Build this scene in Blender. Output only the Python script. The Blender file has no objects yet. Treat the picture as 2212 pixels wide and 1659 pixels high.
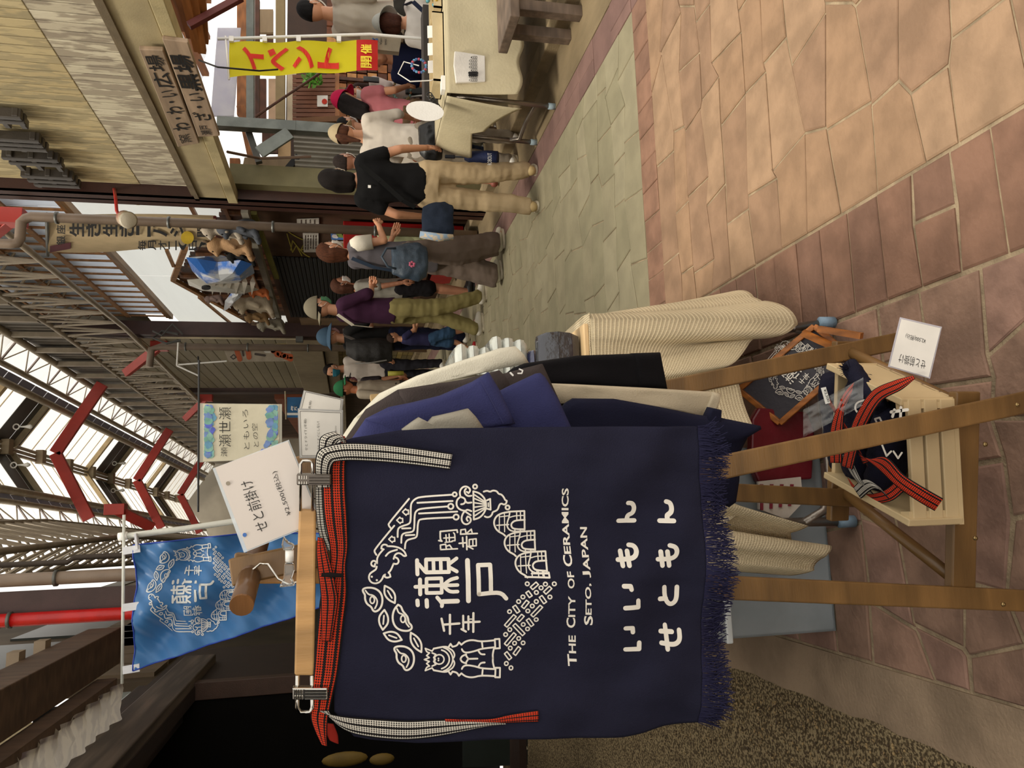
import bpy, bmesh, math, random
from mathutils import Vector as V, Matrix, noise
random.seed(7)
sc = bpy.context.scene
COL = sc.collection
R_ = math.radians
# ---------------- camera (phone held on its side: world up is picture left) ----------------
F = 1650.0; CH = 1.38
TH = R_(12.0); PS = R_(9.1)
FW = V((math.sin(PS)*math.cos(TH), math.cos(PS)*math.cos(TH), -math.sin(TH)))
RT = V((math.cos(PS), -math.sin(PS), 0)); UP = RT.cross(FW)
C0 = V((0, 0, CH))
cam = bpy.data.cameras.new('camera'); cam.sensor_fit = 'HORIZONTAL'; cam.sensor_width = 36
cam.lens = F/2212*36; cam.clip_start = .05; cam.clip_end = 300
co = bpy.data.objects.new('camera', cam); COL.objects.link(co)
mx = Matrix((-UP, RT, -FW)).transposed().to_4x4()   # camera x = world down, camera y = world right
mx.translation = C0; co.matrix_world = mx
sc.camera = co
# ---------------- world, sun, exposure ----------------
w = bpy.data.worlds.new('World'); sc.world = w; w.use_nodes = True
bg = w.node_tree.nodes['Background']; bg.inputs[0].default_value = (1.0, .955, .88, 1); bg.inputs[1].default_value = 1.25
sun = bpy.data.lights.new('sun', 'SUN'); sun.energy = 2.2; sun.angle = R_(12); sun.color = (1, .93, .80)
so = bpy.data.objects.new('sun', sun); COL.objects.link(so)
so.rotation_euler = V((.42, .22, -1)).to_track_quat('-Z', 'Y').to_euler()
sc.view_settings.view_transform = 'Standard'; sc.view_settings.look = 'None'
sc.view_settings.gamma = 1; sc.view_settings.use_curve_mapping = False
sc.view_settings.exposure = 0.15
# ---------------- placing helpers ----------------
def ray(x, y):
    return FW + RT*((1659-y-829.5)/F) - UP*((x-1106)/F)
def G(x, y, z=0.0): d = ray(x, y); return C0 + d*((z-CH)/d.z)
def PX(x, y, X): d = ray(x, y); return C0 + d*(X/d.x)
def PY(x, y, Y): d = ray(x, y); return C0 + d*(Y/d.y)
class Plane:
    def __init__(s, p, n, disp=None): s.p = V(p); s.n = V(n).normalized(); s.disp = disp
    def __call__(s, x, y, off=0.0):   # off: towards the viewer side (-n)
        d = ray(x, y); t = ((s.p-C0).dot(s.n))/d.dot(s.n); q = C0 + d*t
        if s.disp: q = q - s.n*s.disp(x, y)
        return q - s.n*off
# ---------------- mesh helpers ----------------
class MB:
    def __init__(s): s.v = []; s.f = []; s.uv = None; s.mi = None; s.sm = False
    def add(s, vs, fs):
        o = len(s.v); s.v += [V(p) for p in vs]; s.f += [tuple(i+o for i in f) for f in fs]; return s
    def hexa(s, b, t):   # b,t: 4 pts each
        return s.add(list(b)+list(t), [(3,2,1,0),(4,5,6,7),(0,1,5,4),(1,2,6,5),(2,3,7,6),(3,0,4,7)])
    def box(s, a, b):
        x0,y0,z0 = a; x1,y1,z1 = b
        return s.hexa([(x0,y0,z0),(x1,y0,z0),(x1,y1,z0),(x0,y1,z0)],[(x0,y0,z1),(x1,y0,z1),(x1,y1,z1),(x0,y1,z1)])
    def obox(s, c, ax, ay, az):   # centre and half vectors
        c = V(c); ax = V(ax); ay = V(ay); az = V(az)
        return s.hexa([c-ax-ay-az, c+ax-ay-az, c+ax+ay-az, c-ax+ay-az],[c-ax-ay+az, c+ax-ay+az, c+ax+ay+az, c-ax+ay+az])
    def beam(s, p, q, w, h, up=(0,0,1)):
        p = V(p); q = V(q); d = (q-p).normalized(); u = V(up)
        sd = d.cross(u)
        if sd.length < 1e-4: sd = d.cross(V((1,0,0)))
        sd.normalize(); u = sd.cross(d)
        return s.obox((p+q)/2, (q-p)/2, sd*w/2, u*h/2)
    def tube(s, pts, r, n=8, cap=True):
        pts = [V(p) for p in pts]; m = len(pts); rr = r if isinstance(r, (list, tuple)) else [r]*m
        d0 = (pts[1]-pts[0]).normalized(); a = d0.orthogonal().normalized(); o = len(s.v)
        for i, p in enumerate(pts):
            d = (pts[min(i+1, m-1)]-pts[max(i-1, 0)]).normalized()
            a = (a - d*a.dot(d)).normalized(); b = d.cross(a)
            for k in range(n):
                t = 2*math.pi*k/n; s.v.append(p+(a*math.cos(t)+b*math.sin(t))*rr[i])
        for i in range(m-1):
            for k in range(n):
                s.f.append((o+i*n+k, o+i*n+(k+1)%n, o+(i+1)*n+(k+1)%n, o+(i+1)*n+k))
        if cap: s.f.append(tuple(o+k for k in range(n))[::-1]); s.f.append(tuple(o+(m-1)*n+k for k in range(n)))
        return s
    def prism(s, poly, off):   # poly list of 3d, extruded by off vector
        n = len(poly); off = V(off)
        return s.add(list(poly)+[V(p)+off for p in poly], [tuple(range(n))[::-1], tuple(range(n, 2*n))]+[(i,(i+1)%n,n+(i+1)%n,n+i) for i in range(n)])
    def ell(s, c, r, n=10, m=7, ax=None):
        c = V(c); o = len(s.v); A = ax or (V((1,0,0)), V((0,1,0)), V((0,0,1)))
        for i in range(m+1):
            ph = math.pi*i/m
            for k in range(n):
                t = 2*math.pi*k/n
                s.v.append(c+A[0]*r[0]*math.sin(ph)*math.cos(t)+A[1]*r[1]*math.sin(ph)*math.sin(t)+A[2]*r[2]*math.cos(ph))
        for i in range(m):
            for k in range(n): s.f.append((o+i*n+k, o+(i+1)*n+k, o+(i+1)*n+(k+1)%n, o+i*n+(k+1)%n))
        return s
    def grid(s, fn, nu, nv):
        o = len(s.v)
        for j in range(nv+1):
            for i in range(nu+1): s.v.append(V(fn(i/nu, j/nv)))
        for j in range(nv):
            for i in range(nu):
                a = o+j*(nu+1)+i; s.f.append((a, a+1, a+nu+2, a+nu+1))
        return s
    def stroke(s, pts, wd, P, off=.0009, closed=False):   # flat brush line in picture px on plane P
        pts = [V((a, b)) for a, b in pts]
        for _ in range(2):
            np_ = []; n_ = len(pts)
            for i, p in enumerate(pts):
                if not closed and i in (0, n_-1): np_.append(p); continue
                a, b = pts[i-1], pts[(i+1) % n_]; d1, d2 = p-a, b-p
                if min(d1.length, d2.length) < 1e-6 or d1.angle(d2) > 1.22: np_.append(p); continue
                np_ += [p.lerp(a, .25), p.lerp(b, .25)]
            pts = np_
        if closed: pts.append(pts[0])
        q = []
        for a, b in zip(pts, pts[1:]):
            n = max(1, int((b-a).length/14))
            for i in range(n): q.append(a.lerp(b, i/n))
        q.append(pts[-1]); h = wd/2
        for a, b in zip(q, q[1:]):
            d = b-a
            if d.length < 1e-6: continue
            d.normalize(); n = V((-d.y, d.x))*h
            s.add([P(*(a+n), off), P(*(a-n), off), P(*(b-n), off), P(*(b+n), off)], [(0,1,2,3)])
        seen = set()
        for a in q:
            ky = (round(a.x, 1), round(a.y, 1))
            if ky in seen: continue
            seen.add(ky); k = 10; s.add([P(a.x+h*math.cos(2*math.pi*i/k), a.y+h*math.sin(2*math.pi*i/k), off+.00003) for i in range(k)], [tuple(range(k))])
        return s
def link(name, me, m, parent=None):
    o = bpy.data.objects.new(name, me); COL.objects.link(o)
    if m is not None:
        for q in (m if isinstance(m, (list, tuple)) else [m]): me.materials.append(q)
    if parent is not None: setp(o, parent)
    return o
def setp(o, parent):
    o.parent = parent
    o.matrix_parent_inverse = Matrix.Translation(-wloc(parent))
def wloc(o):
    p = V(o.location)
    q = o.parent
    return p if q is None else p   # children sit at world origin, roots carry the location
def ob(name, mb, m, parent=None, smooth=False, bev=0, solid=0, sub=0):
    me = bpy.data.meshes.new(name); me.from_pydata([tuple(p) for p in mb.v], [], mb.f)
    if mb.uv:
        l = me.uv_layers.new(name='UVMap')
        for i, lp in enumerate(me.loops): l.data[i].uv = mb.uv[lp.vertex_index]
    me.validate(); me.update()
    if smooth:
        for p in me.polygons: p.use_smooth = True
    o = link(name, me, m, parent)
    if solid: md = o.modifiers.new('s', 'SOLIDIFY'); md.thickness = solid; md.offset = 0
    if sub: md = o.modifiers.new('u', 'SUBSURF'); md.levels = md.render_levels = sub
    if bev: md = o.modifiers.new('b', 'BEVEL'); md.width = bev; md.segments = 2; md.limit_method = 'ANGLE'
    return o
def tag(o, label, cat, group=None):
    o['label'] = label; o['category'] = cat
    if group: o['group'] = group
    return o
def thing(name, label, cat, loc=(0,0,0), group=None):
    o = bpy.data.objects.new(name, None); COL.objects.link(o); o.location = loc; o.empty_display_size = .1
    return tag(o, label, cat, group)
def S(name, mb, m, parent=None, **k):
    o = ob(name, mb, m, parent, **k)
    if parent is None: o['kind'] = 'structure'
    return o
def stuff(o): o['kind'] = 'stuff'; return o
def sroot(name, loc=(0,0,0)):
    o = bpy.data.objects.new(name, None); COL.objects.link(o); o.location = loc; o['kind'] = 'structure'; return o
# ---------------- materials ----------------
def hx(s):
    s = s.lstrip('#'); c = [int(s[i:i+2], 16)/255 for i in (0, 2, 4)]
    return tuple(x/12.92 if x <= .04045 else ((x+.055)/1.055)**2.4 for x in c)
MC = {}
def mat(col, rough=.7, metal=0, var=.12, sc_=6, bump=.15, bs=90, trans=0, stretch=(1,1,1), emit=0, alpha=1, sheen=0, coat=0, col2=None, wave=None, transl=0, uvweave=None):
    key = repr((col, rough, metal, var, sc_, bump, bs, trans, stretch, emit, alpha, sheen, coat, col2, wave, transl, uvweave))
    if key in MC: return MC[key]
    c = hx(col); m = bpy.data.materials.new('m_'+col.strip('#')); m.use_nodes = True; nt = m.node_tree; N = nt.nodes; L = nt.links
    b = N['Principled BSDF']; b.inputs['Roughness'].default_value = rough; b.inputs['Metallic'].default_value = metal
    if rough >= .74 and not metal: b.inputs['Specular IOR Level'].default_value = .2
    if alpha < 1: b.inputs['Alpha'].default_value = alpha
    if trans: b.inputs['Transmission Weight'].default_value = trans
    if coat: b.inputs['Coat Weight'].default_value = coat
    if sheen: b.inputs['Sheen Weight'].default_value = sheen
    if emit: b.inputs['Emission Color'].default_value = (*c, 1); b.inputs['Emission Strength'].default_value = emit
    tc = N.new('ShaderNodeTexCoord'); mp = N.new('ShaderNodeMapping'); L.new(tc.outputs['Object'], mp.inputs[0]); mp.inputs['Scale'].default_value = stretch
    nz = N.new('ShaderNodeTexNoise'); L.new(mp.outputs[0], nz.inputs[0]); nz.inputs['Scale'].default_value = sc_; nz.inputs['Detail'].default_value = 6
    mixn = N.new('ShaderNodeMix'); mixn.data_type = 'RGBA'
    A = tuple(x*(1-var) for x in c) if col2 is None else hx(col2); B = tuple(min(1, x*(1+var)) for x in c)
    mixn.inputs[6].default_value = (*A, 1); mixn.inputs[7].default_value = (*B, 1)
    rp = N.new('ShaderNodeMapRange'); rp.inputs[1].default_value = .38 if col2 is None else .47; rp.inputs[2].default_value = .62 if col2 is None else .55
    L.new(nz.outputs[0], rp.inputs[0]); L.new(rp.outputs[0], mixn.inputs[0]); out = mixn.outputs[2]
    if wave:   # wood grain: (scale, distortion, darkness)
        wv = N.new('ShaderNodeTexWave'); L.new(mp.outputs[0], wv.inputs[0]); wv.inputs['Scale'].default_value = wave[0]; wv.inputs['Distortion'].default_value = wave[1]; wv.inputs['Detail'].default_value = 3
        m2 = N.new('ShaderNodeMix'); m2.data_type = 'RGBA'; m2.blend_type = 'MULTIPLY'; m2.inputs[0].default_value = 1
        mr = N.new('ShaderNodeMapRange'); mr.inputs[3].default_value = 1-wave[2]; L.new(wv.outputs[1], mr.inputs[0])
        L.new(out, m2.inputs[6]); L.new(mr.outputs[0], m2.inputs[7]); out = m2.outputs[2]
    if uvweave:   # woven obi band: light knots on black, black selvedge; (colour, freq)
        uv = N.new('ShaderNodeUVMap'); sp = N.new('ShaderNodeSeparateXYZ'); L.new(uv.outputs[0], sp.inputs[0])
        def mth(op, a, bb=None):
            n = N.new('ShaderNodeMath'); n.operation = op
            for i, q in enumerate((a, bb)):
                if q is None: continue
                if isinstance(q, (int, float)): n.inputs[i].default_value = q
                else: L.new(q, n.inputs[i])
            return n.outputs[0]
        f1 = uvweave
        s1 = mth('SINE', mth('MULTIPLY', mth('ADD', sp.outputs[0], sp.outputs[1]), f1)); s2 = mth('SINE', mth('MULTIPLY', mth('SUBTRACT', sp.outputs[0], sp.outputs[1]), f1))
        knots = mth('GREATER_THAN', mth('MULTIPLY', s1, s2), -.12)
        rib = mth('GREATER_THAN', mth('SINE', mth('MULTIPLY', sp.outputs[1], 420.)), -.75)
        edge = mth('LESS_THAN', mth('ABSOLUTE', sp.outputs[1]), .0165)
        fac = mth('MULTIPLY', mth('MULTIPLY', knots, rib), edge)
        m3 = N.new('ShaderNodeMix'); m3.data_type = 'RGBA'; m3.inputs[6].default_value = (.012, .010, .010, 1); L.new(fac, m3.inputs[0]); L.new(out, m3.inputs[7]); out = m3.outputs[2]
    L.new(out, b.inputs['Base Color'])
    if bump:
        n2 = N.new('ShaderNodeTexNoise'); L.new(mp.outputs[0], n2.inputs[0]); n2.inputs['Scale'].default_value = bs; n2.inputs['Detail'].default_value = 4
        bp = N.new('ShaderNodeBump'); bp.inputs['Strength'].default_value = bump; bp.inputs['Distance'].default_value = .01
        L.new(n2.outputs[0], bp.inputs['Height']); L.new(bp.outputs[0], b.inputs['Normal'])
    if transl:
        tr = N.new('ShaderNodeBsdfTranslucent'); tr.inputs[0].default_value = (*c, 1); mx_ = N.new('ShaderNodeMixShader'); mx_.inputs[0].default_value = transl
        L.new(b.outputs[0], mx_.inputs[1]); L.new(tr.outputs[0], mx_.inputs[2]); L.new(mx_.outputs[0], N['Material Output'].inputs[0])
    MC[key] = m; return m
def wood(col, s=1.0, ax=(1,1,12), dark=.35, rough=.5): return mat(col, rough, var=.18, sc_=3*s, stretch=ax, bump=.08, bs=40, wave=(2.2*s, 6, dark))
SKY = mat('#ffffff', .4, var=.02, bump=0, transl=.75)
BLACK = mat('#0c0b0b', .5, bump=.05); WHITE = mat('#f2efe8', .6, var=.03)
INK = mat('#14110f', .7, var=0, bump=0); PRINT = mat('#f0e9dc', .75, var=.04, bump=.05)
STEEL = mat('#b9b6ae', .28, .9, var=.05, bump=.02); DSTEEL = mat('#6f706c', .45, .5)
REDP = mat('#b8302a', .45, var=.1); PIPE = mat('#8a7868', .5, var=.08)
BROWN = mat('#3a2018', .5, var=.12); TAUPE = mat('#6b5647', .6)
CREAM = mat('#b5a688', .6, var=.1, bump=.08)
TMP = bpy.data.scenes.new('scratch')
def evalmesh(o):
    TMP.collection.objects.link(o); vl = TMP.view_layers[0]; vl.update(); dg = vl.depsgraph
    me = bpy.data.meshes.new_from_object(o.evaluated_get(dg)); bpy.data.objects.remove(o); return me
# ---------------- text ----------------
def text(s, m, parent, o, r, u, name='lettering', off=None, ext=.0006, stretch=True, mapf=None):
    """fit the text box to o + r (full width) + u (full height), 3D vectors; mapf maps (a,b) in 0..1 to 3D instead"""
    cu = bpy.data.curves.new('t', 'FONT'); cu.body = s; cu.resolution_u = 3
    if off: cu.offset = off
    t = bpy.data.objects.new('t', cu); me = evalmesh(t)
    xs = [v.co.x for v in me.vertices]; ys = [v.co.y for v in me.vertices]
    if not xs: return None
    x0, x1, y0, y1 = min(xs), max(xs), min(ys), max(ys)
    if mapf is None:
        o = V(o); r = V(r); u = V(u)
        mapf = lambda a, b: o + r*a + u*b
    for v in me.vertices: v.co = mapf((v.co.x-x0)/max(x1-x0, 1e-6), (v.co.y-y0)/max(y1-y0, 1e-6))
    me.name = name; me.update()
    for p in me.polygons: p.use_smooth = False
    return link(name, me, m, parent)
def vtext(s, m, parent, P, x0, y0, x1, y1, **k):
    pass
def ptext(s, m, parent, P, a, b, c, off=.001, **k):
    """a: px of lower-left corner of text, b: px lower-right, c: px upper-left"""
    a = V(a); b = V(b); c = V(c)
    return text(s, m, parent, None, None, None, mapf=lambda p, q: P(*(a+(b-a)*p+(c-a)*q), off), **k)
# ---------------- blobs and people ----------------
def hull(bm, pts):
    vs = [bm.verts.new(p) for p in pts]
    r = bmesh.ops.convex_hull(bm, input=vs)
    bmesh.ops.delete(bm, geom=[g for g in r['geom_interior'] if isinstance(g, bmesh.types.BMVert)], context='VERTS')
_s = []
def sph(n=10, m=6):
    if not _s:
        for i in range(m+1):
            for k in range(n if 0 < i < m else 1):
                ph = math.pi*i/m; t = 2*math.pi*k/n; _s.append(V((math.sin(ph)*math.cos(t), math.sin(ph)*math.sin(t), math.cos(ph))))
    return _s
def cap(bm, p, q, r0, r1): hull(bm, [V(p)+d*r0 for d in sph()]+[V(q)+d*r1 for d in sph()])
def loft(bm, st, n=16):   # st: (cx,cy,z,rx,ry)
    rings = []
    for cx, cy, z, rx, ry in st:
        rings.append([bm.verts.new((cx+rx*math.cos(2*math.pi*k/n), cy+ry*math.sin(2*math.pi*k/n), z)) for k in range(n)])
    for a, b in zip(rings, rings[1:]):
        for k in range(n): bm.faces.new((a[k], a[(k+1)%n], b[(k+1)%n], b[k]))
    bm.faces.new(rings[0][::-1]); bm.faces.new(rings[-1])
def blob(fn, voxel=.012, smooth=4, fold=0, fs=9, fz=1.0):
    bm = bmesh.new(); fn(bm); bmesh.ops.recalc_face_normals(bm, faces=bm.faces)
    me = bpy.data.meshes.new('b'); bm.to_mesh(me); bm.free()
    o = bpy.data.objects.new('b', me)
    md = o.modifiers.new('r', 'REMESH'); md.mode = 'VOXEL'; md.voxel_size = voxel
    if smooth: ms = o.modifiers.new('s', 'SMOOTH'); ms.iterations = smooth; ms.factor = .5
    r = evalmesh(o); bpy.data.meshes.remove(me)
    if fold:
        sd = random.random()*50
        nr = [v.normal.copy() for v in r.vertices]
        for v, nn in zip(r.vertices, nr):
            p = v.co; a = noise.noise(V((p.x*fs+sd, p.y*fs, p.z*fs*fz))) + .5*noise.noise(V((p.x*fs*2.3, p.y*fs*2.3+sd, p.z*fs*2.3*fz)))
            v.co = p + nn*(a*fold)
    for p in r.polygons: p.use_smooth = True
    return r
def headp(d, k=1.0):
    """point of the head surface for a unit direction; x side, y front, z up"""
    x, y, z = d
    rx, ry, rz = .074, .093, .114
    if z < 0:
        rx *= 1-.28*z*z*(1 if y > -.2 else .5); ry *= 1-.10*z*z
    p = V((x*rx, y*ry + (.012*max(0, y) if z < -.4 else 0), z*rz))
    if k == 1.0:
        p.y += .022*math.exp(-((x/.16)**2+((z+.16)/.17)**2))*(y > 0)          # nose
        p.y -= .008*math.exp(-(((abs(x)-.36)/.18)**2+((z-.06)/.14)**2))*(y > 0)   # eye sockets
        p.y += .006*math.exp(-((x/.3)**2+((z+.52)/.08)**2))*(y > 0)           # lips
        p.y += .008*math.exp(-((x/.3)**2+((z+.86)/.12)**2))*(y > 0)           # chin
    else: p = p*k
    return p
def sphere_grid(n=28, m=20):
    vs = []; fs = []
    for i in range(m+1):
        ph = math.pi*i/m
        for k in range(n): t = 2*math.pi*k/n; vs.append(V((math.sin(ph)*math.cos(t), math.sin(ph)*math.sin(t), math.cos(ph))))
    for i in range(m):
        for k in range(n): fs.append((i*n+k, (i+1)*n+k, (i+1)*n+(k+1)%n, i*n+(k+1)%n))
    return vs, fs
SGV, SGF = sphere_grid()
def mesh_mb(me):
    mb = MB(); mb.v = [v.co.copy() for v in me.vertices]; mb.f = [tuple(p.vertices) for p in me.polygons]; return mb
def hullmb(mb, prims):
    bm = bmesh.new()
    for p in prims: cap(bm, *p)
    bmesh.ops.recalc_face_normals(bm, faces=bm.faces); bm.verts.index_update()
    mb.add([v.co.copy() for v in bm.verts], [tuple(v.index for v in f.verts) for f in bm.faces]); bm.free()
PEOPLE = []
def person(label, X, Y, H, phi, shirt='#888888', pants='#555555', hair=('short', '#1a1412'), hat=None, mask=None, la=None, ra=None, sleeve=.45,
           leg='pants', legw=1.0, shoes='#e8e4da', lean=0.0, headyaw=0, headtilt=0, skin='#c68e6c', hem=.86, group=None, fem=0, lknee=None, rknee=None, lfoot=None, rfoot=None, sit=0, z0=0, bare=None, extra=None):
    """phi: facing, degrees from +Y towards +X. Local: x right-hand side, y front, z up, 1.7 m tall"""
    s = H/1.7; a = R_(phi); side = V((math.cos(a), -math.sin(a), 0)); fr = V((math.sin(a), math.cos(a), 0))
    root = thing('person', label, 'person', (X, Y, z0), group)
    LN = lambda z: lean*max(0, z-.95)
    def W(p):
        p = V(p); return V((X, Y, z0)) + (side*p.x + fr*p.y + V((0, 0, p.z)))*s
    def put(name, mb, m, smooth=True, solid=0, par=None):
        mb.v = [W(p) for p in mb.v]; return ob(name, mb, m, par or root, smooth=smooth, solid=solid)
    SK = mat(skin, .5, var=.05, bump=.03)
    sh = {1: V((.165-.015*fem, LN(1.38), 1.375)), -1: V((-.165+.015*fem, LN(1.38), 1.375))}
    arms = {1: ra or ((.215, .0, 1.11), (.225, .05, .87)), -1: la or ((-.215, .0, 1.11), (-.225, .05, .87))}
    arms = {k: (V(v[0]), V(v[1])) for k, v in arms.items()}
    if sit:
        kn = {1: V((.12, .42, .47)), -1: V((-.12, .42, .47))}; ft = {1: V((.13, .40, .09)), -1: V((-.13, .40, .09))}; dz = -.42
    else:
        kn = {1: V(rknee or (.10, .02, .48)), -1: V(lknee or (-.10, .02, .48))}; ft = {1: V(rfoot or (.105, -.02, .09)), -1: V(lfoot or (-.105, -.02, .09))}; dz = 0
    D = V((0, 0, dz)); hp = {1: V((.088, 0, .90))+D, -1: V((-.088, 0, .90))+D}
    for k in sh: sh[k] = sh[k]+D; arms[k] = (arms[k][0]+D, arms[k][1]+D)
    hc = V((0, .02+LN(1.58), 1.586))+D
    hy = R_(headyaw); ht = R_(headtilt)
    def HP(p):   # head-local to body-local: tilt forward then yaw
        p = V(p); y = p.y*math.cos(ht)+p.z*math.sin(ht); z = -p.y*math.sin(ht)+p.z*math.cos(ht)
        x = p.x*math.cos(hy)+y*math.sin(hy); y2 = -p.x*math.sin(hy)+y*math.cos(hy); return hc+V((x, y2, z))
    def body(bm):
        cap(bm, V((0, LN(1.40)-.01, 1.38))+D, hc+V((0, -.012, -.06)), .058, .052)
        loft(bm, [(0, LN(z), z+dz, rx, ry) for z, rx, ry in ((.84, .12, .09), (.95, .145, .10), (1.08, .125, .085), (1.25, .15, .10), (1.36, .15, .08), (1.42, .07, .055))])
        for k in (1, -1):
            e, wr = arms[k]; cap(bm, sh[k], e, .05, .038); cap(bm, e, wr, .037, .026)
            cap(bm, hp[k], kn[k], .082, .052); cap(bm, kn[k]+V((0, -.012, -.08)), ft[k], .055, .036); cap(bm, kn[k], kn[k]+V((0, -.012, -.08)), .05, .055)
            cap(bm, ft[k]+V((0, -.02, -.03)), ft[k]+V((.015*k, .13, -.05)), .036, .028)
    mb = mesh_mb(blob(body, .0125, 5))
    o0 = len(mb.v); mb.v += [HP(headp(d)) for d in SGV]; mb.f += [tuple(i+o0 for i in f) for f in SGF]
    for k in (1, -1): mb.ell(HP((.076*k, -.005, -.012)), (.010, .018, .030), 8, 6)
    for k in (1, -1):   # hands: palm, four unequal fingers with a bend, thumb from the side of the palm
        e, wr = arms[k]; d = (wr-e).normalized(); inn = V((-k, 0, 0)); inn = (inn-d*inn.dot(d)).normalized(); fw_ = d.cross(inn)*(1 if k < 0 else -1)
        pr = [(wr, wr+d*.05+fw_*.018, .024, .017), (wr, wr+d*.05-fw_*.018, .024, .017), (wr+d*.05+fw_*.02, wr+d*.075+fw_*.02, .016, .012), (wr+d*.05-fw_*.02, wr+d*.075-fw_*.02, .016, .011)]
        for i, ln in enumerate((.062, .072, .067, .052)):
            b0 = wr+d*.075+fw_*(.027-.018*i); b1 = b0+d*ln*.5+inn*.006; b2 = b1+d*ln*.30+inn*ln*.4
            pr += [(b0, b1, .0092, .0085), (b1, b2, .0085, .007)]
        t0 = wr+d*.022+fw_*.024; t1 = t0+d*.03+fw_*.018+inn*.008; pr += [(t0, t1, .012, .0105), (t1, t1+d*.03+inn*.008, .0105, .008)]
        hullmb(mb, pr)
    put('body', mb, SK)
    em = MB()   # eyes
    for k in (1, -1): em.ell(HP((.031*k, .083, .006)), (.011, .007, .006), 8, 6)
    put('eyes', em, mat('#201512', .2, bump=0))
    # --- shirt
    if shirt:
        w_ = 1.0+.04*(1-fem)
        def sf(bm):
            loft(bm, [(0, LN(z)*1.0, z+dz, rx*w_, ry) for z, rx, ry in ((hem, .165+.03*(hem < .8), .125), (.98, .160, .122), (1.10, .148, .115), (1.26, .168, .122), (1.37, .165, .095), (1.425, .09, .07))])
            for k in (1, -1):
                e, wr = arms[k]; cap(bm, sh[k]+V((-.03*k, 0, .005)), sh[k], .062, .064)
                if sleeve <= 1: cap(bm, sh[k], sh[k].lerp(e, min(1, sleeve*1.0)), .064, .062 if sleeve > .1 else .05)
                else: cap(bm, sh[k], e, .062, .052); cap(bm, e, e.lerp(wr, sleeve-1), .052, .042)
        put('shirt', mesh_mb(blob(sf, .012, 3, .007, 8, .8)), mat(shirt, .85, var=.06, bump=.1, bs=200))
    # --- lower body
    if leg:
        def pf(bm):
            loft(bm, [(0, 0, z+dz, rx, ry) for z, rx, ry in ((.80, .155, .115), (.92, .165, .12), (1.0, .150, .112), (1.04, .140, .105))])
            for k in (1, -1):
                m_ = kn[k]+V((0, -.01, 0)); f_ = ft[k]+V((0, .0, .0))
                if leg == 'shorts': cap(bm, hp[k], hp[k].lerp(m_, .85), .098, .092*legw)
                else: cap(bm, hp[k], m_, .098, .074*legw); cap(bm, m_, f_, .074*legw, .062*legw)
        def skf(bm): loft(bm, [(0, 0, z, rx, ry) for z, rx, ry in ((.14, .24*legw, .20), (.5, .20*legw, .17), (.92, .165, .125), (1.04, .145, .11))])
        pm_ = mesh_mb(blob(skf if leg == 'skirt' else pf, .012, 3, .010, 7, 1.6))
        if leg == 'pants':
            for p in pm_.v: p.z = max(p.z, .062+.006*math.sin(p.x*60))
        put('skirt' if leg == 'skirt' else ('shorts' if leg == 'shorts' else 'trousers'), pm_, mat(pants, .9, var=.07, bump=.12, bs=160))
    # --- shoes
    for k in (1, -1):
        q = ft[k]; m_ = MB()
        def shf(bm): cap(bm, q+V((0, -.035, -.035)), q+V((0, .05, -.03)), .043, .046); cap(bm, q+V((0, .05, -.035)), q+V((.01*k, .155, -.05)), .045, .030)
        mm = mesh_mb(blob(shf, .01, 2)); zc = q.z-.078
        for p in mm.v: p.z = max(p.z, zc)
        so_ = put('shoe', mm, mat(shoes, .6, bump=.05))
        st = [(q.x+(.047*math.cos(t) if math.sin(t) < 0 else .044*math.cos(t))+(.008*k if math.sin(t) > 0 else 0), q.y+(.075 if math.sin(t) < 0 else .135)*math.sin(t)+.035, q.z-.09) for t in [2*math.pi*i/20 for i in range(20)]]
        put('sole', MB().prism(st, (0, 0, .018)), mat('#d8cdb4' if shoes != '#15120f' else '#1a1715', .7), smooth=False, par=so_)
    # --- hair
    hm = mat(hair[1], .75, var=.25, sc_=40, stretch=(3, 3, .4), bump=.4, bs=120)
    if hair[0] != 'none':
        low = {'short': -.45, 'crop': -.25, 'bob': -.6, 'long': -.6, 'pony': -.5}[hair[0]]; k_ = 1.10 if hair[0] == 'crop' else 1.17
        def hf(bm):
            hull(bm, [HP(headp(d, k_)) for d in SGV[::2] if (d.y < .12-.3*max(0, -d.z) or d.z > .56) and d.z > low])
            if hair[0] == 'long':
                for q in (.05, -.05): cap(bm, HP((q, -.045, -.02)), HP((q*1.15, -.06, -.25)), .055, .038)
                cap(bm, HP((0, -.06, 0)), HP((0, -.08, -.28)), .062, .045)
            if hair[0] == 'bob':
                for q in (.04, -.04): cap(bm, HP((q, -.03, -.02)), HP((q*1.1, -.03, -.12)), .056, .040)
                cap(bm, HP((0, -.05, 0)), HP((0, -.05, -.13)), .058, .040)
            if hair[0] == 'pony': cap(bm, HP((0, -.105, .02)), HP((0, -.145, -.03)), .026, .036); cap(bm, HP((0, -.145, -.03)), HP((0, -.14, -.20)), .038, .014)
        mb = mesh_mb(blob(hf, .009, 5, .004, 14, .3))
        put('hair', mb, hm)
    # --- mask
    if mask:
        mb = MB(); n, m_ = 12, 8
        mb.grid(lambda u, v: HP(headp(V((math.sin((u-.5)*2.1)*math.cos(-.08-v*.95), math.cos((u-.5)*2.1)*math.cos(-.08-v*.95), math.sin(-.08-v*.95))), 1.10)+V((0, .012*(1-abs(u-.5)*2), 0))), n, m_)
        mo = put('face_mask', mb, mat(mask, .8, bump=.1), solid=.003)
        for k in (1, -1):
            t_ = MB().tube([HP((.075*k, .035, -.02)), HP((.082*k, .0, .012)), HP((.082*k, -.018, -.015)), HP((.080*k, -.005, -.04)), HP((.073*k, .03, -.065))], .0022, 5)
            put('ear_loop', t_, WHITE, par=mo)
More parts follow.
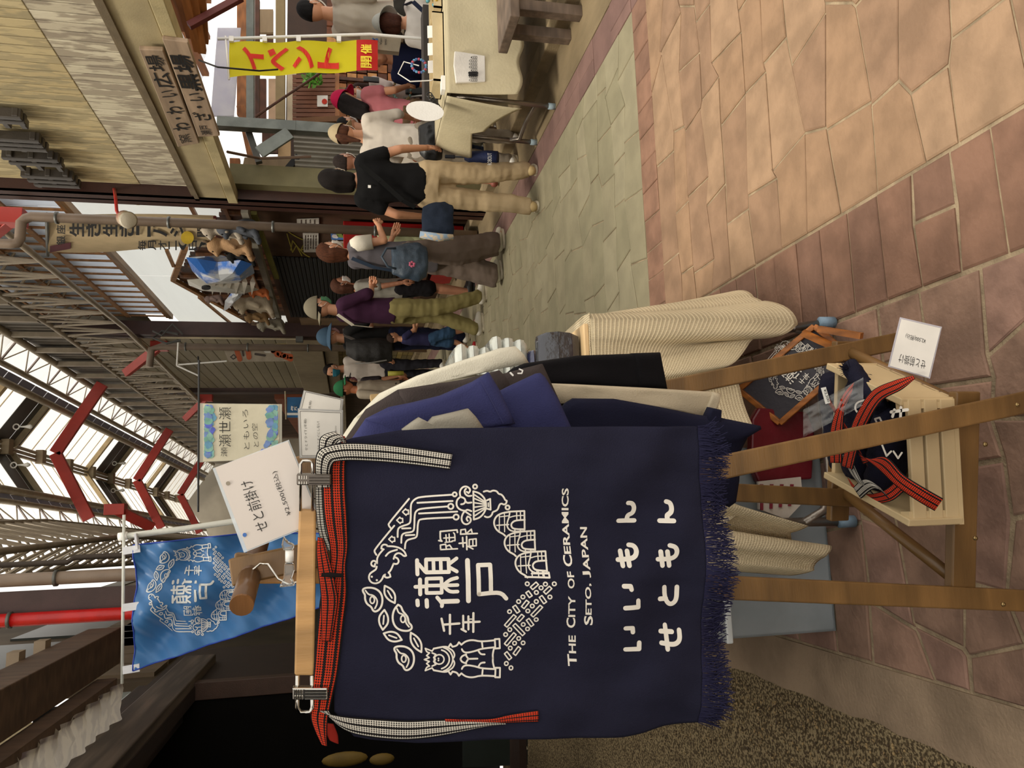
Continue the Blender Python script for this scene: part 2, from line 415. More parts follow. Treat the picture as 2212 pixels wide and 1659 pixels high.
    # --- hats: (kind, colour, brim yaw)
    if hat:
        kind, hc_, by = hat; hmat = mat(hc_, .85, var=.08, bump=.2, bs=150); by = R_(by)
        mb = MB(); vs = [HP(headp(V((d.x, d.y, max(d.z, .12))).normalized() if d.z < .12 else d, 1.27 if d.z > .12 else 1.26)+V((0, 0, .006))) for d in SGV]
        mb.add(vs, SGF); ho = put('cap', mb, hmat)
        mb = MB()
        if kind == 'cap':
            def br(u, v):
                t = (u-.5)*1.7; r0 = .095; r1 = .095+.075*math.cos(t*.9)
                r = r0+(r1-r0)*v; x = r*math.sin(t); y = r*math.cos(t)+.008*v; z = .022-.022*v-.10*abs(t)*.13
                return HP((x*math.cos(by)+y*math.sin(by), -x*math.sin(by)+y*math.cos(by), z))
            mb.grid(br, 12, 5)
        else:
            mb.grid(lambda u, v: HP(((.088+.062*v)*math.sin(u*6.2832), (.106+.060*v)*math.cos(u*6.2832), .03-.045*v-.006*math.sin(u*12))), 24, 4)
        put('brim', mb, hmat, solid=.004, par=ho)
    PEOPLE.append(root)
    if extra: extra(root, W, HP, D)
    return root
# ======================= FLOOR =======================
GROUT = mat('#9c8a70', .95, var=.25, sc_=12, bump=.5, bs=120)
floor = sroot('floor')
S('ground_slab', MB().box((-1.62, -1.5, -.06), (3.08, 34, -.0055)), GROUT, floor)
ST = [mat(c, .8, var=.13, sc_=9, bump=.25, bs=70) for c in ('#96795f', '#8f735c', '#9c8066')]
STR = [mat(c, .8, var=.15, sc_=9, bump=.25, bs=70) for c in ('#856553', '#7e6050', '#8b6a57')]
STG = [mat(c, .8, var=.08, sc_=7, bump=.2, bs=70) for c in ('#8d856c', '#898269', '#928a71')]
STL = [mat(c, .8, var=.2, sc_=10, bump=.3, bs=60) for c in ('#937465', '#8b6f5e', '#967765')]
STP = [mat(c, .8, var=.1, bump=.2) for c in ('#7b6058', '#755b54')]
cells = []
def field(x0, x1, y0, y1, w, h, jit, mats, wj=.35, gap=.007, skip=None):
    nr = max(1, round((y1-y0)/h)); ys = [y0+(y1-y0)*j/nr for j in range(nr+1)]; rows = []
    for j in range(nr):
        xs = [x0]; x = x0 + w*random.uniform(.3, 1)
        while x < x1-w*.35: xs.append(x); x += w*random.uniform(1-wj, 1+wj)
        xs.append(x1); rows.append(xs)
    def J(x, y):
        ex = 0 if (abs(x-x0) < 1e-6 or abs(x-x1) < 1e-6) else 1; ey = 0 if (abs(y-y0) < 1e-6 or abs(y-y1) < 1e-6) else 1
        n = noise.noise_vector(V((x*7.3, y*7.3, 1.7))); return V((x+jit*n.x*2*ex, y+jit*n.y*2*ey, 0))
    for j, xs in enumerate(rows):
        for a, b in zip(xs, xs[1:]):
            lo = [x for x in (rows[j-1] if j else []) if a < x < b]; hi = [x for x in (rows[j+1] if j < nr-1 else []) if a < x < b]
            pts = [J(x, ys[j]) for x in [a]+lo+[b]]+[J(x, ys[j+1]) for x in ([a]+hi+[b])[::-1]]
            c = sum(pts, V())/len(pts)
            if skip and skip(c): continue
            cells.append((c, pts, random.choice(mats), gap))
field(.79, 2.42, .3, 3.10, .36, .155, .035, ST, gap=.005)
field(.49, .79, .3, 3.10, .30, .125, .006, STR, .01)
field(-.46, .49, .2, 3.10, .20, .17, .045, STL, gap=.008)
field(-.46, 2.42, 3.10, 3.28, .15, .18, .004, STR, .1, gap=.003)
field(-.46, 2.42, 3.28, 9.5, .34, .20, .04, STG, gap=.004)
field(2.42, 2.66, 1.5, 14, .24, .30, .004, STP, .01, gap=.003)
cells.sort(key=lambda c: (c[0]-V((0, 0, 0))).length + (1.5 if c[0].y < .9 or c[0].x < -.4 else 0))
far = {}
def paver(mb, c, pts, gap):
    n = len(pts); dz = random.uniform(-.002, .0015)
    def sh(k): return [p+(c-p).normalized()*k for p in pts]
    a = [V((p.x, p.y, -.02)) for p in sh(gap)]; b = [V((p.x, p.y, -.003+dz)) for p in sh(gap)]; t = [V((p.x, p.y, dz)) for p in sh(gap+.006)]
    o = len(mb.v); mb.v += a+b+t; mb.f.append(tuple(o+2*n+i for i in range(n)))
    for i in range(n):
        k = (i+1) % n; mb.f.append((o+i, o+k, o+n+k, o+n+i)); mb.f.append((o+n+i, o+n+k, o+2*n+k, o+2*n+i))
for i, (c, pts, m, gap) in enumerate(cells):
    if i < 296:
        mb = MB(); paver(mb, c, pts, gap); ob('paving_stone', mb, m, floor)
    else: paver(far.setdefault(m, MB()), c, pts, gap)
for m, mb in far.items(): stuff(ob('paving_stones', mb, m, floor))
S('far_paving', MB().box((-1.55, 9.5, -.02), (2.42, 34, .0)), STG[0], floor)
S('mortar_strip', MB().box((-.70, .2, -.03), (-.463, 9.5, -.001)), mat('#98836c', .9, var=.2, sc_=5, bump=.3), floor)
gut = mat('#7f6f55', .9, var=.18, sc_=4, stretch=(1, .4, 1), bump=.3)
S('gutter_strip', MB().box((2.66, 1.2, -.03), (3.02, 34, .002)), gut, floor)
S('kerb', MB().box((3.02, 1.2, -.03), (3.16, 34, .09)), mat('#8d7c60', .9, var=.2, bump=.3), floor, bev=.008)
S('raised_floor', MB().box((3.16, 1.2, -.03), (9, 34, .07)), gut, floor)
asp = mat('#8a7a5c', .95, var=.5, sc_=110, bump=1.0, bs=160, col2='#5b4d38')
mb = MB(); nx, ny = 30, 60
def aspf(u, v):
    y = .1+v*7.2; e = -.62-.02*noise.noise(V((y*6, 0, 3)))-.012*noise.noise(V((y*30, 0, 3)))
    x = e-(1-u)*4.4 if u < 1 else e
    return (x, y, .012+.006*noise.noise(V((x*30, y*30, 0))) if u < .97 else .0)
mb.grid(aspf, 60, 120); S('gravel_apron', mb, asp, floor, smooth=True)
# pebbles along the ragged edge of the exposed aggregate
mb = MB()
for i in range(1500):
    y = random.uniform(1.0, 3.6); x = -.64-abs(random.gauss(0, .22)); r = random.uniform(.003, .006)
    mb.ell((x, y, .014), (r, r*random.uniform(.7, 1.2), r*.6), 5, 3)
stuff(ob('pebbles', mb, mat('#8a744f', .6, var=.5, sc_=60, col2='#4a3a28'), floor))
# ======================= RIGHT FACADE (X = 3.1) =======================
FX = 3.10
wr = sroot('wall_right')
pl_hi = [mat(c, .7, var=.18, sc_=16, stretch=(1, 1.4, .35), bump=.15, col2=d) for c, d in (('#b8a77e', '#b0a07b'), ('#b3a178', '#a69875'), ('#bbab84', '#b0a17c'))]
pl_lo = [mat(c, .75, var=.18, sc_=14, stretch=(1, 1.4, .35), bump=.2, col2=d) for c, d in (('#c2b9a2', '#a99d8a'), ('#bab09a', '#a29684'), ('#c8bfa8', '#aca08c'))]
ZB = PX(46, 0, FX).z
y = 2.3
while y < 7.45:
    k = random.randrange(3)
    ob('siding_plank', MB().box((FX, y, ZB), (FX+.03, y+.088, 6.6)), pl_hi[k], wr, bev=.004)
    ob('siding_plank', MB().box((FX+.004, y, 2.78), (FX+.03, y+.088, ZB)), pl_lo[random.randrange(3)], wr, bev=.004)
    y += .1
S('sheathing', MB().box((FX+.02, 2.3, 2.7), (FX+.09, 7.5, 6.6)), mat('#4c4132'), wr)
fas = mat('#aa9b78', .6, var=.12, sc_=3, bump=.1)
zb0, zb1 = 2.44, 2.80
S('fascia_board', MB().box((FX-.10, 2.2, zb0+.10), (FX+.02, 7.45, zb1)), fas, wr, bev=.006)
S('fascia_lip', MB().box((FX-.13, 2.2, zb0), (FX-.02, 7.45, zb0+.09)), mat('#b3a47c', .6), wr, bev=.006)
S('fascia_drip_edge', MB().box((FX-.12, 2.2, zb1-.01), (FX+.02, 7.45, zb1+.03)).box((FX-.09, 2.2, zb1+.04), (FX+.02, 7.45, zb1+.06)), mat('#6e604a'), wr)
S('soffit', MB().box((FX-.02, 2.2, zb0+.06), (FX+.12, 7.45, zb0+.12)), mat('#6b5a3e'), wr)
# black metal characters standing off the siding
lm = mat('#4a4540', .35, .3, var=.15)
def glyph(x0, y0, x1, y1, seed):
    random.seed(seed); A = PX(x0, y0, FX-.05); B = PX(x1, y1, FX-.05); ya, yb = sorted((A.y, B.y)); za, zb = sorted((A.z, B.z))
    t = thing('raised_character', LBL[seed-11], 'sign', (FX-.03, (ya+yb)/2, za), 'raised metal characters on the siding')
    for i in range(3):
        z = za+(zb-za)*(.12+.36*i); ob('stroke', MB().box((FX-.11, ya+random.uniform(0, .05), z-.022), (FX-.04, yb-random.uniform(0, .05), z+.022)), lm, t, bev=.006)
    for i in range(2 if seed % 2 else 3):
        yy = ya+(yb-ya)*(.2+.28*i); ob('stroke', MB().box((FX-.12, yy-.024, za), (FX-.04, yy+.024, zb-.02*i)), lm, t, bev=.006)
LBL = ['black metal character cut off by the picture edge, nearest on the siding', 'black metal character with long bars, second from the camera on the siding',
       'black metal character of dotted strokes, third from the camera', 'boxy black metal character, farthest and lowest of the four on the siding']
glyph(-30, 262, 42, 232, 11); glyph(-5, 312, 82, 284, 12); glyph(34, 356, 122, 326, 13); glyph(72, 393, 154, 366, 14)
random.seed(5)
# wooden signboards on the fascia
SBX = FX-.16
def signboard(q, label, col):
    P = [PX(x, y_, SBX) for x, y_ in q]; t = thing('signboard', label, 'sign', P[0], None)
    ob('board', MB().prism(P, (.03, 0, 0)), wood(col, .6, (1, 1.2, 9), .2, .6), t, bev=.006)
    return t
PS_ = Plane((SBX-.001, 0, 0), (1, 0, 0))
q1 = [(300, 107), (352, 109), (431, 310), (384, 318)]; q2 = [(350, 85), (406, 92), (475, 294), (428, 296)]
t1 = signboard(q1, 'upper weathered signboard with brushed characters, nearer the siding', '#a18a72')
t2 = signboard(q2, 'lower weathered signboard with brushed characters on the fascia lip', '#a38c75')
def boardtext(t, q, s, a0, a1, lo=.12, hi=.88, mk=INK, off=.012):
    # q: TL(near top) , bottom-near, bottom-far, top-far ; text runs far end -> near end
    tn, bn, bf, tf = [V(p) for p in q]
    def mp(u, v):
        k = a0+(a1-a0)*u; top = tf.lerp(tn, k); bot = bf.lerp(bn, k); p = bot.lerp(top, lo+(hi-lo)*v); return PS_(p.x, p.y, .003)
    text(s, mk, t, None, None, None, mapf=mp, off=off)
boardtext(t1, q1, 'わ・わ・い', .16, .58); boardtext(t1, q1, '広場', .60, .95); boardtext(t1, q1, '窯', .03, .12, .3, .8, off=0)
boardtext(t2, q2, 'ざ・い', .17, .46); boardtext(t2, q2, '黒場', .48, .86, .05, .95, off=.02); boardtext(t2, q2, '瀬戸', .02, .12, .3, .8, off=0)
# green-grey post, brown steel column and taupe panels
def vbox(y0, y1, x, X0, X1, z0, z1): a = PX(x, y0, (X0)).y; b = PX(x, y1, X0).y; return MB().box((X0, min(a, b), z0), (X1, max(a, b), z1))
S('corner_post', vbox(402, 428, 620, FX, FX+.2, .07, 2.5), mat('#77704f', .7, var=.1), wr)
S('post_flashing', vbox(428, 434, 620, FX-.03, FX+.1, .07, 2.5), mat('#5a5a50'), wr)
tr1 = sroot('trim_1'); YC = PX(600, 434, 3.0).y
mb = MB().box((2.98, YC, .0), (3.00, YC+.22, 6.4)).box((2.98, YC+.10, 0), (3.2, YC+.13, 6.4)).box((3.18, YC, 0), (3.2, YC+.22, 6.4)).box((2.98, YC, 0), (3.2, YC+.012, 6.4))
S('steel_column', mb, BROWN, tr1)
# fluorescent batten above column
t = thing('batten_light', 'long cream fluorescent batten fixed beside the brown column', 'light', PX(150, 425, FX-.06))
a = PX(22, 418, FX-.06); b = PX(285, 428, FX-.06)
ob('tube', MB().tube([a+V((0, .04, 0)), V((a.x, a.y+.04, b.z))], .018), WHITE, t, smooth=True)
ob('housing', MB().box((a.x+.01, a.y, b.z-.03), (a.x+.06, a.y+.14, a.z+.03)), mat('#a9986f'), t)
ob('end_cap', MB().box((a.x-.02, a.y, b.z-.04), (a.x+.05, a.y+.10, b.z-.01)), CREAM, t); ob('end_cap', MB().box((a.x-.02, a.y, a.z+.01), (a.x+.05, a.y+.10, a.z+.04)), CREAM, t)
# drain pipe with elbow
def pipe(name, label, pts, r, m, cat='pipe', clamps=()):
    t = thing(name, label, cat, pts[0]); ob('pipe_run', MB().tube(pts, r, 14), m, t, smooth=True)
    for c in clamps: ob('clamp', MB().tube([V(c)-V((0, 0, .012)), V(c)+V((0, 0, .012))], r*1.25, 12), DSTEEL, t, smooth=True)
    return t
YP = PX(500, 486, 2.92).y; zt = PY(55, 486, YP).z; xe = PY(55, 528, YP).x; xp = PY(500, 486, YP).x
pipe('drain_pipe', 'taupe drain pipe with an elbow at its top, in front of the cream banner', [(xp, YP, .02), (xp, YP, zt-.05), (xp-.02, YP, zt), (xp-.06, YP, zt+.04), (xe+.06, YP, zt+.04), (xe+.01, YP, zt+.06), (xe, YP, zt+.12), (xe, YP, zt+1.4)], .048, PIPE,
     clamps=[(xp, YP, PY(x_, 487, YP).z) for x_ in (122, 365, 590, 810)])
# red bracket lamp
c = PY(270, 472, 7.0); t = thing('bracket_lamp', 'red and white drum lamp on a red rod above the walkway', 'lamp', c)
b = PX(245, 402, FX-.01); b = V((FX, c.y, b.z*0+PY(245, 405, 7.0).z)); 
ob('rod', MB().tube([PX(246, 404, FX), PY(250, 430, 7.0), PY(252, 455, 7.0), c+V((-.02, 0, .03))], .014), REDP, t, smooth=True)
ob('ceiling_rose', MB().tube([PX(246, 404, FX), PX(246, 404, FX)-V((.06, 0, .0))], [.075, .03], 16), mat('#9c6b52'), t, smooth=True)
ax = V((-.35, -.75, -.35)).normalized()
ob('drum', MB().tube([c-ax*.02, c+ax*.17], .07, 20), mat('#a8574a', .4, col2='#b9a58e', sc_=4), t, smooth=True)
ob('lens', MB().tube([c+ax*.17, c+ax*.185], [.075, .06], 20), mat('#b9b09c', .4), t, smooth=True)
# ======================= ALLEY BEYOND THE OPENING =======================
def slab(name, q, Y, th, m, parent=None, Y2=None, **k):
    n = len(q); P = [PY(x, y_, Y if (Y2 is None or i < n/2) else Y2) for i, (x, y_) in enumerate(q)]
    return ob(name, MB().prism(P, (0, th, 0)), m, parent, **k)
def sslab(name, q, Y, th, m, **k): o = slab(name, q, Y, th, m, **k); o['kind'] = 'structure'; return o
AW = sroot('wall_back')
PINE = wood('#b5743f', .8, (1, 1, 8), .3); DKW = wood('#5a3420', .8, (1, 1, 8), .3); GALV = mat('#7a7f7a', .45, .5, var=.2, sc_=5); BOARD = mat('#9b8568', .7, var=.08, sc_=3, stretch=(1, 1, 9), bump=.1)
slab('brick_backing', [(738, -40), (738, 432), (1010, 432), (1010, -40)], 10.4, .1, mat('#8d7458', .9, var=.2), AW)
# corrugated translucent roof of the alley and its rafters
P = [PY(395, -60, 5.2), PY(395, 0, 5.2)]
rt = sroot('ceiling_alley')
mb = MB(); mb.grid(lambda u, v: (3.25+u*3.6, 4.8+v*3.2, 3.15-.25*v+.02*math.sin(u*110)), 160, 4); S('roof_sheet', mb, mat('#e9edf5', .4, transl=.7, bump=0, var=.02), rt, smooth=True)
for i, (a, b) in enumerate((((372, -20), (395, 62)), ((384, -20), (412, 78)), ((398, -20), (428, 108)), ((416, -30), (437, 112)), ((434, -30), (442, 90)))):
    ob('rafter', MB().beam(PY(*a, 5.4), PY(*b, 5.9), .05, .06), PINE, rt)
for k in range(9): ob('rafter', MB().beam((3.3+.42*k, 4.9, 3.06), (3.3+.42*k, 7.9, 2.86), .04, .07), PINE, rt)
slab('roof_edge_sheet', [(470, 60), (455, 250), (505, 250), (520, 60)], 7.2, .02, mat('#f4f4ff', .4, transl=.6, bump=0), rt)
AFR = thing('alley_frame', 'jumble of grey steel, bamboo and pine framing holding up the alley roof', 'frame', (4.2, 7.2, .07))
def bar(name, label, p, q, w_, h_, m, cat='beam', group=None, up=(0, 0, 1)):
    o = ob(name, MB().beam(p, q, w_, h_, up), m, AFR, bev=.003); o['label'] = label; return o
ob('ground_post', MB().beam(PY(640, 276, 7.15), V((PY(640, 276, 7.15).x, 7.15, .07)), .1, .1), GALV, AFR)
bar('red_pole', 'dark red pole slanting across the alley roof', PY(408, 56, 5.6), PY(522, -6, 5.6), .05, .05, mat('#6d2f2a', .5))
bar('steel_beam', 'grey steel beam running level behind the yellow banner', PY(541, -30, 7.0), PY(541, 262, 7.2), .07, .07, GALV)
bar('steel_post', 'upright grey galvanised steel post left of the yellow banner', PY(470, 266, 7.15), PY(640, 276, 7.15), .10, .10, GALV, 'post')
bar('bamboo_pole', 'thick level bamboo pole behind the yellow banner', PY(606, -30, 7.5), PY(606, 262, 7.5), .09, .09, mat('#a08a5e', .5, var=.1), 'pole')
bar('steel_brace', 'short flat galvanised brace slanting off the steel post', PY(560, 330, 7.0), PY(626, 287, 7.0), .03, .12, GALV, 'brace')
bar('steel_strut', 'dark grey strut leaning beside the board panel', PY(536, 282, 7.25), PY(560, 352, 7.25), .06, .06, mat('#55544f', .5, .5), 'brace')
bar('wooden_prop', 'orange wooden prop leaning under the alley roof', PY(520, 230, 7.6), PY(545, 345, 7.6), .05, .08, PINE, 'prop')
bar('pine_rail', 'orange pine rail at the alley roof edge', PY(523, 0, 8.0), PY(523, 250, 8.0), .06, .10, PINE, 'rail')
bar('pine_rail', 'second pine rail under the grey beam', PY(556, 0, 8.2), PY(556, 262, 8.2), .06, .05, DKW, 'rail')
bar('pine_rail', 'short pine rail over the board panel', PY(508, 344, 7.8), PY(508, 400, 7.8), .06, .10, PINE, 'rail')
for i, (x0, y0, x1, y1, m) in enumerate(((560, 20, 590, 70, BOARD), (575, 45, 590, 110, DKW), (580, 170, 596, 262, mat('#c7a789')), (560, 170, 575, 262, DKW), (620, 100, 640, 262, mat('#c8b79c')), (566, 262, 600, 330, DKW), (600, 300, 628, 340, mat('#c8a77c')))):
    o = slab('scrap_board', [(x0, y0), (x0, y1), (x1, y1), (x1, y0)], 8.4+.05*i, .04, m, AFR)
    o['label'] = (['pale board standing at the top right of the alley', 'narrow dark board beside the alley rafters', 'pale batten behind the bamboo pole', 'dark batten behind the grey beam', 'cream batten above the slatted screen', 'dark board behind the steel brace', 'tan board behind the steel brace'][i])
wire = MB().tube([PX(430, 130, FX-.14), PY(470, 145, 4.6), PY(560, 153, 4.9), PY(600, 150, 5.0)], .006, 6); tag(ob('twisted_wire', wire, INK, smooth=True), 'dark wire running from the signboard past the yellow banner', 'wire')
o = ob('stay_rod', MB().tube([PY(552, 252, 7.0), PY(700, 152, 7.0)], .012, 6), DKW, AFR); o['label'] = 'thin brown rod slanting in front of the slatted screen'
tag(ob('rusty_rope', MB().tube([PX(491, 328, FX-.05), PY(560, 342, 6.8), PY(640, 340, 6.8), PY(672, 338, 6.8)], .012, 6), mat('#5b4432')), 'rusty twisted rope strung above the board panel', 'rope')
# slatted screen
sl = thing('slatted_screen', 'brown slatted screen with light showing through its gaps', 'screen', PY(680, 210, 8.6))
for i in range(11):
    y_ = 166+i*9.2; ob('slat', MB().beam(PY(632, y_, 8.6), PY(724, y_, 8.6), .042, .02, (0, 1, 0)), mat('#7c4c34', .6), sl)
ob('screen_rail', MB().beam(PY(728, 150, 8.62), PY(728, 268, 8.62), .05, .05), PINE, sl)
for y_ in (162, 264): p = PY(632, y_, 8.64); ob('screen_post', MB().box((p.x-.02, 8.62, .07), (p.x+.02, 8.66, p.z)), DKW, sl)
# corrugated sheet wall: individual ribs
cs = thing('corrugated_fence', 'grey corrugated sheet fence with a slanting shadow behind the shoppers', 'fence', PY(700, 330, 7.7))
A0 = PY(632, 262, 7.7); A1 = PY(640, 402, 7.3)
def corr(u, v):
    p = A0.lerp(A1, u); return (p.x, p.y+.018*math.sin(u*14*2*math.pi), p.z-v*1.6)
mb = MB().grid(corr, 168, 2); ob('corrugated_sheet', mb, mat('#8f897c', .45, .25, var=.08), cs, smooth=True)
ob('cap_rail', MB().beam(PY(650, 262, 7.66), PY(735, 258, 7.66), .05, .06), mat('#7d5636'), cs)
bp = thing('board_panel', 'tan fibre board panel braced by a black diagonal strip', 'panel', PY(570, 370, 7.5))
slab('panel_sheet', [(528, 340), (515, 402), (655, 402), (638, 340)], 7.55, .03, BOARD, bp)
ob('brace_strip', MB().beam(PY(645, 338, 7.5), PY(596, 396, 7.5), .06, .05, (0, 1, 0)), BLACK, bp); ob('label_card', MB().obox(PY(536, 397, 7.48), (.03, 0, 0), (0, .003, 0), (0, 0, .06)), WHITE, bp)
# wooden block wall behind the stall
wb = sroot('wall_blocks'); BL = [mat(c, .7, var=.2, sc_=12, bump=.2) for c in ('#8a4f2c', '#6e3d22', '#a5683a', '#c08a55', '#5b3320')]
for i in range(9):
    for j in range(14):
        x0 = 706+i*22 if i else 706; y0 = -20+j*20
        p = PY(x0, y0, 9.6); q = PY(x0+20, y0+18.5, 9.6)
        ob('wood_block', MB().box((min(p.x, q.x), 9.6-random.uniform(0, .03), min(p.z, q.z)), (max(p.x, q.x), 9.75, max(p.z, q.z))), random.choice(BL), wb)
S('block_backing', MB().box((3.3, 9.76, .07), (9.6, 9.8, 2.2)), mat('#3a261a'), wb)
S('crazy_paving_panel', slab('x', [(732, 188), (732, 240), (790, 240), (790, 188)], 9.4, .05, mat('#7c6548', .8, var=.4, sc_=5, bump=.5)).data and MB().add([PY(732, 188, 9.35), PY(732, 240, 9.35), PY(790, 240, 9.35), PY(790, 188, 9.35)], [(0, 1, 2, 3)]), mat('#7c6548', .8, var=.4, sc_=5, bump=.5), wb)
bpy.data.objects.remove(bpy.data.objects['x'])
# notice with a red flower
pn = thing('notice', 'small white notice with a red flower on the slatted screen', 'notice', PY(695, 222, 8.5)); slab('sheet', [(685, 206), (685, 230), (708, 230), (708, 206)], 8.565, .01, WHITE, pn)
ob('flower', MB().prism([PY(701+6*math.cos(t), 219+6*math.sin(t), 8.555) for t in [i*.7854 for i in range(8)]], (0, .005, 0)), mat('#cc3018'), pn)
# foliage tuft over the screen
mb = MB(); 
for i in range(90):
    p = PY(678+random.gauss(0, 9), 170+random.gauss(0, 9), 8.4); d = V((random.uniform(-1, 1), random.uniform(-1, 1), random.uniform(-.3, 1))).normalized()*.10; n_ = d.orthogonal().normalized()*.02
    mb.add([p, p+d*.5+n_, p+d, p+d*.5-n_], [(0, 1, 2, 3)])
stuff(tag(ob('foliage', mb, mat('#5f9a2c', .6, var=.3)), 'green leaves growing over the slatted screen', 'plant'))
# yellow event banner
YB = 5.3
fb = thing('event_banner', 'tall yellow and red banner with red characters on a white pole', 'banner', PY(780, 120, YB))
PB = Plane((0, YB, 0), (0, 1, 0), lambda x, y: .012*math.sin(x*.05)+.008*math.sin(y*.12))
YEL = mat('#f2e418', .6, var=.04, transl=.5, bump=.05); RB = mat('#cf1f16', .6, var=.05, transl=.3)
def bedge(x): return 90+(x-495)*-.012, 168-(x-495)*.052   # right and left edge in px
mb = MB().grid(lambda u, v: PB(495+u*275, bedge(495+u*275)[0]*(1-v)+bedge(495+u*275)[1]*v), 40, 10); ob('cloth', mb, YEL, fb, smooth=True)
mb = MB().grid(lambda u, v: PB(770+u*46, bedge(770+u*46)[0]*(1-v)+bedge(770+u*46)[1]*v), 8, 10); ob('red_hem', mb, RB, fb, smooth=True)
RD = mat('#d83020', .7, bump=0, transl=.2)
for i, ch in enumerate('イベント'):
    a = 524+i*54; ptext(ch, RD, fb, PB, (a+46, 154-i*2), (a+46, 104), (a, 154-i*2), off=.002, off2=None) if False else ptext(ch, RD, fb, PB, (a+46, 154-i*2), (a+46, 104), (a, 154-i*2), .002, off_=0) if False else text(ch, RD, fb, None, None, None, mapf=lambda p, q, a=a, i=i: PB(a+46-46*q, 154-i*2-(50-i)*p, .008), off=.035)
YT = mat('#f0d83a', .7, bump=0)
for i, ch in enumerate('開催'): text(ch, YT, fb, None, None, None, mapf=lambda p, q, i=i: PB(803-24*q, 148-27*i-23*p, .008), off=.02)
pole = PY(488, 82, YB); ob('pole', MB().tube([PY(470, 84, YB), PY(800, 74, YB), V((PY(800, 74, YB).x+.01, YB, .09))], .011, 8), WHITE, fb, smooth=True)
ob('cross_bar', MB().tube([PY(487, 78, YB), PY(495, 172, YB)], .007, 8), WHITE, fb, smooth=True)
for x_ in (500, 572, 645, 732): ob('loop', MB().obox(PY(x_, 85, YB), (.02, 0, 0), (0, .012, 0), (0, 0, .016)), WHITE, fb)
# ======================= SHOP FRONT BETWEEN THE COLUMNS =======================
sf = sroot('wall_shop'); LX = 3.30
def lz(x, y_, X=LX): return PX(x, y_, X)
LATT = wood('#9c6d3f', .8, (1, 6, 6), .25, .6); POLY = mat('#e6ecf4', .4, transl=.6, bump=0, var=.05)
p_lo = lz(235, 545); zlo = p_lo.z; Y0_, Y1_ = 8.1, 13.4
for k in range(18):   # translucent panels between studs
    a = Y0_+k*.295; ob('translucent_panel', MB().box((LX+.03, a+.01, zlo), (LX+.036, a+.285, 6.6)), POLY, sf)
for k in range(19): ob('stud', MB().box((LX-.008, Y0_+k*.295-.02, zlo), (LX+.012, Y0_+k*.295+.02, 6.6)), LATT, sf)
for z in (zlo, zlo+.62, zlo+1.25, zlo+1.9, zlo+2.6): ob('rail', MB().box((LX-.035, Y0_-.2, z-.035), (LX-.01, Y1_, z+.035)), LATT, sf)
zg = 2.0
for k, (a, b) in enumerate(((Y0_, 9.6), (9.63, 11.4), (11.43, Y1_+1.0))): ob('lower_panel', MB().box((LX+.10, a, zg), (LX+.106, b, zlo)), mat('#f0f3f2', .4, transl=.6, alpha=.45, bump=0, var=.06, sc_=3, stretch=(1, .3, 3)), sf)
ob('sill_beam', MB().box((LX-.05, Y0_-.1, zlo-.07), (LX+.03, Y1_, zlo-.01)), wood('#8d6b45', .8), sf)
ob('diagonal_rafter', MB().beam(lz(374, 604), lz(578, 716), .05, .07), LATT, sf); ob('diagonal_rafter', MB().beam(lz(374, 604), lz(400, 535), .05, .07), LATT, sf)
for a, b in (((360, 540), (375, 575)), ((430, 642), (510, 708))): ob('diagonal_rafter', MB().beam(lz(*a), lz(*b), .035, .04), LATT, sf)
# toy display: dark wood backing, rafters and gray shelf
gA, gL, gR = lz(376, 604), lz(578, 716), lz(470, 470)
for k in range(34):
    yy = 7.95+k*.16; e = gL if yy > gA.y else gR; zt_ = gA.z+(e.z-gA.z)*(yy-gA.y)/(e.y-gA.y)
    if zt_ > 2.0: ob('backing_board', MB().box((LX+.04, yy, 1.9), (LX+.08, yy+.15, zt_-.02*(k % 2))), random.choice((DKW, wood('#4a2c1a', .8), wood('#6b452b', .8))), sf)
for k in range(9): yy = 8.6+k*.5; e = gL if yy > gA.y else gR; zt_ = gA.z+(e.z-gA.z)*(yy-gA.y)/(e.y-gA.y); ob('display_batten', MB().box((LX+.0, yy, 1.95), (LX+.04, yy+.05, max(2.1, zt_-.05))), wood('#7d5232', .8), sf)
for z_ in (2.35, 2.7, 3.05): yb_ = gA.y+(gL.y-gA.y)*(gA.z-z_)/(gA.z-gL.z); ob('display_rail', MB().box((LX-.01, 8.4, z_), (LX+.03, yb_, z_+.04)), wood('#8a5c38', .8), sf)
zs = PX(560, 560, 3.1).z
ob('shelf_beam', MB().beam(PX(528, 450, 3.05), PX(603, 690, 3.05), .10, .07), mat('#8b8578', .5), sf)
ob('green_trim', MB().beam(PX(548, 460, 3.10), PX(598, 600, 3.10), .04, .06), mat('#7d7a35', .6), sf)
brn = mat('#4b3627', .8, var=.1, bump=.1)
ob('display_wall', MB().box((3.2, 7.95, .07), (3.26, 13.5, 2.42)), brn, sf)
ysh0 = PX(650, 556, 3.19).y; ysh1 = PX(650, 684, 3.19).y
sh_ = PX(602, 600, 3.19).z
k = 0; zz = .75
while zz < sh_: ob('shutter_slat', MB().box((3.175, ysh0, zz), (3.20, ysh1, zz+.045)), mat('#1a1a19', .45), sf, bev=.006); zz += .055
ob('plaster_strip', MB().box((3.17, ysh1+.05, .07), (3.2, 13.5, 2.2)), mat('#7a6247'), sf)
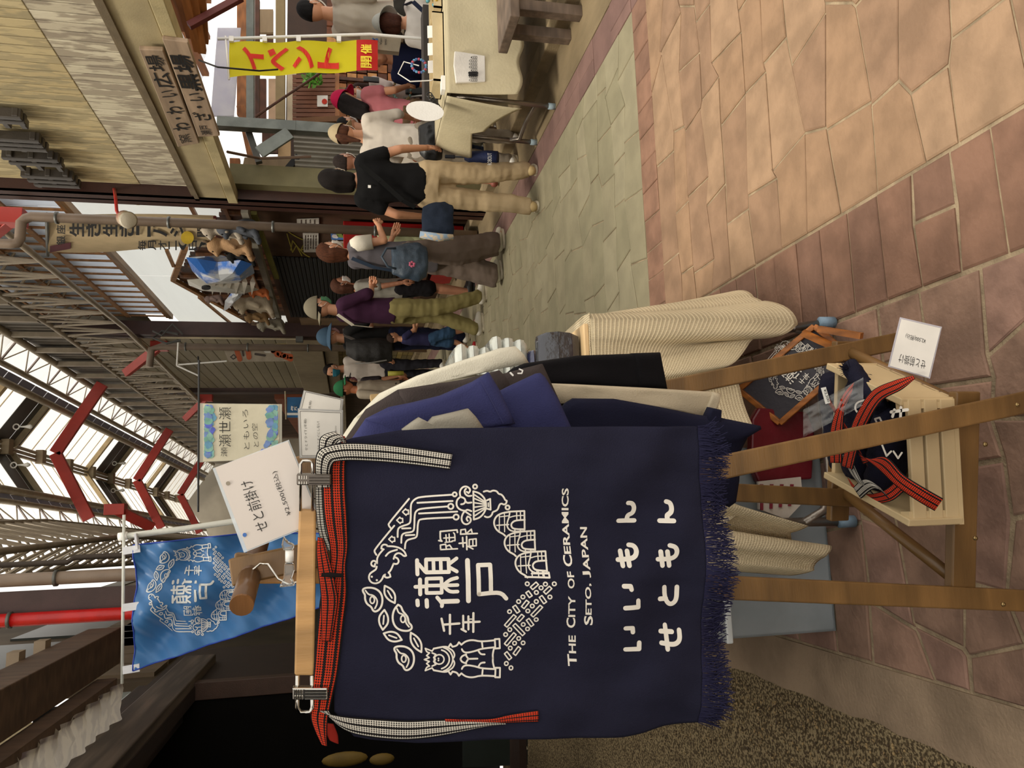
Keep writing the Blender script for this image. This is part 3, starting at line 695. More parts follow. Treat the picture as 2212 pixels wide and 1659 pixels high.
# posters on the shop wall
def poster(q, label, col, X=3.18, lines=0, blobs=()):
    P = [PX(x, y_, X) for x, y_ in q]; t = thing('poster', label, 'poster', P[0], 'papers pinned to the shop wall'); ob('sheet', MB().prism(P, (.006, 0, 0)), mat(col, .7, bump=0), t)
    PP = Plane((X-.002, 0, 0), (1, 0, 0)); xa, xb = min(p[0] for p in q), max(p[0] for p in q); ya, yb = min(p[1] for p in q), max(p[1] for p in q)
    mb = MB()
    for i in range(lines):
        x_ = xa+(xb-xa)*(i+1)/(lines+1); n_ = 5
        for j in range(n_):
            a = ya+(yb-ya)*(.12+.76*j/n_); mb.stroke([(x_, a), (x_, a+(yb-ya)*random.uniform(.05, .13))], 2.0, PP)
    if mb.v: ob('print', mb, mat('#4a3a34', .7), t)
    for (bx, by, bw, bc) in blobs: ob('print', MB().stroke([(bx-bw*.4, by), (bx+bw*.4, by+1)], bw, PP), mat(bc, .7), t)
poster([(641, 474), (689, 472), (689, 500), (642, 500)], 'white notice half hidden behind the drain pipe', '#b9b2a8', lines=4)
poster([(654, 504), (688, 504), (688, 545), (656, 545)], 'white typed notice beside the chalk drawing', '#c9c3ba', lines=5)
poster([(713, 496), (758, 496), (757, 518), (716, 518)], 'blue and green picture poster under the chalk drawing', '#4a7ac0', blobs=((740, 505, 16, '#7d9c4b'), (750, 508, 8, '#c9a04d'), (724, 510, 8, '#e2e2e2')))
poster([(710, 522), (757, 522), (756, 549), (711, 549)], 'flyer crowded with brown pictures below the blue poster', '#b8aca0', lines=3, blobs=((722, 535, 12, '#6f4a33'), (735, 530, 10, '#b8a13f'), (745, 542, 9, '#7a6f60')))
poster([(768, 518), (786, 518), (786, 545), (768, 545)], 'pale green leaflet beside the small child', '#93a48a')
PPx = Plane((3.195, 0, 0), (1, 0, 0))
mb = MB(); random.seed(3)
for s_ in ([(622, 500), (640, 512), (660, 520), (650, 540), (675, 535)], [(628, 540), (632, 520), (655, 548), (670, 556)], [(640, 496), (632, 488), (648, 492), (655, 484), (650, 500)], [(700, 532), (712, 540), (712, 555)], [(620, 505), (632, 545), (640, 530), (652, 552)]): mb.stroke(s_, 2.2, PPx)
tag(ob('chalk_drawing', mb, mat('#a8993f', .8)), 'yellow chalk line drawing on the dark shop wall', 'drawing')
# red shop box behind the woman in black
o = ob('red_cabinet', MB().box((3.0, 8.3, .10), (3.17, 8.85, 1.45)), mat('#9c1414', .45, var=.05), None, bev=.01); tag(o, 'red metal cabinet behind the woman in the black T-shirt', 'cabinet')
# low display bench with cushions
bt = thing('display_bench', 'low dark bench stacked with cushions below the shop wall', 'bench', (3.15, 9.4, .07))
ob('bench_top', MB().box((2.88, 8.9, .42), (3.18, 11.0, .46)), DKW, bt)
for yy in (8.95, 10.9): ob('leg', MB().box((2.9, yy, .0), (2.95, yy+.06, .42)), DKW, bt)
for i, (c_, l_) in enumerate((('#4d4a48', 'dark grey cushion under the patterned one'), ('#d9cdbb', 'cream cushion with small dark animals printed on it'))):
    o = ob('cushion', MB().box((2.88, 9.0, .47+.12*i), (3.16, 10.4, .58+.12*i)), mat(c_, .9), None, bev=.04); tag(o, l_, 'cushion')
o = ob('red_stool', MB().prism([(2.9, 9.3, .09), (2.9, 9.7, .09), (2.9, 9.8, .36), (2.9, 9.2, .36)], (.2, 0, 0)), mat('#8e1010', .5)); tag(o, 'red plastic bucket stool under the low bench', 'stool')
# ---- hanging cream banner behind the drain pipe
HBX = 3.02; PH = Plane((HBX, 0, 0), (1, 0, 0))
hb = thing('cloth_banner', 'long cream cloth banner with brushed black characters and a yellow dot', 'banner', PX(280, 500, HBX))
CLO = mat('#c0aa86', .85, var=.08, bump=.15, transl=.15)
def hbp(u, v, o=0): return PH(104+u*362, 466+v*(74+4*math.sin(u*6)), o)
ob('cloth', MB().grid(lambda u, v: hbp(u, v)+V((.02*math.sin(v*5+u*3), 0, 0)), 30, 8), CLO, hb, smooth=True)
ob('red_edge', MB().grid(lambda u, v: hbp(.985+u*.02, v, .004), 1, 4), mat('#7a1a1a'), hb); ob('red_edge', MB().grid(lambda u, v: PH(108+u*45, 526+v*14-u*8, .03), 2, 2), mat('#5a1622'), hb)
def hbt(s, x0, x1, y0, y1, o=.02): text(s, INK, hb, None, None, None, mapf=lambda p, q: PH(x1-(x1-x0)*q, y1-(y1-y0)*p, .03), off=o)
for i, ch in enumerate('銀座'): hbt(ch, 122, 142, 524-i*24-20, 524-i*24)
for i, ch in enumerate('生き生きニハジ'): hbt(ch, 150+i*36, 182+i*36, 468, 506, .03)
for i, ch in enumerate('毎月才二(日)'): hbt(ch, 298+i*22, 316+i*22, 514, 535)
hbt('開', 426, 448, 482, 506)
ob('yellow_dot', MB().prism([PH(405+14*math.cos(i*.393), 507+14*math.sin(i*.393), .035) for i in range(16)], (.002, 0, 0)), mat('#c9a81e'), hb)
ob('rod', MB().tube([PH(101, 462, .0), PH(103, 552, .0)], .018), DSTEEL, hb)
# ======================= PLUSH TOYS ON THE SHELF =======================
def plush(label, x, y_, h, col, kind='bear', X=2.92, cat='soft toy', ear='#6d5a48'):
    c = PX(x, y_, X); t = thing('plush_toy', label, cat, c, 'soft toys on the shelf'); m = mat(col, .95, var=.12, bump=.5, bs=80); s = h*1.2
    def f(bm):
        cap(bm, c+V((0, 0, -s*.25)), c+V((0, 0, s*.05)), s*.24, s*.18); cap(bm, c+V((-s*.03, 0, s*.32)), c+V((-s*.05, 0, s*.33)), s*.19, s*.18)
        for k in (1, -1):
            cap(bm, c+V((0, k*s*.16, s*.08)), c+V((-s*.16, k*s*.26, -s*.15)), s*.07, s*.06); cap(bm, c+V((0, k*s*.14, -s*.32)), c+V((-s*.28, k*s*.18, -s*.46)), s*.09, s*.08)
        cap(bm, c+V((-s*.18, 0, s*.28)), c+V((-s*.27, 0, s*.27)), s*.09, s*.06)
    me = blob(f, s*.045, 3, s*.01, 12); o = link('torso', me, m, t)
    for k in (1, -1):
        e = c+V((0, k*s*.15, s*.47)); l = {'bear': .06, 'rabbit': .16, 'monkey': .08}[kind]*s
        ob('ear', MB().ell(e+V((0, 0, l*.5)), (s*.03, s*.06, l), 8, 6), mat(ear if kind != 'bear' else col, .95), t, smooth=True); ob('eye', MB().ell(c+V((-s*.21, k*s*.07, s*.36)), (s*.02, s*.02, s*.02), 6, 4), BLACK, t)
    return t
for a in (('pale plush bear sitting right beside the cream banner', 480, 495, .34, '#a69a8a', 'bear'), ('tan long-legged plush monkey hanging over the shelf edge', 497, 528, .40, '#a1805e', 'monkey'), ('grey plush penguin leaning by the drain pipe', 515, 492, .36, '#4c4f55', 'bear'),
          ('cream plush elephant below the blue plastic fish', 548, 655, .46, '#b5a68f', 'monkey'), ('small brown plush dog with a green ribbon', 555, 684, .30, '#8c6f4c', 'rabbit'), ('grey plush rabbit at the far end of the shelf', 585, 700, .36, '#97907f', 'rabbit'),
          ('orange plush bear half hidden behind the plastic fish', 560, 632, .22, '#b8673c', 'bear'), ('small red and grey plush under the blue fish', 462, 645, .20, '#8f7a72', 'bear'), ('black plush cat with a white face ring', 520, 552, .26, '#1e1d1c', 'bear')): plush(*a)
ft = thing('plastic_fish', 'big toothed fish made of blue and white plastic bags', 'model', PX(480, 585, 2.85)); PF = Plane((2.85, 0, 0), (1, 0, 0))
BPL = mat('#3d72c4', .25, var=.2, sc_=3, col2='#c9ccd0', bump=.6, bs=14, coat=.5); WPL = mat('#c6c2b8', .3, var=.1, bump=.5, bs=16)
def fishbody(pts, th, m, nm):
    A = [PF(*p) for p in pts]; c_ = sum(A, V())/len(A); me = MB()
    n_ = len(A); me.v = [c_+V((-th, 0, 0)), c_+V((th, 0, 0))]+[p for p in A]+[c_.lerp(p, .6)+V((-th*.75, 0, 0)) for p in A]
    for i in range(n_):
        k_ = (i+1) % n_; me.f += [(0, 2+n_+i, 2+n_+k_), (2+n_+i, 2+i, 2+k_, 2+n_+k_), (1, 2+k_, 2+i)]
    return ob(nm, me, m, ft)
fishbody([(402, 556), (425, 558), (470, 566), (520, 562), (545, 570), (550, 590), (530, 598), (480, 600), (430, 602), (415, 585)], .16, BPL, 'upper_jaw')
fishbody([(404, 604), (440, 602), (500, 606), (545, 618), (560, 626), (540, 628), (490, 618), (430, 616), (408, 616)], .10, WPL, 'lower_jaw')
fishbody([(483, 672), (486, 650), (500, 632), (520, 622), (530, 628), (512, 645), (500, 660)], .06, BPL, 'tail_fin')
for i in range(6):
    x_ = 455+i*17; ob('tooth', MB().add([PF(x_, 600, .05), PF(x_+12, 602, .05), PF(x_+4, 622, .1), PF(x_+6, 601, -.03)], [(0, 1, 2), (1, 3, 2), (3, 0, 2), (0, 3, 1)]), mat('#d8cfc0'), ft)
ob('eye', MB().prism([PF(446+10*math.cos(i*.524), 597+4*math.sin(i*.524), .15) for i in range(12)], (.02, 0, 0)), BLACK, ft)
# ======================= FARTHER RIGHT SIDE =======================
tr2 = sroot('trim_2'); Y2 = PX(560, 722, 3.0).y
S('steel_column', MB().box((2.97, Y2, .0), (2.99, Y2+.3, 7)).box((2.97, Y2+.13, 0), (3.2, Y2+.17, 7)).box((2.97, Y2-.02, 0), (3.2, Y2, 7)), mat('#3e2723', .5), tr2)
t = thing('conduit', 'thin cream conduit with a grey junction box on the second brown column', 'conduit', (2.93, Y2-.05, 1.5))
cz0 = PX(345, 727, 2.93).z; cz1 = PX(640, 727, 2.93).z
ob('tube', MB().tube([(2.93, Y2+.03, cz1), (2.93, Y2+.03, cz0)], .018), CREAM, t); ob('box', MB().box((2.88, Y2-.02, cz1-.10), (2.97, Y2+.1, cz1+.02)), DSTEEL, t)
YQ = PX(500, 750, 2.85).y
pq = pipe('drain_pipe', 'grey drain pipe with an elbow beside the second brown column', [(2.85, YQ, .0), (2.85, YQ, PX(352, 752, 2.85).z), (2.80, YQ, PX(345, 752, 2.85).z+.1), (2.5, YQ, PX(345, 752, 2.85).z+.12)], .06, PIPE, clamps=[(2.85, YQ, PX(x_, 750, 2.85).z) for x_ in (402, 535, 665)])
wf = sroot('wall_far_right'); Y3 = PX(560, 838, 3.05).y
shm = [mat(c, .6, var=.05) for c in ('#8d8064', '#877a5f')]
z = PX(640, 790, 3.05).z; zt3 = 5.6; i = 0
while z < zt3: ob('shutter_panel', MB().box((3.05, Y2+.35, z), (3.09, Y3, z+.20)), shm[i % 2], wf, bev=.012); z += .205; i += 1
z0 = PX(640, 790, 3.05).z
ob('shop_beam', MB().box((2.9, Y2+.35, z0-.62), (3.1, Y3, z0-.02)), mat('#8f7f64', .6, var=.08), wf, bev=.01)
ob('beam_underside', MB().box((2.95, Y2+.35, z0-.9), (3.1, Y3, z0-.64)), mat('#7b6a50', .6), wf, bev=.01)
TL = [mat(c, .5, var=.15) for c in ('#8f7a3e', '#83703a', '#9a854a', '#6f603a')]
for j in range(20):
    for k in range(6): ob('wall_tile', MB().box((3.12, Y2+.4+k*(Y3-Y2-.4)/6, .1+j*.11), (3.15, Y2+.4+(k+1)*(Y3-Y2-.4)/6-.03, .1+j*.11+.10)), random.choice(TL), wf)
S('tile_backing', MB().box((3.15, Y2+.3, 0), (3.3, Y3, z0)), mat('#4a3f2c'), wf)
S('far_frontage', MB().box((3.08, Y3+.5, 0), (3.2, 34, 5.6)), mat('#4d3b2e', .8, var=.25, sc_=1.5), wf)
S('far_signboard', MB().box((2.9, Y3+.9, 2.6), (3.08, 34, 3.3)), mat('#8a4a2c', .6, var=.2, sc_=1), wf); S('far_sill', MB().box((2.9, Y3+.9, 1.5), (3.08, 34, 1.62)), mat('#b9aa90'), wf)
S('far_awning', MB().box((2.6, Y3+2, 2.2), (3.08, 34, 2.3)), mat('#7c6b58'), wf)
tr3 = sroot('trim_3'); S('steel_column', MB().box((2.95, Y3+.05, 0), (3.15, Y3+.4, 7)), mat('#3a2620', .5), tr3)
# projecting painted banner above the shop beam
YN = Y2+.45; nb = thing('painted_banner', 'white banner with orange shapes and grey writing over the second shop', 'banner', PY(560, 765, YN)); PN = Plane((0, YN, 0), (0, 1, 0))
ob('cloth', MB().prism([PN(478, 746), (PN(495, 782)), PN(632, 780), PN(624, 742)], (0, .01, 0)), mat('#a89c8a', .8), nb)
for q_, c_ in ((((510, 752), (518, 776)), '#b35a34'), (((535, 752), (538, 772)), '#b35a34'), (((590, 758), (628, 776)), '#b9592f'), (((598, 766), (628, 770)), '#b9592f'), (((595, 748), (620, 747)), '#c9b47a'), (((575, 757), (590, 757)), '#cfcabf')):
    ob('print', MB().stroke(list(q_), 11, PN, .004), mat(c_, .7), nb)
ob('print', MB().stroke([(500, 770), (505, 766), (510, 772), (504, 776), (498, 771)], 2.5, PN, .006).stroke([(548, 756), (572, 757)], 3, PN, .006).stroke([(552, 765), (572, 768)], 5, PN, .006).stroke([(524, 758), (526, 768)], 4, PN, .006), mat('#4a4038'), nb)
# small blue festival flag, far
YF = 14.0; fl = thing('festival_flag', 'small blue flag with white characters hanging from a far thin pole', 'flag', PY(640, 880, YF)); PFg = Plane((0, YF, 0), (0, 1, 0))
ob('cloth', MB().prism([PFg(620, 858), PFg(620, 902), PFg(690, 902), PFg(690, 858)], (0, .01, 0)), mat('#2f6a9c', .7), fl)
ob('pole', MB().tube([PY(616, 845, YF), PY(618, 906, YF)], .012), CREAM, fl); text('祭', WHITE, fl, None, None, None, mapf=lambda p, q: PFg(642-14*q, 888-12*p, .01), off=.02)
ob('stripe', MB().prism([PFg(620, 892, .01), PFg(620, 897, .01), PFg(650, 897, .01), PFg(650, 892, .01)], (0, -.004, 0)), WHITE, fl)
# end of the street
S('street_end', MB().box((-3, 34, 0), (5, 34.2, 9)), mat('#8d8474', .8, var=.3, sc_=.5), wf)
# ======================= ARCADE ROOF =======================
arc = sroot('ceiling_arcade')
def xc(Y): return 1.47-.052*max(0, Y-13)
STL_ = mat('#a89a86', .5, .15, var=.1); STLD = mat('#6b6358', .5, .3)
YE = 33.0
def run(name, dx, Z, r, m=STL_, y0=8.5, bend=True, n=8, step=1.5):
    pts = []; y = y0
    while y < YE: pts.append((xc(y)+dx if bend else dx, y, Z)); y += step
    return ob(name, MB().tube(pts, r, n), m, arc, smooth=True)
def truss(sx, A, B, Cc, y0):
    for c_ in (A, B, Cc): run('truss_chord', c_[0], c_[1], .038, y0=y0)
    y = y0; i = 0; P3 = lambda c_, yy: V((xc(yy)+c_[0], yy, c_[1])); farm = MB()
    while y < YE-.7:
        segs = [(P3(A, y), P3(B, y+.3)), (P3(B, y+.3), P3(A, y+.6)), (P3(A, y), P3(Cc, y+.3)), (P3(Cc, y+.3), P3(A, y+.6)), (P3(B, y), P3(Cc, y+.3)), (P3(Cc, y+.3), P3(B, y+.6)), (P3(A, y), P3(B, y))]
        for a, b in segs:
            if y < y0+9: ob('truss_rod', MB().tube([a, b], .018, 6, cap=False), STL_, arc)
            else: farm.tube([a, b], .018, 5, cap=False)
        y += .6
    stuff(ob('truss_rods', farm, STL_, arc))
truss(1, (1.47, 4.85), (1.47, 5.88), (1.95, 5.45), 8.2)
truss(-1, (-1.77, 4.75), (-1.50, 5.9), (-2.2, 5.5), 7.0)
# eave wall with louvres above the right truss
y = 8.2
while y < YE-1:
    for k in range(5): ob('louvre', MB().box((xc(y)+1.50, y+.02+k*.2, 5.92), (xc(y)+1.52, y+.15+k*.2, 6.68)), STLD, arc) if y < 16 else None
    ob('purlin', MB().box((xc(y)+1.42, y, 5.90), (xc(y)+1.50, y+.09, 6.70)), STL_, arc); y += 1.0
mb = MB(); mb.grid(lambda u, v: (xc(8+u*25)+1.56, 8+u*25, 5.9+v*.8), 24, 1); S('eave_sheet', mb, mat('#5f584c', .7), arc)
mb = MB(); mb.grid(lambda u, v: (xc(8+u*25)+2.1+.0*v, 8+u*25, 4.9+v*1.9), 24, 1); S('upper_wall', mb, mat('#575045', .8, var=.2), arc)
# skylights
def rf(dx):   # roof height over half width
    a = abs(dx); return 6.72+(1.45-a)/1.45*.98
GLW = mat('#fbfbf8', .5, transl=.3, alpha=.25, bump=0, var=.02); GREYP = mat('#8f8c92', .5, transl=.35, bump=0); SLATE = mat('#4d4a44', .6, var=.15, sc_=2)
CH_Y = [10.9, 16.8, 22.9, 28.5]
def rpt(dx, Y, o=0): return V((xc(Y)+dx, Y, rf(dx)+o))
y = 8.3
while y < YE-.6:
    dark = any(c_-1.9 < y < c_-.75 for c_ in CH_Y)
    for s_ in (1, -1):
        for (a, b, m) in ((.06, .86, SLATE if dark else GLW), (.90, 1.06, GREYP), (1.12, 1.45, GLW)):
            ob('roof_panel', MB().add([rpt(s_*a, y+.01), rpt(s_*b, y+.01), rpt(s_*b, y+.56), rpt(s_*a, y+.56), rpt(s_*a, y+.01, .012), rpt(s_*b, y+.01, .012), rpt(s_*b, y+.56, .012), rpt(s_*a, y+.56, .012)], [(3,2,1,0),(4,5,6,7),(0,1,5,4),(1,2,6,5),(2,3,7,6),(3,0,4,7)]), m, arc)
        if not dark:
            ob('glazing_bar', MB().beam(rpt(s_*.06, y, -.0), rpt(s_*.88, y, -.0), .02, .015), mat('#c9b48e', .6), arc)
    y += .58
for c_ in CH_Y:
    for s_ in (1, -1):
        ob('cream_rib', MB().beam(rpt(s_*.02, c_-2.6, -.05), rpt(s_*.9, c_-2.6, -.05), .12, .10), mat('#c2a97f', .6), arc); ob('slate_frame', MB().beam(rpt(s_*.02, c_-.72, -.05), rpt(s_*.9, c_-.72, -.05), .06, .10), CREAM, arc)
for dx, r, o in ((.88, .07, -.06), (-.88, .07, -.06), (1.10, .05, -.05), (-1.10, .05, -.05), (1.47, .06, -.03), (-1.47, .06, -.03)):
    pts = []; yy = 8.3
    while yy < YE: pts.append(rpt(dx, yy, o)); yy += 1.5
    ob('roof_beam', MB().tube(pts, r, 8), mat('#a3947c', .5), arc, smooth=True)
pts = [rpt(0, 8.3+i*1.5, -.10) for i in range(17)]
for d_ in (-.08, 0, .08): ob('ridge_pipe', MB().tube([p+V((d_, 0, -.03*abs(d_))) for p in pts], .035, 8), mat('#8f8069', .5), arc, smooth=True)
for i in range(14):
    p = rpt(0, 9.2+i*1.6, -.18); ob('ridge_bracket', MB().box(tuple(p-V((.14, .1, .07))), tuple(p+V((.14, .1, .07)))), mat('#8a7a60', .5), arc, bev=.01)
for k in range(24):
    yy = 8.6+k; 
    for s_ in (1, -1): ob('band_rod', MB().tube([rpt(s_*1.12, yy, -.02), rpt(s_*1.45, yy+.5, -.02), rpt(s_*1.12, yy+1, -.02)], .012, 6), STL_, arc)
    ob('band_bar', MB().beam(rpt(1.10, yy, -.02), rpt(1.46, yy, -.02), .05, .02), mat('#b9aaa4', .6), arc); ob('band_bar', MB().beam(rpt(-1.10, yy, -.02), rpt(-1.46, yy, -.02), .05, .02), mat('#b9aaa4', .6), arc)
# pulley rings hanging on the slate panels
for c_ in CH_Y[:3]:
    for s_ in (.35, -.35):
        p = rpt(s_, c_-1.3, -.06); r_ = thing('pulley_ring', 'cream ring with a teardrop weight, %s of the ridge under the %s dark roof panel' % ('right' if s_ > 0 else 'left', ('nearest', 'second', 'third')[CH_Y.index(c_)]), 'ring', p, 'pulley rings under the roof')
        ob('ring', MB().tube([p+V((.05*math.cos(t), 0, -.05+.05*math.sin(t))) for t in [i*.5236 for i in range(13)]], .012, 6), WHITE, r_); ob('weight', MB().tube([p+V((0, 0, -.10)), p+V((0, 0, -.2)), p+V((0, 0, -.28)), p+V((0, 0, -.32))], [.01, .02, .045, .02], 8), WHITE, r_, smooth=True)
# red gable frames
REDF = mat('#b5382c', .4, var=.06, bump=.03)
for i, c_ in enumerate(CH_Y[1:]):
    r_ = thing('red_gable_frame', ['largest red steel gable frame under the roof, nearest the camera', 'middle red steel gable frame under the roof', 'smallest and farthest red gable frame under the roof'][i], 'frame', (xc(c_), c_, 7.3), 'red gable frames')
    Rr = V((xc(c_)+1.42, c_, 6.32)); A = V((xc(c_)+.02, c_, 7.12)); Lf = V((xc(c_)-1.30, c_, 6.44))
    ob('rafter', MB().beam(Rr, A, .22, .10, (0, 1, 0)), REDF, r_, bev=.008); ob('rafter', MB().beam(Lf, A, .22, .10, (0, 1, 0)), REDF, r_, bev=.008)
# red brackets on the truss and columns
def rb(label, p, q, w_=.14): 
    t = thing('red_bracket', label, 'bracket', p); ob('arm', MB().beam(p, q, w_, .12, (0, 1, 0)), REDF, t, bev=.006); ob('plate', MB().obox(p, (.08, 0, 0), (0, .09, 0), (0, 0, .14)), REDF, t, bev=.006); return t
rb('red steel bracket on the right truss at the picture corner', PY(22, 470, 8.2), PY(-40, 520, 8.6)); rb('red steel bracket where the second column meets the truss', PY(345, 748, 14.3), PY(272, 806, 14.8)); rb('red bracket end low on the right truss behind the watercolour sheet', PY(446, 860, 19), PY(400, 905, 19.4))
rb('red steel brace running down the left truss above the blue flag', PY(250, 1100, 12.4), PY(330, 1140, 12.6)); 
tag(ob('wire_bundle', MB().tube([PY(385, 722, 13.3), PY(350, 715, 13.3), PY(330, 730, 13.2), PY(360, 742, 13.2), PY(390, 735, 13.2)], .02).tube([PY(395, 722, 13.3), PY(372, 700, 13.2), PY(350, 725, 13.1), PY(330, 715, 13.2)], .015), mat('#4c4a46')), 'tangle of grey cables at the top of the second column', 'cable')
t = thing('tie_rods', 'thin white tie rods meeting at a knot above the far shutter', 'rod', PY(430, 810, 12.0)); 
for a, b in (((385, 740), (382, 790)), ((382, 790), (430, 812)), ((385, 788), (490, 780)), ((430, 812), (428, 770))): ob('rod', MB().tube([PY(*a, 12.0), PY(*b, 12.0)], .012, 6), WHITE if a[0] != 430 else BLACK, t)
# ======================= LEFT SIDE =======================
wl = sroot('wall_left'); WD = wood('#33231a', .8, (1, 1, 8), .3, .6); WDL = wood('#5d4838', .8, (1, 8, 1), .3, .6)
LXW = -1.5; YJ = PX(500, 1476, LXW).y; zh = PX(398, 1483, LXW).z
S('dark_frontage', MB().box((LXW-.1, YJ, 0), (LXW, 9.5, zh+.35)), mat('#2d2019', .6, var=.15), wl)
S('door_jamb', MB().box((LXW-.12, YJ-.02, 0), (LXW+.03, YJ+.10, zh)), mat('#4a3428', .5), wl, bev=.005)
S('door_lintel', MB().box((LXW-.3, -1, zh), (LXW+.02, YJ+.1, zh+.40)), WD, wl, bev=.01); S('lintel_trim', MB().box((LXW-.12, -1, zh-.10), (LXW+.0, YJ, zh)), mat('#2a1c15'), wl)
S('upper_frontage', MB().box((LXW-.1, 9.5, 0), (LXW, 32, 4.7)), mat('#40382b', .8, var=.3, sc_=1), wl)
S('upper_left_wall', MB().box((-1.62, 8.0, 3.0), (-1.52, 33, 6.6)), mat('#564a3b', .8, var=.25, sc_=1), wl)
S('left_eave_sheet', MB().box((-1.6, 8.0, 6.3), (-1.5, 33, 6.7)), mat('#5f584c'), wl)
for k in range(9): S('upper_window', MB().box((-1.54, 8.6+k*2.6, 4.2), (-1.49, 10.7+k*2.6, 5.6)), mat('#262a22', .4), wl)
for k in range(7): S('dark_window', MB().box((LXW-.02, 10+k*3, 3.3), (LXW+.02, 12.6+k*3, 4.4)), mat('#1d211b', .3), wl)
S('render_wall', MB().box((LXW-.4, 2, zh+.28), (LXW-.3, 8.0, 9.0)), mat('#c8b995', .9, var=.15), wl)
S('grey_rail', MB().box((LXW-.2, 3, zh+.55), (LXW-.1, 9.5, zh+.64)).box((LXW-.2, 3, zh+.75), (LXW-.1, 9.5, zh+.84)), mat('#a5aca8', .5), wl)
for k in range(8): ob('wall_panel', MB().box((LXW-.06, 8.2+k*.6, zh+.4), (LXW+.02, 8.76+k*.6, 4.6)), mat('#6b5a44', .7), wl)
# interior of the dark shop; its shade is put into the near-black colour
gloom = mat('#0a0806', .95, bump=0)
S('dark_room', MB().box((-6, -1, 0), (-5.9, YJ, 4)).box((-6, YJ, 0), (LXW-.1, YJ+.1, 4)).box((-6, -1, 3.2), (LXW-.1, YJ, 3.3)).box((-6, -1.1, 0), (LXW, -1, 3.3)), gloom, wl)
S('dark_floor', MB().box((-6, -1, -.02), (-3.1, YJ, .03)), gloom, wl)
t = thing('dark_bench', 'dark wooden bench end poking in under the navy apron at the shop door', 'bench', (-1.6, 4.4, .012))
a = G(1180, 1640, .28); ob('bench_seat', MB().obox(G(1120, 1652, .42), (.5, -.05, 0), (.01, .12, 0), (0, 0, .02)), mat('#2b1d16', .4), t); ob('bench_front', MB().obox(G(1120, 1656, .34), (.5, -.05, 0), (.005, .02, 0), (0, 0, .05)), mat('#332219', .5), t); 
for s_ in (-.42, .42): ob('leg', MB().obox(G(1120, 1656, .34)+V((s_, -.04*s_, -.18)), (.02, 0, 0), (0, .02, 0), (0, 0, .155)), mat('#2b1d16'), t)
o = ob('paper_scrap', MB().prism([PY(x, y, 5.6) for x, y in ((1105, 1606), (1128, 1612), (1136, 1606), (1140, 1618), (1128, 1628), (1126, 1650), (1112, 1636))], (0, .05, 0)), mat('#b5a88c', .9)); tag(o, 'crumpled white paper hanging in the dark shop below the apron', 'paper')
o = ob('chalk_board', MB().prism([PY(x, y, 5.9) for x, y in ((1000, 1600), (1140, 1596), (1140, 1652), (1000, 1658))], (0, .03, 0)), mat('#101a12', .6)); tag(o, 'dark green chalkboard in the dark shop left of the apron', 'board')
for i, (x0, x1, yc, l_) in enumerate(((700, 790, 1640, 'long dim yellow cushion in the dark shop'), (800, 850, 1640, 'dim yellow oval plaque in the dark shop'))):
    mb = MB(); c_ = PY((x0+x1)/2, yc, 5.7); mb.ell(c_, ((.04 if i else .05), .03, (x1-x0)/1650*5.7*.5), 12, 8); tag(ob('plaque', mb, mat('#6b5418', .7), smooth=True), l_, 'plaque')
# eave beams overhead
z1 = PX(258, 1357, -.85).z; z2 = PX(205, 1352, -.85).z; ye = PX(230, 1385, -.95).y
eb = sroot('trim_4')
S('eave_beam', MB().box((-1.12, .2, z1), (-.85, ye, z2)), WDL, eb, bev=.006)
for k in range(12): ob('rafter_end', MB().box((-.96, 1.2+k*.42, z2), (-.80, 1.3+k*.42, z2+.07)), mat('#8a7a66'), eb)
S('eave_fascia', MB().box((-1.20, .2, z1-.11), (-1.14, 6.2, z1+.02)), WDL, eb)
mb = MB(); mb.grid(lambda u, v: (-1.17-u*.30, .2+v*6.0, z1-.13+.02*math.sin(v*150)+.03*noise.noise(V((u*4, v*30, 0)))), 8, 240); S('eave_sheet', mb, mat('#d8d0c4', .3, transl=.6, var=.3, sc_=5, stretch=(1, 3, 1), col2='#9b8f94'), eb, smooth=True)
S('header_beam', MB().box((-1.62, .2, z1-.40), (-1.42, PX(395, 1435, -1.5).y, z1-.10)), wood('#6a5d52', .6, (2, .5, 6), .6, .6), eb, bev=.01)
# pipes on the left column
yl = 7.2
def lp(y_): return PY(200, y_, yl).x
xg = lp(1245); pipe('drain_pipe', 'fat grey drain pipe with a clamp left of the arcade', [(xg, yl, .0), (xg, yl, 5.2)], .055, PIPE, clamps=[(xg, yl, PY(122, 1240, yl).z)])
tr5 = sroot('trim_5'); xa, xb = lp(1312), lp(1275); S('steel_column', MB().box((xa, yl+.05, 0), (xb, yl+.3, 5.2)).box((xa-.02, yl+.02, 0), (xb+.02, yl+.05, 5.2)), mat('#4a3431', .5), tr5)
xr = lp(1328); pipe('red_pipe', 'bright red square-edged pipe beside the brown column at left', [(xr, yl-.05, .0), (xr, yl-.05, 5.2)], .055, mat('#c01010', .35), clamps=[(xr, yl-.05, PY(28, 1325, yl).z)])
pipe('conduit', 'thin dark conduit bending above the grey drain pipe', [(xg+.14, yl+.5, .0), (xg+.14, yl+.5, PY(160, 1217, yl+.5).z), (xg+.10, yl+.5, PY(145, 1225, yl+.5).z), (xg+.1, yl+.5, 5.0)], .025, mat('#4a3f36'))
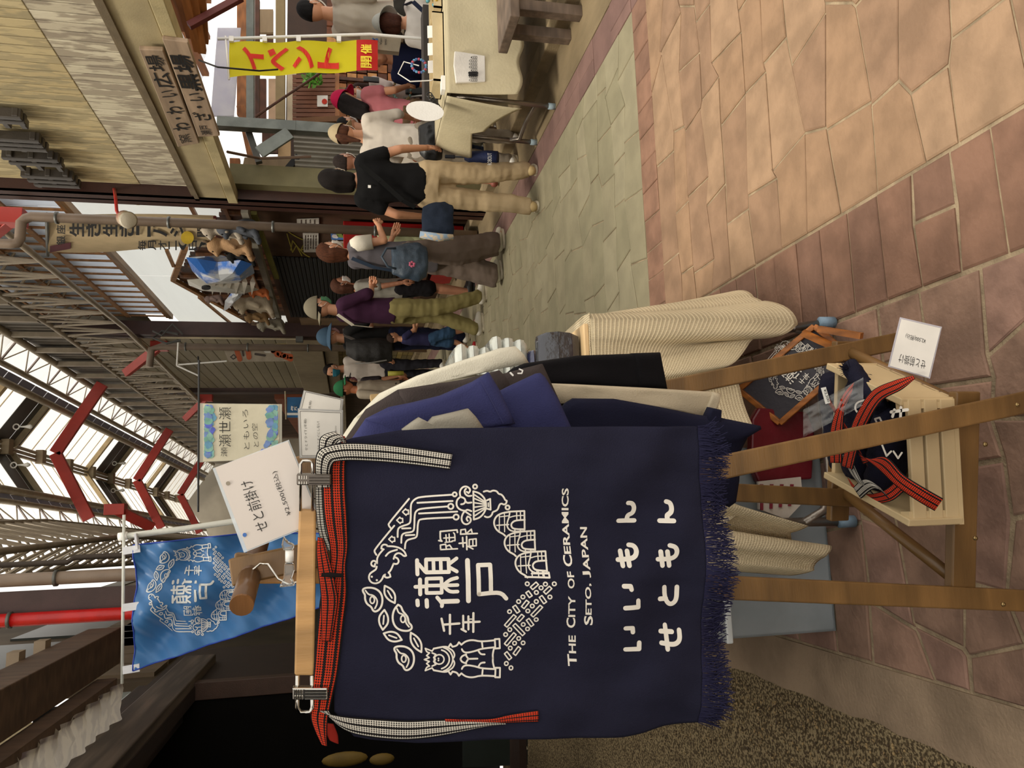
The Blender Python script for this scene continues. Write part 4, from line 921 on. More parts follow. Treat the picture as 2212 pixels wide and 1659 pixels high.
# ======================= EMBLEM (traced line art, in its own units) =======================
TH_, TK = 17, 41
def zA(x, y): return (760+x/4.424, 1000+y/4.424)
def zB(x, y): return (760+x/4.424, 1240+y/4.424)
EMB = []   # (points, width, closed)
def eA(*p, w=TH_, c=False): EMB.append(([zA(*q) for q in p], w/4.424, c))
def eB(*p, w=TH_, c=False): EMB.append(([zB(*q) for q in p], w/4.424, c))
def arc_(cx, cy, rx, ry=None, n=10, a0=0, a1=360):
    ry = ry or rx; return [(cx+rx*math.cos(R_(a0+(a1-a0)*i/n)), cy+ry*math.sin(R_(a0+(a1-a0)*i/n))) for i in range(n+(a1-a0 < 360))]
eA((545,340),(350,575),(352,598),(378,630)); eA((405,598),(222,825),(215,850),(235,880))
for cx, cy in ((515,465),(460,545),(385,730)):
    eA((cx-32,cy),(cx-2,cy-30),(cx+4,cy-18),(cx+24,cy-18),(cx+26,cy+20),(cx+8,cy+20),(cx+2,cy+32), w=13, c=True)
eA((960,300),(655,320),(600,342),(568,378),(561,420),(562,540),(552,580),(480,602),(448,618),(438,645),(438,708)); eA(*arc_(980,297,20), c=True)
eA((625,378),(960,360)); eA((915,412),(660,432),(618,450),(598,485),(597,620),(588,652),(560,662),(500,670),(475,692),(473,765)); eA(*arc_(943,412,26), c=True)
eA((640,480),(1005,462)); eA((965,518),(665,530),(630,552),(626,690),(612,716),(570,726),(530,738),(511,768),(508,820)); eA(*arc_(995,515,26), c=True)
eA((480,625),(560,622)); eA((515,692),(598,688))
eA((1158,268),(1165,540),(1225,522),(1272,465),(1285,400),(1268,335),(1218,285), c=True)
for a, b in (((1170,302),(1275,372)),((1172,338),(1280,385)),((1172,378),(1282,395)),((1173,420),(1282,405)),((1174,462),(1278,420)),((1176,502),(1268,438))): eA(a, b, w=14)
eA((1290,355),(1320,342),(1325,445),(1292,436)); eA((1302,380),(1304,415), w=12); eA(*arc_(1175,223,20), c=True); eA(*arc_(1488,425,20), c=True)
eA((1035,320),(1026,275),(1048,232),(1085,218),(1120,235),(1130,262),(1112,285),(1095,272)); eA((1140,310),(1108,315),(1080,295),(1072,262),(1088,243))
eA((1035,320),(1004,345),(995,390),(1012,430),(1052,452),(1088,455),(1100,442),(1140,458)); eA((1035,320),(1072,332),(1085,360),(1070,388),(1042,392)); eA((1082,362),(1098,380),(1140,375))
eA((1080,455),(1058,482),(1044,530),(1060,575),(1100,590),(1138,560),(1134,522),(1106,510),(1092,532),(1106,552)); eA((1082,462),(1135,498))
eA((1258,272),(1290,262),(1320,276),(1345,260),(1385,268),(1400,295),(1430,300),(1455,332),(1462,352),(1480,362),(1476,386),(1455,400),(1430,386),(1410,396),(1395,445),(1370,460),(1345,468),(1340,492),(1320,515),(1290,520),(1270,510))
for i in range(3):
    dx, dy = i*103, i*195
    def kA(*p, w=TH_, c=False): eA(*[(x+dx, y+dy) for x, y in p], w=w, c=c)
    kA((1505,468),(1430,480),(1378,510),(1355,565),(1370,620),(1402,658),(1450,682),(1468,700)); kA((1500,466),(1650,460),(1655,640)); kA((1655,545),(1565,550),(1530,572),(1522,602),(1545,634),(1655,638))
    kA((1655,655),(1560,660),(1508,645),(1482,605),(1488,560),(1502,525),(1510,470), w=14); kA((1575,468),(1578,545), w=11); kA((1612,464),(1614,545), w=11); kA((1512,520),(1560,505),(1650,503), w=11); kA((1560,640),(1562,660), w=11); kA((1612,640),(1614,680), w=11)
    kA((1410,495),(1410,660), w=10); kA((1458,480),(1462,660), w=10); kA((1385,597),(1500,590), w=12); kA((1500,505),(1415,515), w=10)
eA((1655,1085),(1880,1085),(1876,1040)); eA((1712,1055),(1880,1052), w=11); eA((1720,1030),(1720,1085), w=11); eA((1780,1030),(1780,1085), w=11); eA((1830,1030),(1832,1085), w=11)
# big characters
eA((1107,935),(1112,1312), w=46); eA((1207,978),(1322,974),(1328,1238),(1212,1250), w=40, c=True); eA((1212,1250),(1420,1230),(1474,1294), w=40)
eA((624,932),(626,1060), w=38); eA((640,968),(700,1038), w=34); eA((710,925),(925,922),(928,1040),(710,1044), w=36, c=True); eA((780,925),(782,1040), w=34); eA((850,925),(852,1040), w=34); eA((935,965),(1003,915), w=34); eA((935,1000),(1003,1036), w=34)
eA((606,1180),(690,1176), w=36); eA((650,1110),(652,1250), w=38); eA((712,1102),(855,1098),(857,1235),(712,1238), w=34, c=True); eA((712,1168),(856,1166), w=34); eA((872,1165),(935,1110),(1004,1094), w=34); eA((875,1166),(1008,1162), w=34); eA((875,1172),(930,1228),(1008,1224), w=34)
eA((625,1310),(628,1352), w=40); eA((713,1306),(716,1366), w=40); eA((814,1280),(862,1335),(858,1362), w=36); eA((868,1318),(1008,1314), w=44)
eA((850,832),(848,788),(898,780),(905,826), w=14); eA((905,800),(936,788),(962,825), w=14); eA((850,832),(1012,824), w=14); eA((832,744),(862,750),(846,735),(845,655),(1005,640),(1010,665), w=16); eA((892,762),(960,755), w=12); eA((900,688),(905,752), w=13); eA((930,680),(934,752), w=13); eA((880,720),(980,714), w=13); eA((972,668),(985,680),(988,745),(960,748), w=13)
eA((1028,772),(1095,766), w=16); eA((1060,715),(1066,805), w=16); eA((1098,705),(1102,832), w=16); eA((1110,800),(1160,826), w=14); eA((1124,735),(1190,728),(1192,795),(1124,800), w=14, c=True); eA((1158,732),(1160,798), w=13)
eA((1040,682),(1200,676), w=16); eA((1040,682),(1042,640),(1085,634),(1092,678), w=14); eA((1095,676),(1142,634),(1152,674), w=14)
eA((855,1482),(880,1598), w=22); eA((935,1445),(936,1628), w=22); eA((870,1540),(1026,1530), w=22)
eA((1160,1432),(1161,1615), w=22); eA((1112,1462),(1114,1590), w=20); eA((1062,1455),(1064,1585), w=20); eA((1062,1520),(1222,1518), w=22); eA((1046,1585),(1090,1610), w=20); eA((1120,1490),(1150,1490), w=12)
# leaves and shells
def leaf(f, cx, cy, dx, dy, wd):
    L_ = math.hypot(dx, dy); ux, uy = dx/L_, dy/L_; nx_, ny_ = -uy*wd, ux*wd
    f((cx-dx, cy-dy), (cx-dx*.45+nx_*.85, cy-dy*.45+ny_*.85), (cx+nx_, cy+ny_), (cx+dx*.5+nx_*.75, cy+dy*.5+ny_*.75), (cx+dx, cy+dy), (cx+dx*.45-nx_*.85, cy+dy*.45-ny_*.85), (cx-nx_, cy-ny_), (cx-dx*.5-nx_*.75, cy-dy*.5-ny_*.75), c=True, w=18)
    f((cx-dx*.42, cy-dy*.42), (cx+dx*.42, cy+dy*.42), w=15)
leaf(eA, 362, 1252, 48, 82, 44); leaf(eA, 303, 1495, -8, 95, 46); leaf(eB, 390, 592, 86, 30, 46); leaf(eB, 612, 645, 50, 92, 42)
def shell(f, ox, oy, k=1):
    f(*[(ox+x, oy+y) for x, y in ((-100,-100),(-60,-115),(10,-110),(65,-75),(88,-20),(85,45),(60,95),(20,118),(-5,105),(-18,70),(-60,45),(-80,0),(-78,-45),(-100,-75))], c=True, w=19)
    f(*[(ox+x, oy+y) for x, y in ((-75,-85),(-45,-45),(0,-42),(38,0),(36,45),(15,85))], w=15); f(*arc_(ox-10, oy+5, 22, 34), c=True, w=15)
shell(eA, 205, 1302); shell(eB, 505, 795)
eA((440,1350),(402,1395),(385,1470),(402,1545),(450,1590),(530,1602),(572,1580),(570,1545),(540,1520),(535,1470),(512,1440),(485,1410),(470,1365), c=True, w=19); eA((430,1385),(445,1430),(490,1440),(515,1480),(512,1520),(545,1560), w=15); eA(*arc_(487,1485,22,34), c=True, w=15)
# salamander
eA((238,990),(232,1015),(205,1032),(170,1055),(160,1095),(180,1135),(220,1150),(262,1138),(290,1105),(300,1075),(318,1062)); eA((318,1062),(310,1080),(330,1092),(350,1090),(368,1082),(362,1055),(350,1045),(372,1025),(400,962)); eA((400,962),(420,968),(440,962),(450,940),(440,915),(420,905)); eA((400,918),(412,880),(440,862),(470,868),(500,895),(520,888),(505,850),(462,815),(400,798),(340,798)); eA((340,798),(335,785),(305,780),(285,795),(282,820),(305,828)); eA((302,828),(262,872),(240,915),(242,960)); eA((242,960),(220,935),(195,938),(182,965),(195,985),(218,990),(222,965))
eA((325,890),(358,852),(432,832)); eA((190,1082),(191,1083), w=20); eA((238,1115),(239,1116), w=20)
# guardian lion (mirror about 808)
def lB(*p, w=TH_, c=False): eB(*p, w=w, c=c); eB(*[(x, 1616-y) for x, y in p], w=w, c=c)
lB((780,705),(885,685),(920,695),(942,662),(960,690),(1003,680),(1022,648),(1045,672),(1085,640),(1150,628),(1235,650),(1370,640)); lB((1370,630),(1415,628),(1418,716),(1374,718), c=True); lB((1372,706),(1240,715),(1172,738),(1095,750),(1062,738),(1050,714)); lB((1245,655),(1250,700)); lB((1212,738),(1232,768),(1270,770)); lB((1092,765),(1050,780),(1036,808)); lB((1360,722),(1348,770),(1350,808))
eB((1112,808),(1200,808)); lB((1090,775),(1112,808)); lB((780,705),(765,728),(700,702),(712,735),(740,745),(712,770),(738,790),(690,808), w=14)
eB(*arc_(832,808,48,46,14), c=True, w=14); lB((825,798),(826,799), w=16); eB(*arc_(830,808,100,92,12,-75,75), w=15); eB(*arc_(835,808,128,118,12,-72,72), w=15); lB((900,690),(960,720),(985,770),(962,808), w=15); lB((765,745),(800,760),(780,790),(795,805), w=15)
for cx, cy in ((1672,88),(1840,85),(1922,80),(1800,122),(1757,168),(1632,215),(1883,208),(1592,260),(1757,255),(1720,300),(1508,360),(1680,350),(1763,437),(1642,488),(1685,533),(1515,540),(1475,587),(1602,627),(1562,672),(1645,672),(1520,718),(1480,862),(1525,905)): eB(*arc_(cx, cy, 19, n=8), c=True, w=13)
for x0, y0, x1, y1 in ((1712,130,1765,80),(1835,170,1888,115),(1672,165,1705,210),(1797,205,1840,265),(1632,318,1678,255),(1550,305,1592,365),(1722,400,1805,300),(1475,505,1560,400),(1592,450,1635,395),(1682,435,1730,500),(1555,490,1650,590),(1475,685,1565,580),(1560,780,1610,715),(1475,760,1520,820)):
    L_ = math.hypot(x1-x0, y1-y0); nx_, ny_ = -(y1-y0)/L_*16, (x1-x0)/L_*16; eB((x0+nx_, y0+ny_), (x1+nx_, y1+ny_), (x1-nx_, y1-ny_), (x0-nx_, y0-ny_), c=True, w=13)
def emblem(mb, mp, P, k=1.0, off=.0012):
    for pts, w_, c_ in EMB: mb.stroke([mp(*p) for p in pts], w_*k, P, off, c_)
# ======================= CLOTHES RACK =======================
RK = wood('#7a5a32', .8, (1, 1, 9), .22, .38); RK_LIT = wood('#b4834a', .8, (1, 1, 9), .2, .4)  # lighter wood has sunlight put into its colour, for the top block
rack = thing('clothes_rack', 'brown wooden folding clothes rack with crossing legs and a low shelf frame', 'rack', (.04, 1.45, 0))
Fp = [V((.144, 1.25, .2)), V((-.212, 1.318, .2))]; Rp = [V((.336, 1.601, .2)), V((-.013, 1.675, .2))]
aF = V((-.086, 1.294, 1.53)); aR = V((.083, 1.648, 1.52))
for foot, ap, s_ in ((Fp[0], aF, 1), (Fp[1], aF, -1), (Rp[0], aR, 1), (Rp[1], aR, -1)):
    d = (foot-ap)/(ap.z-foot.z); ft_ = foot+d*.2; top = ap-d*.03; yo = V((0, -.012 if s_ > 0 else .016, 0)) if ap is aF else V((0, .0, 0))
    ob('leg', MB().beam(ft_+yo, top+yo, .024, .042, (1, 0, 0)), RK, rack, bev=.003)
def rail(a, b, e0, e1, h):
    d = (b-a).normalized(); ob('rail', MB().beam(a-d*e0+V((0, .026, 0)), b+d*e1+V((0, .026, 0)), .022, h), RK, rack, bev=.003)
rail(Fp[0], Fp[1], .045, -.012, .055); rail(Rp[0], Rp[1], .03, .055, .05)
dF = (Fp[1]-Fp[0]); dR = (Rp[1]-Rp[0])
for t_ in (-.03, .47, .93): 
    a = Fp[0]+dF*t_; b = Rp[0]+dR*(t_+.03); d = (b-a).normalized(); ob('dowel', MB().tube([a-d*(.0 if t_ < .9 else -.02)+V((0, .02, 0)), b+d*.05], .013, 12), RK, rack, smooth=True)
db = (aR-aF).normalized(); ob('hanging_bar', MB().tube([aF-db*.105, aF-db*.03], .017, 16).tube([aF-db*.03, aR+db*.04], .0155, 16), wood('#5d4129', .8, (1, 1, 3), .2, .3), rack, smooth=True)
ob('bar_end', MB().tube([aF-db*.108, aF-db*.104], .0172, 16), wood('#7d5228', .8), rack)
PR = Plane(aF-V((0, .012, 0)), (.19, .982, 0))
ob('top_block', MB().prism([PR(x, y) for x, y in ((524, 1222), (530, 1208), (545, 1203), (700, 1190), (700, 1262), (590, 1262), (545, 1262), (527, 1250))], V((.19, .982, 0))*.022), RK_LIT, rack, bev=.003)
for x, y, on in ((2157, 1304, 1), (2187, 876, 1), (2097, 1162, 0), (2118, 961, 0)):
    p = PR(x, y, .0) if on else G(x, y, .2); ob('screw', MB().tube([p+V((0, -.013, 0)), p+V((0, -.010, 0))], .0045, 12).tube([p+V((0, -.015, 0)), p+V((0, -.012, 0))], .002, 6), mat('#9c8458', .35, .8), rack, smooth=True)
# ======================= NAVY APRON =======================
def adisp(x, y):
    f = max(0, min(1, (x-1000)/500)); n = noise.noise(V((x*.004, y*.008, 2.0)))
    return .007*math.sin(y*.024+.9+x*.0016)*f + .007*n + .007*math.sin((x*.8-y*1.3)*.016)*f + .004*math.sin((x+y*.7)*.034)*f + .005*noise.noise(V((x*.012, y*.020, 5)))*f + .0016*math.exp(-((y-1247)/16)**2)
AP = Plane((0, 1.20, 0), (.19, .982, 0), adisp)
NAVY = mat('#1f1f31', .88, var=.08, sc_=14, bump=.25, bs=500)
apron = thing('apron', 'navy half apron with white emblem and lettering hung by two clips', 'apron', AP(1100, 1260))
def aedge(x):
    import bisect
    def ip(t, x):
        for (a, b), (c_, d) in zip(t, t[1:]):
            if x <= c_: return b+(d-b)*(x-a)/(c_-a)
        return t[-1][1]
    top = ip([(715, 962), (760, 946), (800, 940), (860, 930), (950, 925), (1200, 922), (1500, 921), (1535, 925)], x)
    bot = ip([(715, 1530), (745, 1562), (762, 1590), (800, 1597), (850, 1600), (900, 1603), (1000, 1600), (1100, 1597), (1250, 1592), (1340, 1590), (1400, 1582), (1440, 1572), (1505, 1560), (1535, 1556)], x)
    return top, bot
def apx(u, v): x = 722+u*(1508-722)+14*u*math.sin(v*3.1); t, b = aedge(x); return x, t+(b-t)*v
ob('cloth', MB().grid(lambda u, v: AP(*apx(u, v)), 130, 110), NAVY, apron, smooth=True, solid=.0016)
mb = MB(); emblem(mb, lambda x, y: (x, y), AP); ob('printed_emblem', mb, PRINT, apron)
# hiragana lines
def z5(x, y): return (1180+x/4.424, 1000+y/4.424)
def z6(x, y): return (1180+x/4.424, 1280+y/4.424)
HG = {}; HGN = []; HI = [0,0,1,1,2,2,2,3,3,3,4,4,5,5,6,6,7,7,7]; W5 = 44/4.424
for f, pts in ((z5, ((700,558),(850,555))), (z5, ((775,378),(812,380),(836,410),(840,450),(825,485),(785,500),(780,535))), (z5, ((1080,550),(1206,547))), (z5, ((1150,370),(1185,380),(1200,420),(1195,465),(1165,490),(1150,500),(1150,530))),
    (z5, ((720,850),(735,985))), (z5, ((785,850),(796,982))), (z5, ((692,930),(810,922),(855,900),(872,860),(866,820),(840,795),(802,792))), (z5, ((1085,842),(1101,975))), (z5, ((1146,840),(1166,975))), (z5, ((1060,915),(1180,910),(1228,882),(1238,830),(1215,790),(1168,780))),
    (z5, ((727,1165),(790,1166),(797,1195))), (z5, ((732,1366),(860,1360),(860,1300))), (z5, ((742,1564),(808,1562),(814,1604))), (z6, ((755,540),(880,532),(880,470))),
    (z5, ((1090,1302),(1150,1300))), (z5, ((1135,1190),(1140,1290),(1168,1345),(1205,1358),(1242,1330),(1256,1280),(1258,1190))), (z6, ((1092,368),(1202,376))), (z6, ((1140,315),(1150,532))), (z6, ((1094,474),(1200,492),(1250,475),(1274,435),(1274,362)))):
    HG.setdefault(HI[len(HGN)], MB()).stroke([f(*p) for p in pts], W5, AP, .0014); HGN.append(1)
for k_, mb in HG.items(): ob('printed_character', mb, PRINT, apron)
def atext(s, x0, y0, y1, h, sl=0):   # runs upwards in the picture from y0 to y1, letters' feet at x0 (larger x)
    text(s, PRINT, apron, None, None, None, name='printed_lettering', off=.022, mapf=lambda p, q: AP(x0+sl*p-h*q, y0+(y1-y0)*p, .0012))
for s_, a, b, big in (('T', 1441, 1416, 1), ('HE', 1414, 1374, 0), ('C', 1357, 1334, 1), ('ITY', 1332, 1284, 0), ('OF', 1268, 1232, 0), ('C', 1222, 1199, 1), ('ERAMICS', 1197, 1054, 0)): 
    xx = 1248-(1441-a)*.055; atext(s_, xx, a, b, 19 if big else 15, -(a-b)*.05)
for s_, a, b, big in (('S', 1349, 1328, 1), ('ETO,', 1326, 1258, 0), ('J', 1246, 1232, 1), ('APAN', 1230, 1140, 0)):
    xx = 1279-(1349-a)*.045; atext(s_, xx, a, b, 18 if big else 15, -(a-b)*.04)
# fringe
mb = MB(); random.seed(9)
for i in range(1000):
    v = i/1000; x0, y0 = apx(1, v); t = y0+random.uniform(-3, 3); L_ = random.uniform(38, 62)*(.75 if v < .05 or v > .95 else 1); bx = random.gauss(0, 7)
    p0 = AP(x0-2, t, .001); p1 = AP(x0+L_*.5, t+bx*.6, random.uniform(-.004, .006)); p2 = AP(x0+L_, t+bx*1.8, random.uniform(-.006, .008)); mb.tube([p0, p0.lerp(p1, .6), p1, p1.lerp(p2, .6)+V((0, 0, 0)), p2], .0008, 4, cap=False)
stuff(ob('fringe', mb, mat('#25243f', .9, var=.2, bump=0), apron))
# woven ties
OBI = mat('#d23c1e', .85, var=.12, bump=.3, bs=300, uvweave=820.); OBW = mat('#cfc9bd', .85, var=.1, bump=.3, bs=300, uvweave=820.)
def strap(name, pts, m, parent, P=AP, th=.0022, label=None):
    """pts: (px x, px y, half width px x-comp, y-comp, offset)"""
    mb = MB(); mb.uv = []; dist = 0; prev = None; n = 6; fine = []
    for i in range(len(pts)-1):
        for k in range(8):
            t = k/8; p0 = pts[max(0, i-1)]; p1 = pts[i]; p2 = pts[i+1]; p3 = pts[min(len(pts)-1, i+2)]
            fine.append([.5*((2*b)+(-a+c_)*t+(2*a-5*b+4*c_-d)*t*t+(-a+3*b-3*c_+d)*t**3) for a, b, c_, d in zip(p0, p1, p2, p3)])
    fine.append(list(pts[-1]))
    for q in fine:
        x, y, wx, wy, o = q; c_ = P(x, y, o)
        if prev is not None: dist += (c_-prev).length
        prev = c_
        for j in range(n+1):
            s = j/n*2-1; p = P(x+wx*s, y+wy*s, o+.0012*(1-s*s)); mb.v.append(p); mb.uv.append((dist, s*.019))
    for i in range(len(fine)-1):
        for j in range(n): a = i*(n+1)+j; mb.f.append((a, a+1, a+n+2, a+n+1))
    o = ob(name, mb, m, parent, smooth=True, solid=th)
    if label: o['label'] = label
    return o
strap('waist_band', [(733, 962, 20, 2, .004), (722, 1000, 25, 0, .004), (722, 1060, 25, 0, .004), (726, 1120, 25, 2, .005), (732, 1180, 20, 2, .004), (730, 1220, 17, 2, .004), (722, 1280, 28, 0, .004), (714, 1350, 28, 2, .004), (705, 1440, 26, 2, .004), (699, 1480, 24, 1, .006), (694, 1520, 20, 1, .006), (690, 1550, 18, 3, .006), (694, 1580, 12, 4, .006), (701, 1606, 5, 2, .005)], OBI, apron)
strap('tie_end', [(692, 1160, 5, 1, .006), (696, 1190, 11, -2, .009), (703, 1230, 15, -2, .011), (709, 1262, 17, 0, .012), (712, 1300, 18, 0, .010), (706, 1380, 10, 0, .008)], OBI, apron, label='red woven tie folded over the waist band')
strap('tie_knot', [(695, 1236, 0, 3, .014), (715, 1236, 0, 4, .015), (742, 1238, 0, 3, .012)], mat('#191414', .9), apron)
strap('tie_back', [(690, 1050, 8, 0, .002), (692, 1100, 9, 0, .002), (698, 1150, 9, 0, .002), (712, 1190, 10, 0, .0015)], OBW, apron)
strap('tie_end', [(700, 1050, 14, 0, .010), (698, 1012, 16, 2, .013), (704, 985, 17, 12, .015), (722, 976, 9, 17, .016), (760, 973, 3, 19, .015), (830, 978, 1, 19, .010), (900, 986, -1, 18, .008), (973, 996, -3, 17, .006)], OBW, apron, label='grey and black woven tie hanging at the right')
strap('tie_loop', [(704, 1000, 13, 3, .006), (706, 966, 16, 3, .008), (713, 946, 18, 5, .009), (735, 940, 10, 8, .007), (742, 955, 6, 5, .004)], OBW, apron, label='grey side of the tie loop at the right end of the waist band')
strap('tie_loop', [(733, 938, 12, 4, .004), (741, 950, 7, 5, .004), (742, 958, 4, 4, .004)], OBI, apron)
strap('tie_end', [(700, 1530, 10, 0, .008), (722, 1548, 6, 10, .009), (760, 1562, 2, 17, .008), (820, 1570, 0, 20, .006), (880, 1572, 0, 20, .006), (940, 1568, 1, 18, .005), (1000, 1562, 2, 12, .006), (1050, 1559, 1, 5, .006), (1090, 1558, 1, 2, .005)], OBW, apron, label='grey and black woven tie hanging at the left')
strap('tie_end', [(960, 1551, 1, 2, .005), (1050, 1553, 1, 3, .006), (1100, 1548, 1, 8, .006), (1160, 1541, 0, 12, .004)], OBI, apron, label='red reverse side at the tip of the left tie')
strap('tie_fold', [(712, 1560, 8, 1, .005), (716, 1580, 13, 4, .004), (722, 1600, 9, 4, .004)], mat('#7a1c12', .9), apron)
# ======================= TROUSER HANGER =======================
hg = thing('clip_hanger', 'pale wooden clip hanger holding the navy apron from the bar', 'hanger', AP(660, 1290))
PHg = Plane((0, 1.205, 0), (.19, .982, 0)); nH = V((.19, .982, 0))
ob('wooden_bar', MB().prism([PHg(x, y, .012) for x, y in ((647, 1098), (683, 1100), (682, 1250), (679, 1453), (637, 1453), (641, 1250))], nH*.014), wood('#c79a62', .8, (6, 1, 1), .15, .45), hg, bev=.003)
CHR = mat('#c9c4bb', .15, 1, var=.02, bump=0); CHD = mat('#6a625a', .25, .9, var=.05, bump=0)
def clip_(x0, x1, y0, y1, m):
    c_ = ob('clip', MB().prism([PHg(x0, y0, .024), PHg(x1, y0, .024), PHg(x1, y1, .024), PHg(x0, y1, .024)], nH*.012), m, hg, bev=.002)
    for k in range(4): y = y0+(y1-y0)*(k+.5)/4; ob('rib', MB().tube([PHg(x0+(x1-x0)*.36, y, .025), PHg(x1-3, y, .025)], .0012, 6), m, c_)
    for k in range(4):
        for j in (0, 1): ob('rib', MB().tube([PHg(x0+6+k*5, y0+3+j*(y1-y0)*.5, .0255), PHg(x0+6+k*5, y0+(y1-y0)*.5-2+j*(y1-y0)*.45, .0255)], .0012, 6), CHR, c_)
clip_(643, 716, 1019, 1043, CHD); clip_(634, 709, 1472, 1498, CHR)
def wl_(pts, r=.0022, o=.012): return MB().tube([PHg(x, y, o) for x, y in pts], r, 8)
ob('clip_wire', wl_([(676, 1100), (676, 1000), (672, 993), (655, 993), (650, 1000), (650, 1100)]), CHR, hg, smooth=True)
ob('clip_wire', wl_([(675, 1452), (676, 1520), (670, 1531), (650, 1531), (643, 1520), (644, 1452)], .0032), CHR, hg, smooth=True)
ob('hook', MB().tube([PHg(660, 1250, .005), PHg(626, 1262, .0), PHg(600, 1255, -.01), PHg(575, 1230, -.03), PHg(556, 1232, -.04), PHg(535, 1248, -.035), PHg(527, 1270, -.02)], .0018, 8), CHR, hg, smooth=True)
# other hooks on the bar
for i, t_ in enumerate((.10, .16, .22)):
    p = aF+db*(t_+.02); o = ob('hanger_hook', MB().tube([p+V((.0, 0, -.10)), p+V((.012, 0, -.05)), p+V((.024, 0, -.01)), p+V((.018, 0, .014)), p+V((0, 0, .021)), p+V((-.018, 0, .012))], .0017, 6), CHR, smooth=True)
    tag(o, ['thin wire hanger hook nearest the front of the bar', 'second wire hanger hook on the bar behind the apron', 'third wire hanger hook on the bar behind the apron'][i], 'hook', 'wire hooks on the bar')
# price sign and its clear clip
PSg = Plane((0, 1.15, 0), (.12, .99, -.04)); CLR = mat('#eef2f2', .08, trans=.95, bump=0, var=.01); PAP = mat('#d0c6bd', .55, var=.02, bump=.02)
sg = thing('price_sign', 'laminated white price sign tilted above the apron hanger', 'sign', PSg(580, 1080))
ob('laminate', MB().prism([PSg(x, y) for x, y in ((459, 1012), (624, 950), (695, 1126), (527, 1194))], (0, .0008, 0)), mat('#dfe6ea', .15, alpha=.45, bump=0), sg)
ob('paper', MB().prism([PSg(x, y, .001) for x, y in ((465, 1010), (622, 953), (691, 1124), (534, 1188))], (0, .0008, 0)), PAP, sg)
def sgt(s, a, b, h): 
    a = V(a); b = V(b); h = V(h); text(s, INK, sg, None, None, None, mapf=lambda p, q: PSg(*(a+(b-a)*p+h*q), .0022), off=-.004)
sgt('せと前掛け', (582, 1142), (545, 1034), (-27, 9)); sgt('¥2,500(税込)', (632, 1110), (599, 1016), (-13, 5)); 
mb = MB(); 
for c_ in ((493, 1044), (529, 1155)): ob('punch_hole', MB().prism([PSg(c_[0]+4.5*math.cos(i*.524), c_[1]+4.5*math.sin(i*.524), .002) for i in range(12)], (0, -.0004, 0)), mat('#3a66a8' if c_[1] > 1100 else '#8a8070'), sg)
cc = thing('sign_clip', 'clear plastic double clip with a white joint holding the price sign', 'clip', PSg(620, 1210))
PC = Plane((0, 1.165, 0), (.19, .982, 0))
ob('upper_jaw', MB().prism([PC(x, y) for x, y in ((612, 1160), (622, 1172), (635, 1178), (634, 1188), (612, 1190), (608, 1178))], nH*.01), CLR, cc, bev=.002); ob('joint', MB().tube([PC(625, 1191, -.005), PC(625, 1214, -.005)], .0062, 12), WHITE, cc, smooth=True)
ob('lower_jaw', MB().prism([PC(x, y) for x, y in ((614, 1218), (634, 1218), (636, 1232), (630, 1250), (637, 1266), (603, 1270), (612, 1250))], nH*.010), CLR, cc, bev=.002)
# ======================= SHIRTS ON THE RACK =======================
def garment(name, label, parts, Y, col, th=.012, cat='shirt', group='shirts hanging on the rack', folds=.006, body=True):
    P = Plane((0, Y, 0), (.19, .982, 0)); m = mat(col, .92, var=.07, sc_=10, bump=.2, bs=350)
    t = thing(name, label, cat, P(*parts[0][1][0]), group)
    for i, (pn, pts, dy) in enumerate(parts):
        bm = bmesh.new(); 
        dn = []
        for a, b in zip(pts, pts[1:]+pts[:1]):
            k = max(1, int(math.hypot(b[0]-a[0], b[1]-a[1])/22))
            for j in range(k): dn.append((a[0]+(b[0]-a[0])*j/k, a[1]+(b[1]-a[1])*j/k))
        c = (sum(p[0] for p in dn)/len(dn), sum(p[1] for p in dn)/len(dn))
        rings = [dn]+[[(c[0]+(x-c[0])*s, c[1]+(y-c[1])*s) for x, y in dn] for s in (.94, .84, .68, .5, .3, .12)]
        mb = MB(); n = len(dn)
        for r_i, rg in enumerate(rings):
            puff = th*(0, .6, .9, 1, 1, 1, 1)[r_i]
            for x, y in rg: mb.v.append(P(x, y, dy+puff+folds*noise.noise(V((x*.012, y*.03, Y*9)))*(r_i > 0)))
        for r_i in range(len(rings)-1):
            for k in range(n): a = r_i*n+k; b = r_i*n+(k+1) % n; mb.f.append((a, b, b+n, a+n))
        o_ = (len(rings)-1)*n; mb.f.append(tuple(o_+k for k in range(n)))
        base = len(mb.v)
        for x, y in dn: mb.v.append(P(x, y, dy-th))
        for k in range(n): mb.f.append((k, base+k, base+(k+1) % n, (k+1) % n))
        mb.f.append(tuple(base+k for k in range(n))[::-1]); bm.free()
        ob(pn, mb, m, t, smooth=True)
    return t
def seam(t, P, pts, col, off): 
    mb = MB(); mb.stroke(pts, 1.6, P, off); ob('stitching', mb, mat(col, .8), t)
garment('sleeve_shirt', 'white T-shirt hanging rearmost with its sleeve fanned to the right', [('body', [(735, 950), (765, 905), (820, 850), (890, 818), (960, 800), (1180, 830), (1450, 870), (1450, 1200), (735, 1200)], 0), ('sleeve', [(770, 900), (830, 845), (900, 812), (1000, 778), (1080, 752), (1112, 748), (1130, 765), (1142, 785), (1075, 797), (1065, 800), (930, 832), (850, 858), (790, 890)], .006)], 1.60, '#d9d3c0')
garment('long_sleeve_shirt', 'black long-sleeved shirt with a ribbed cuff', [('sleeve', [(1085, 815), (1110, 795), (1135, 785), (1250, 768), (1365, 764), (1425, 762), (1433, 800), (1440, 841), (1340, 838), (1185, 832)], 0), ('cuff', [(1364, 763), (1424, 761), (1440, 841), (1372, 837)], .004), ('body', [(1080, 830), (1400, 880), (1420, 1150), (900, 1150), (900, 850)], -.004)], 1.54, '#0e0c0f', cat='shirt')
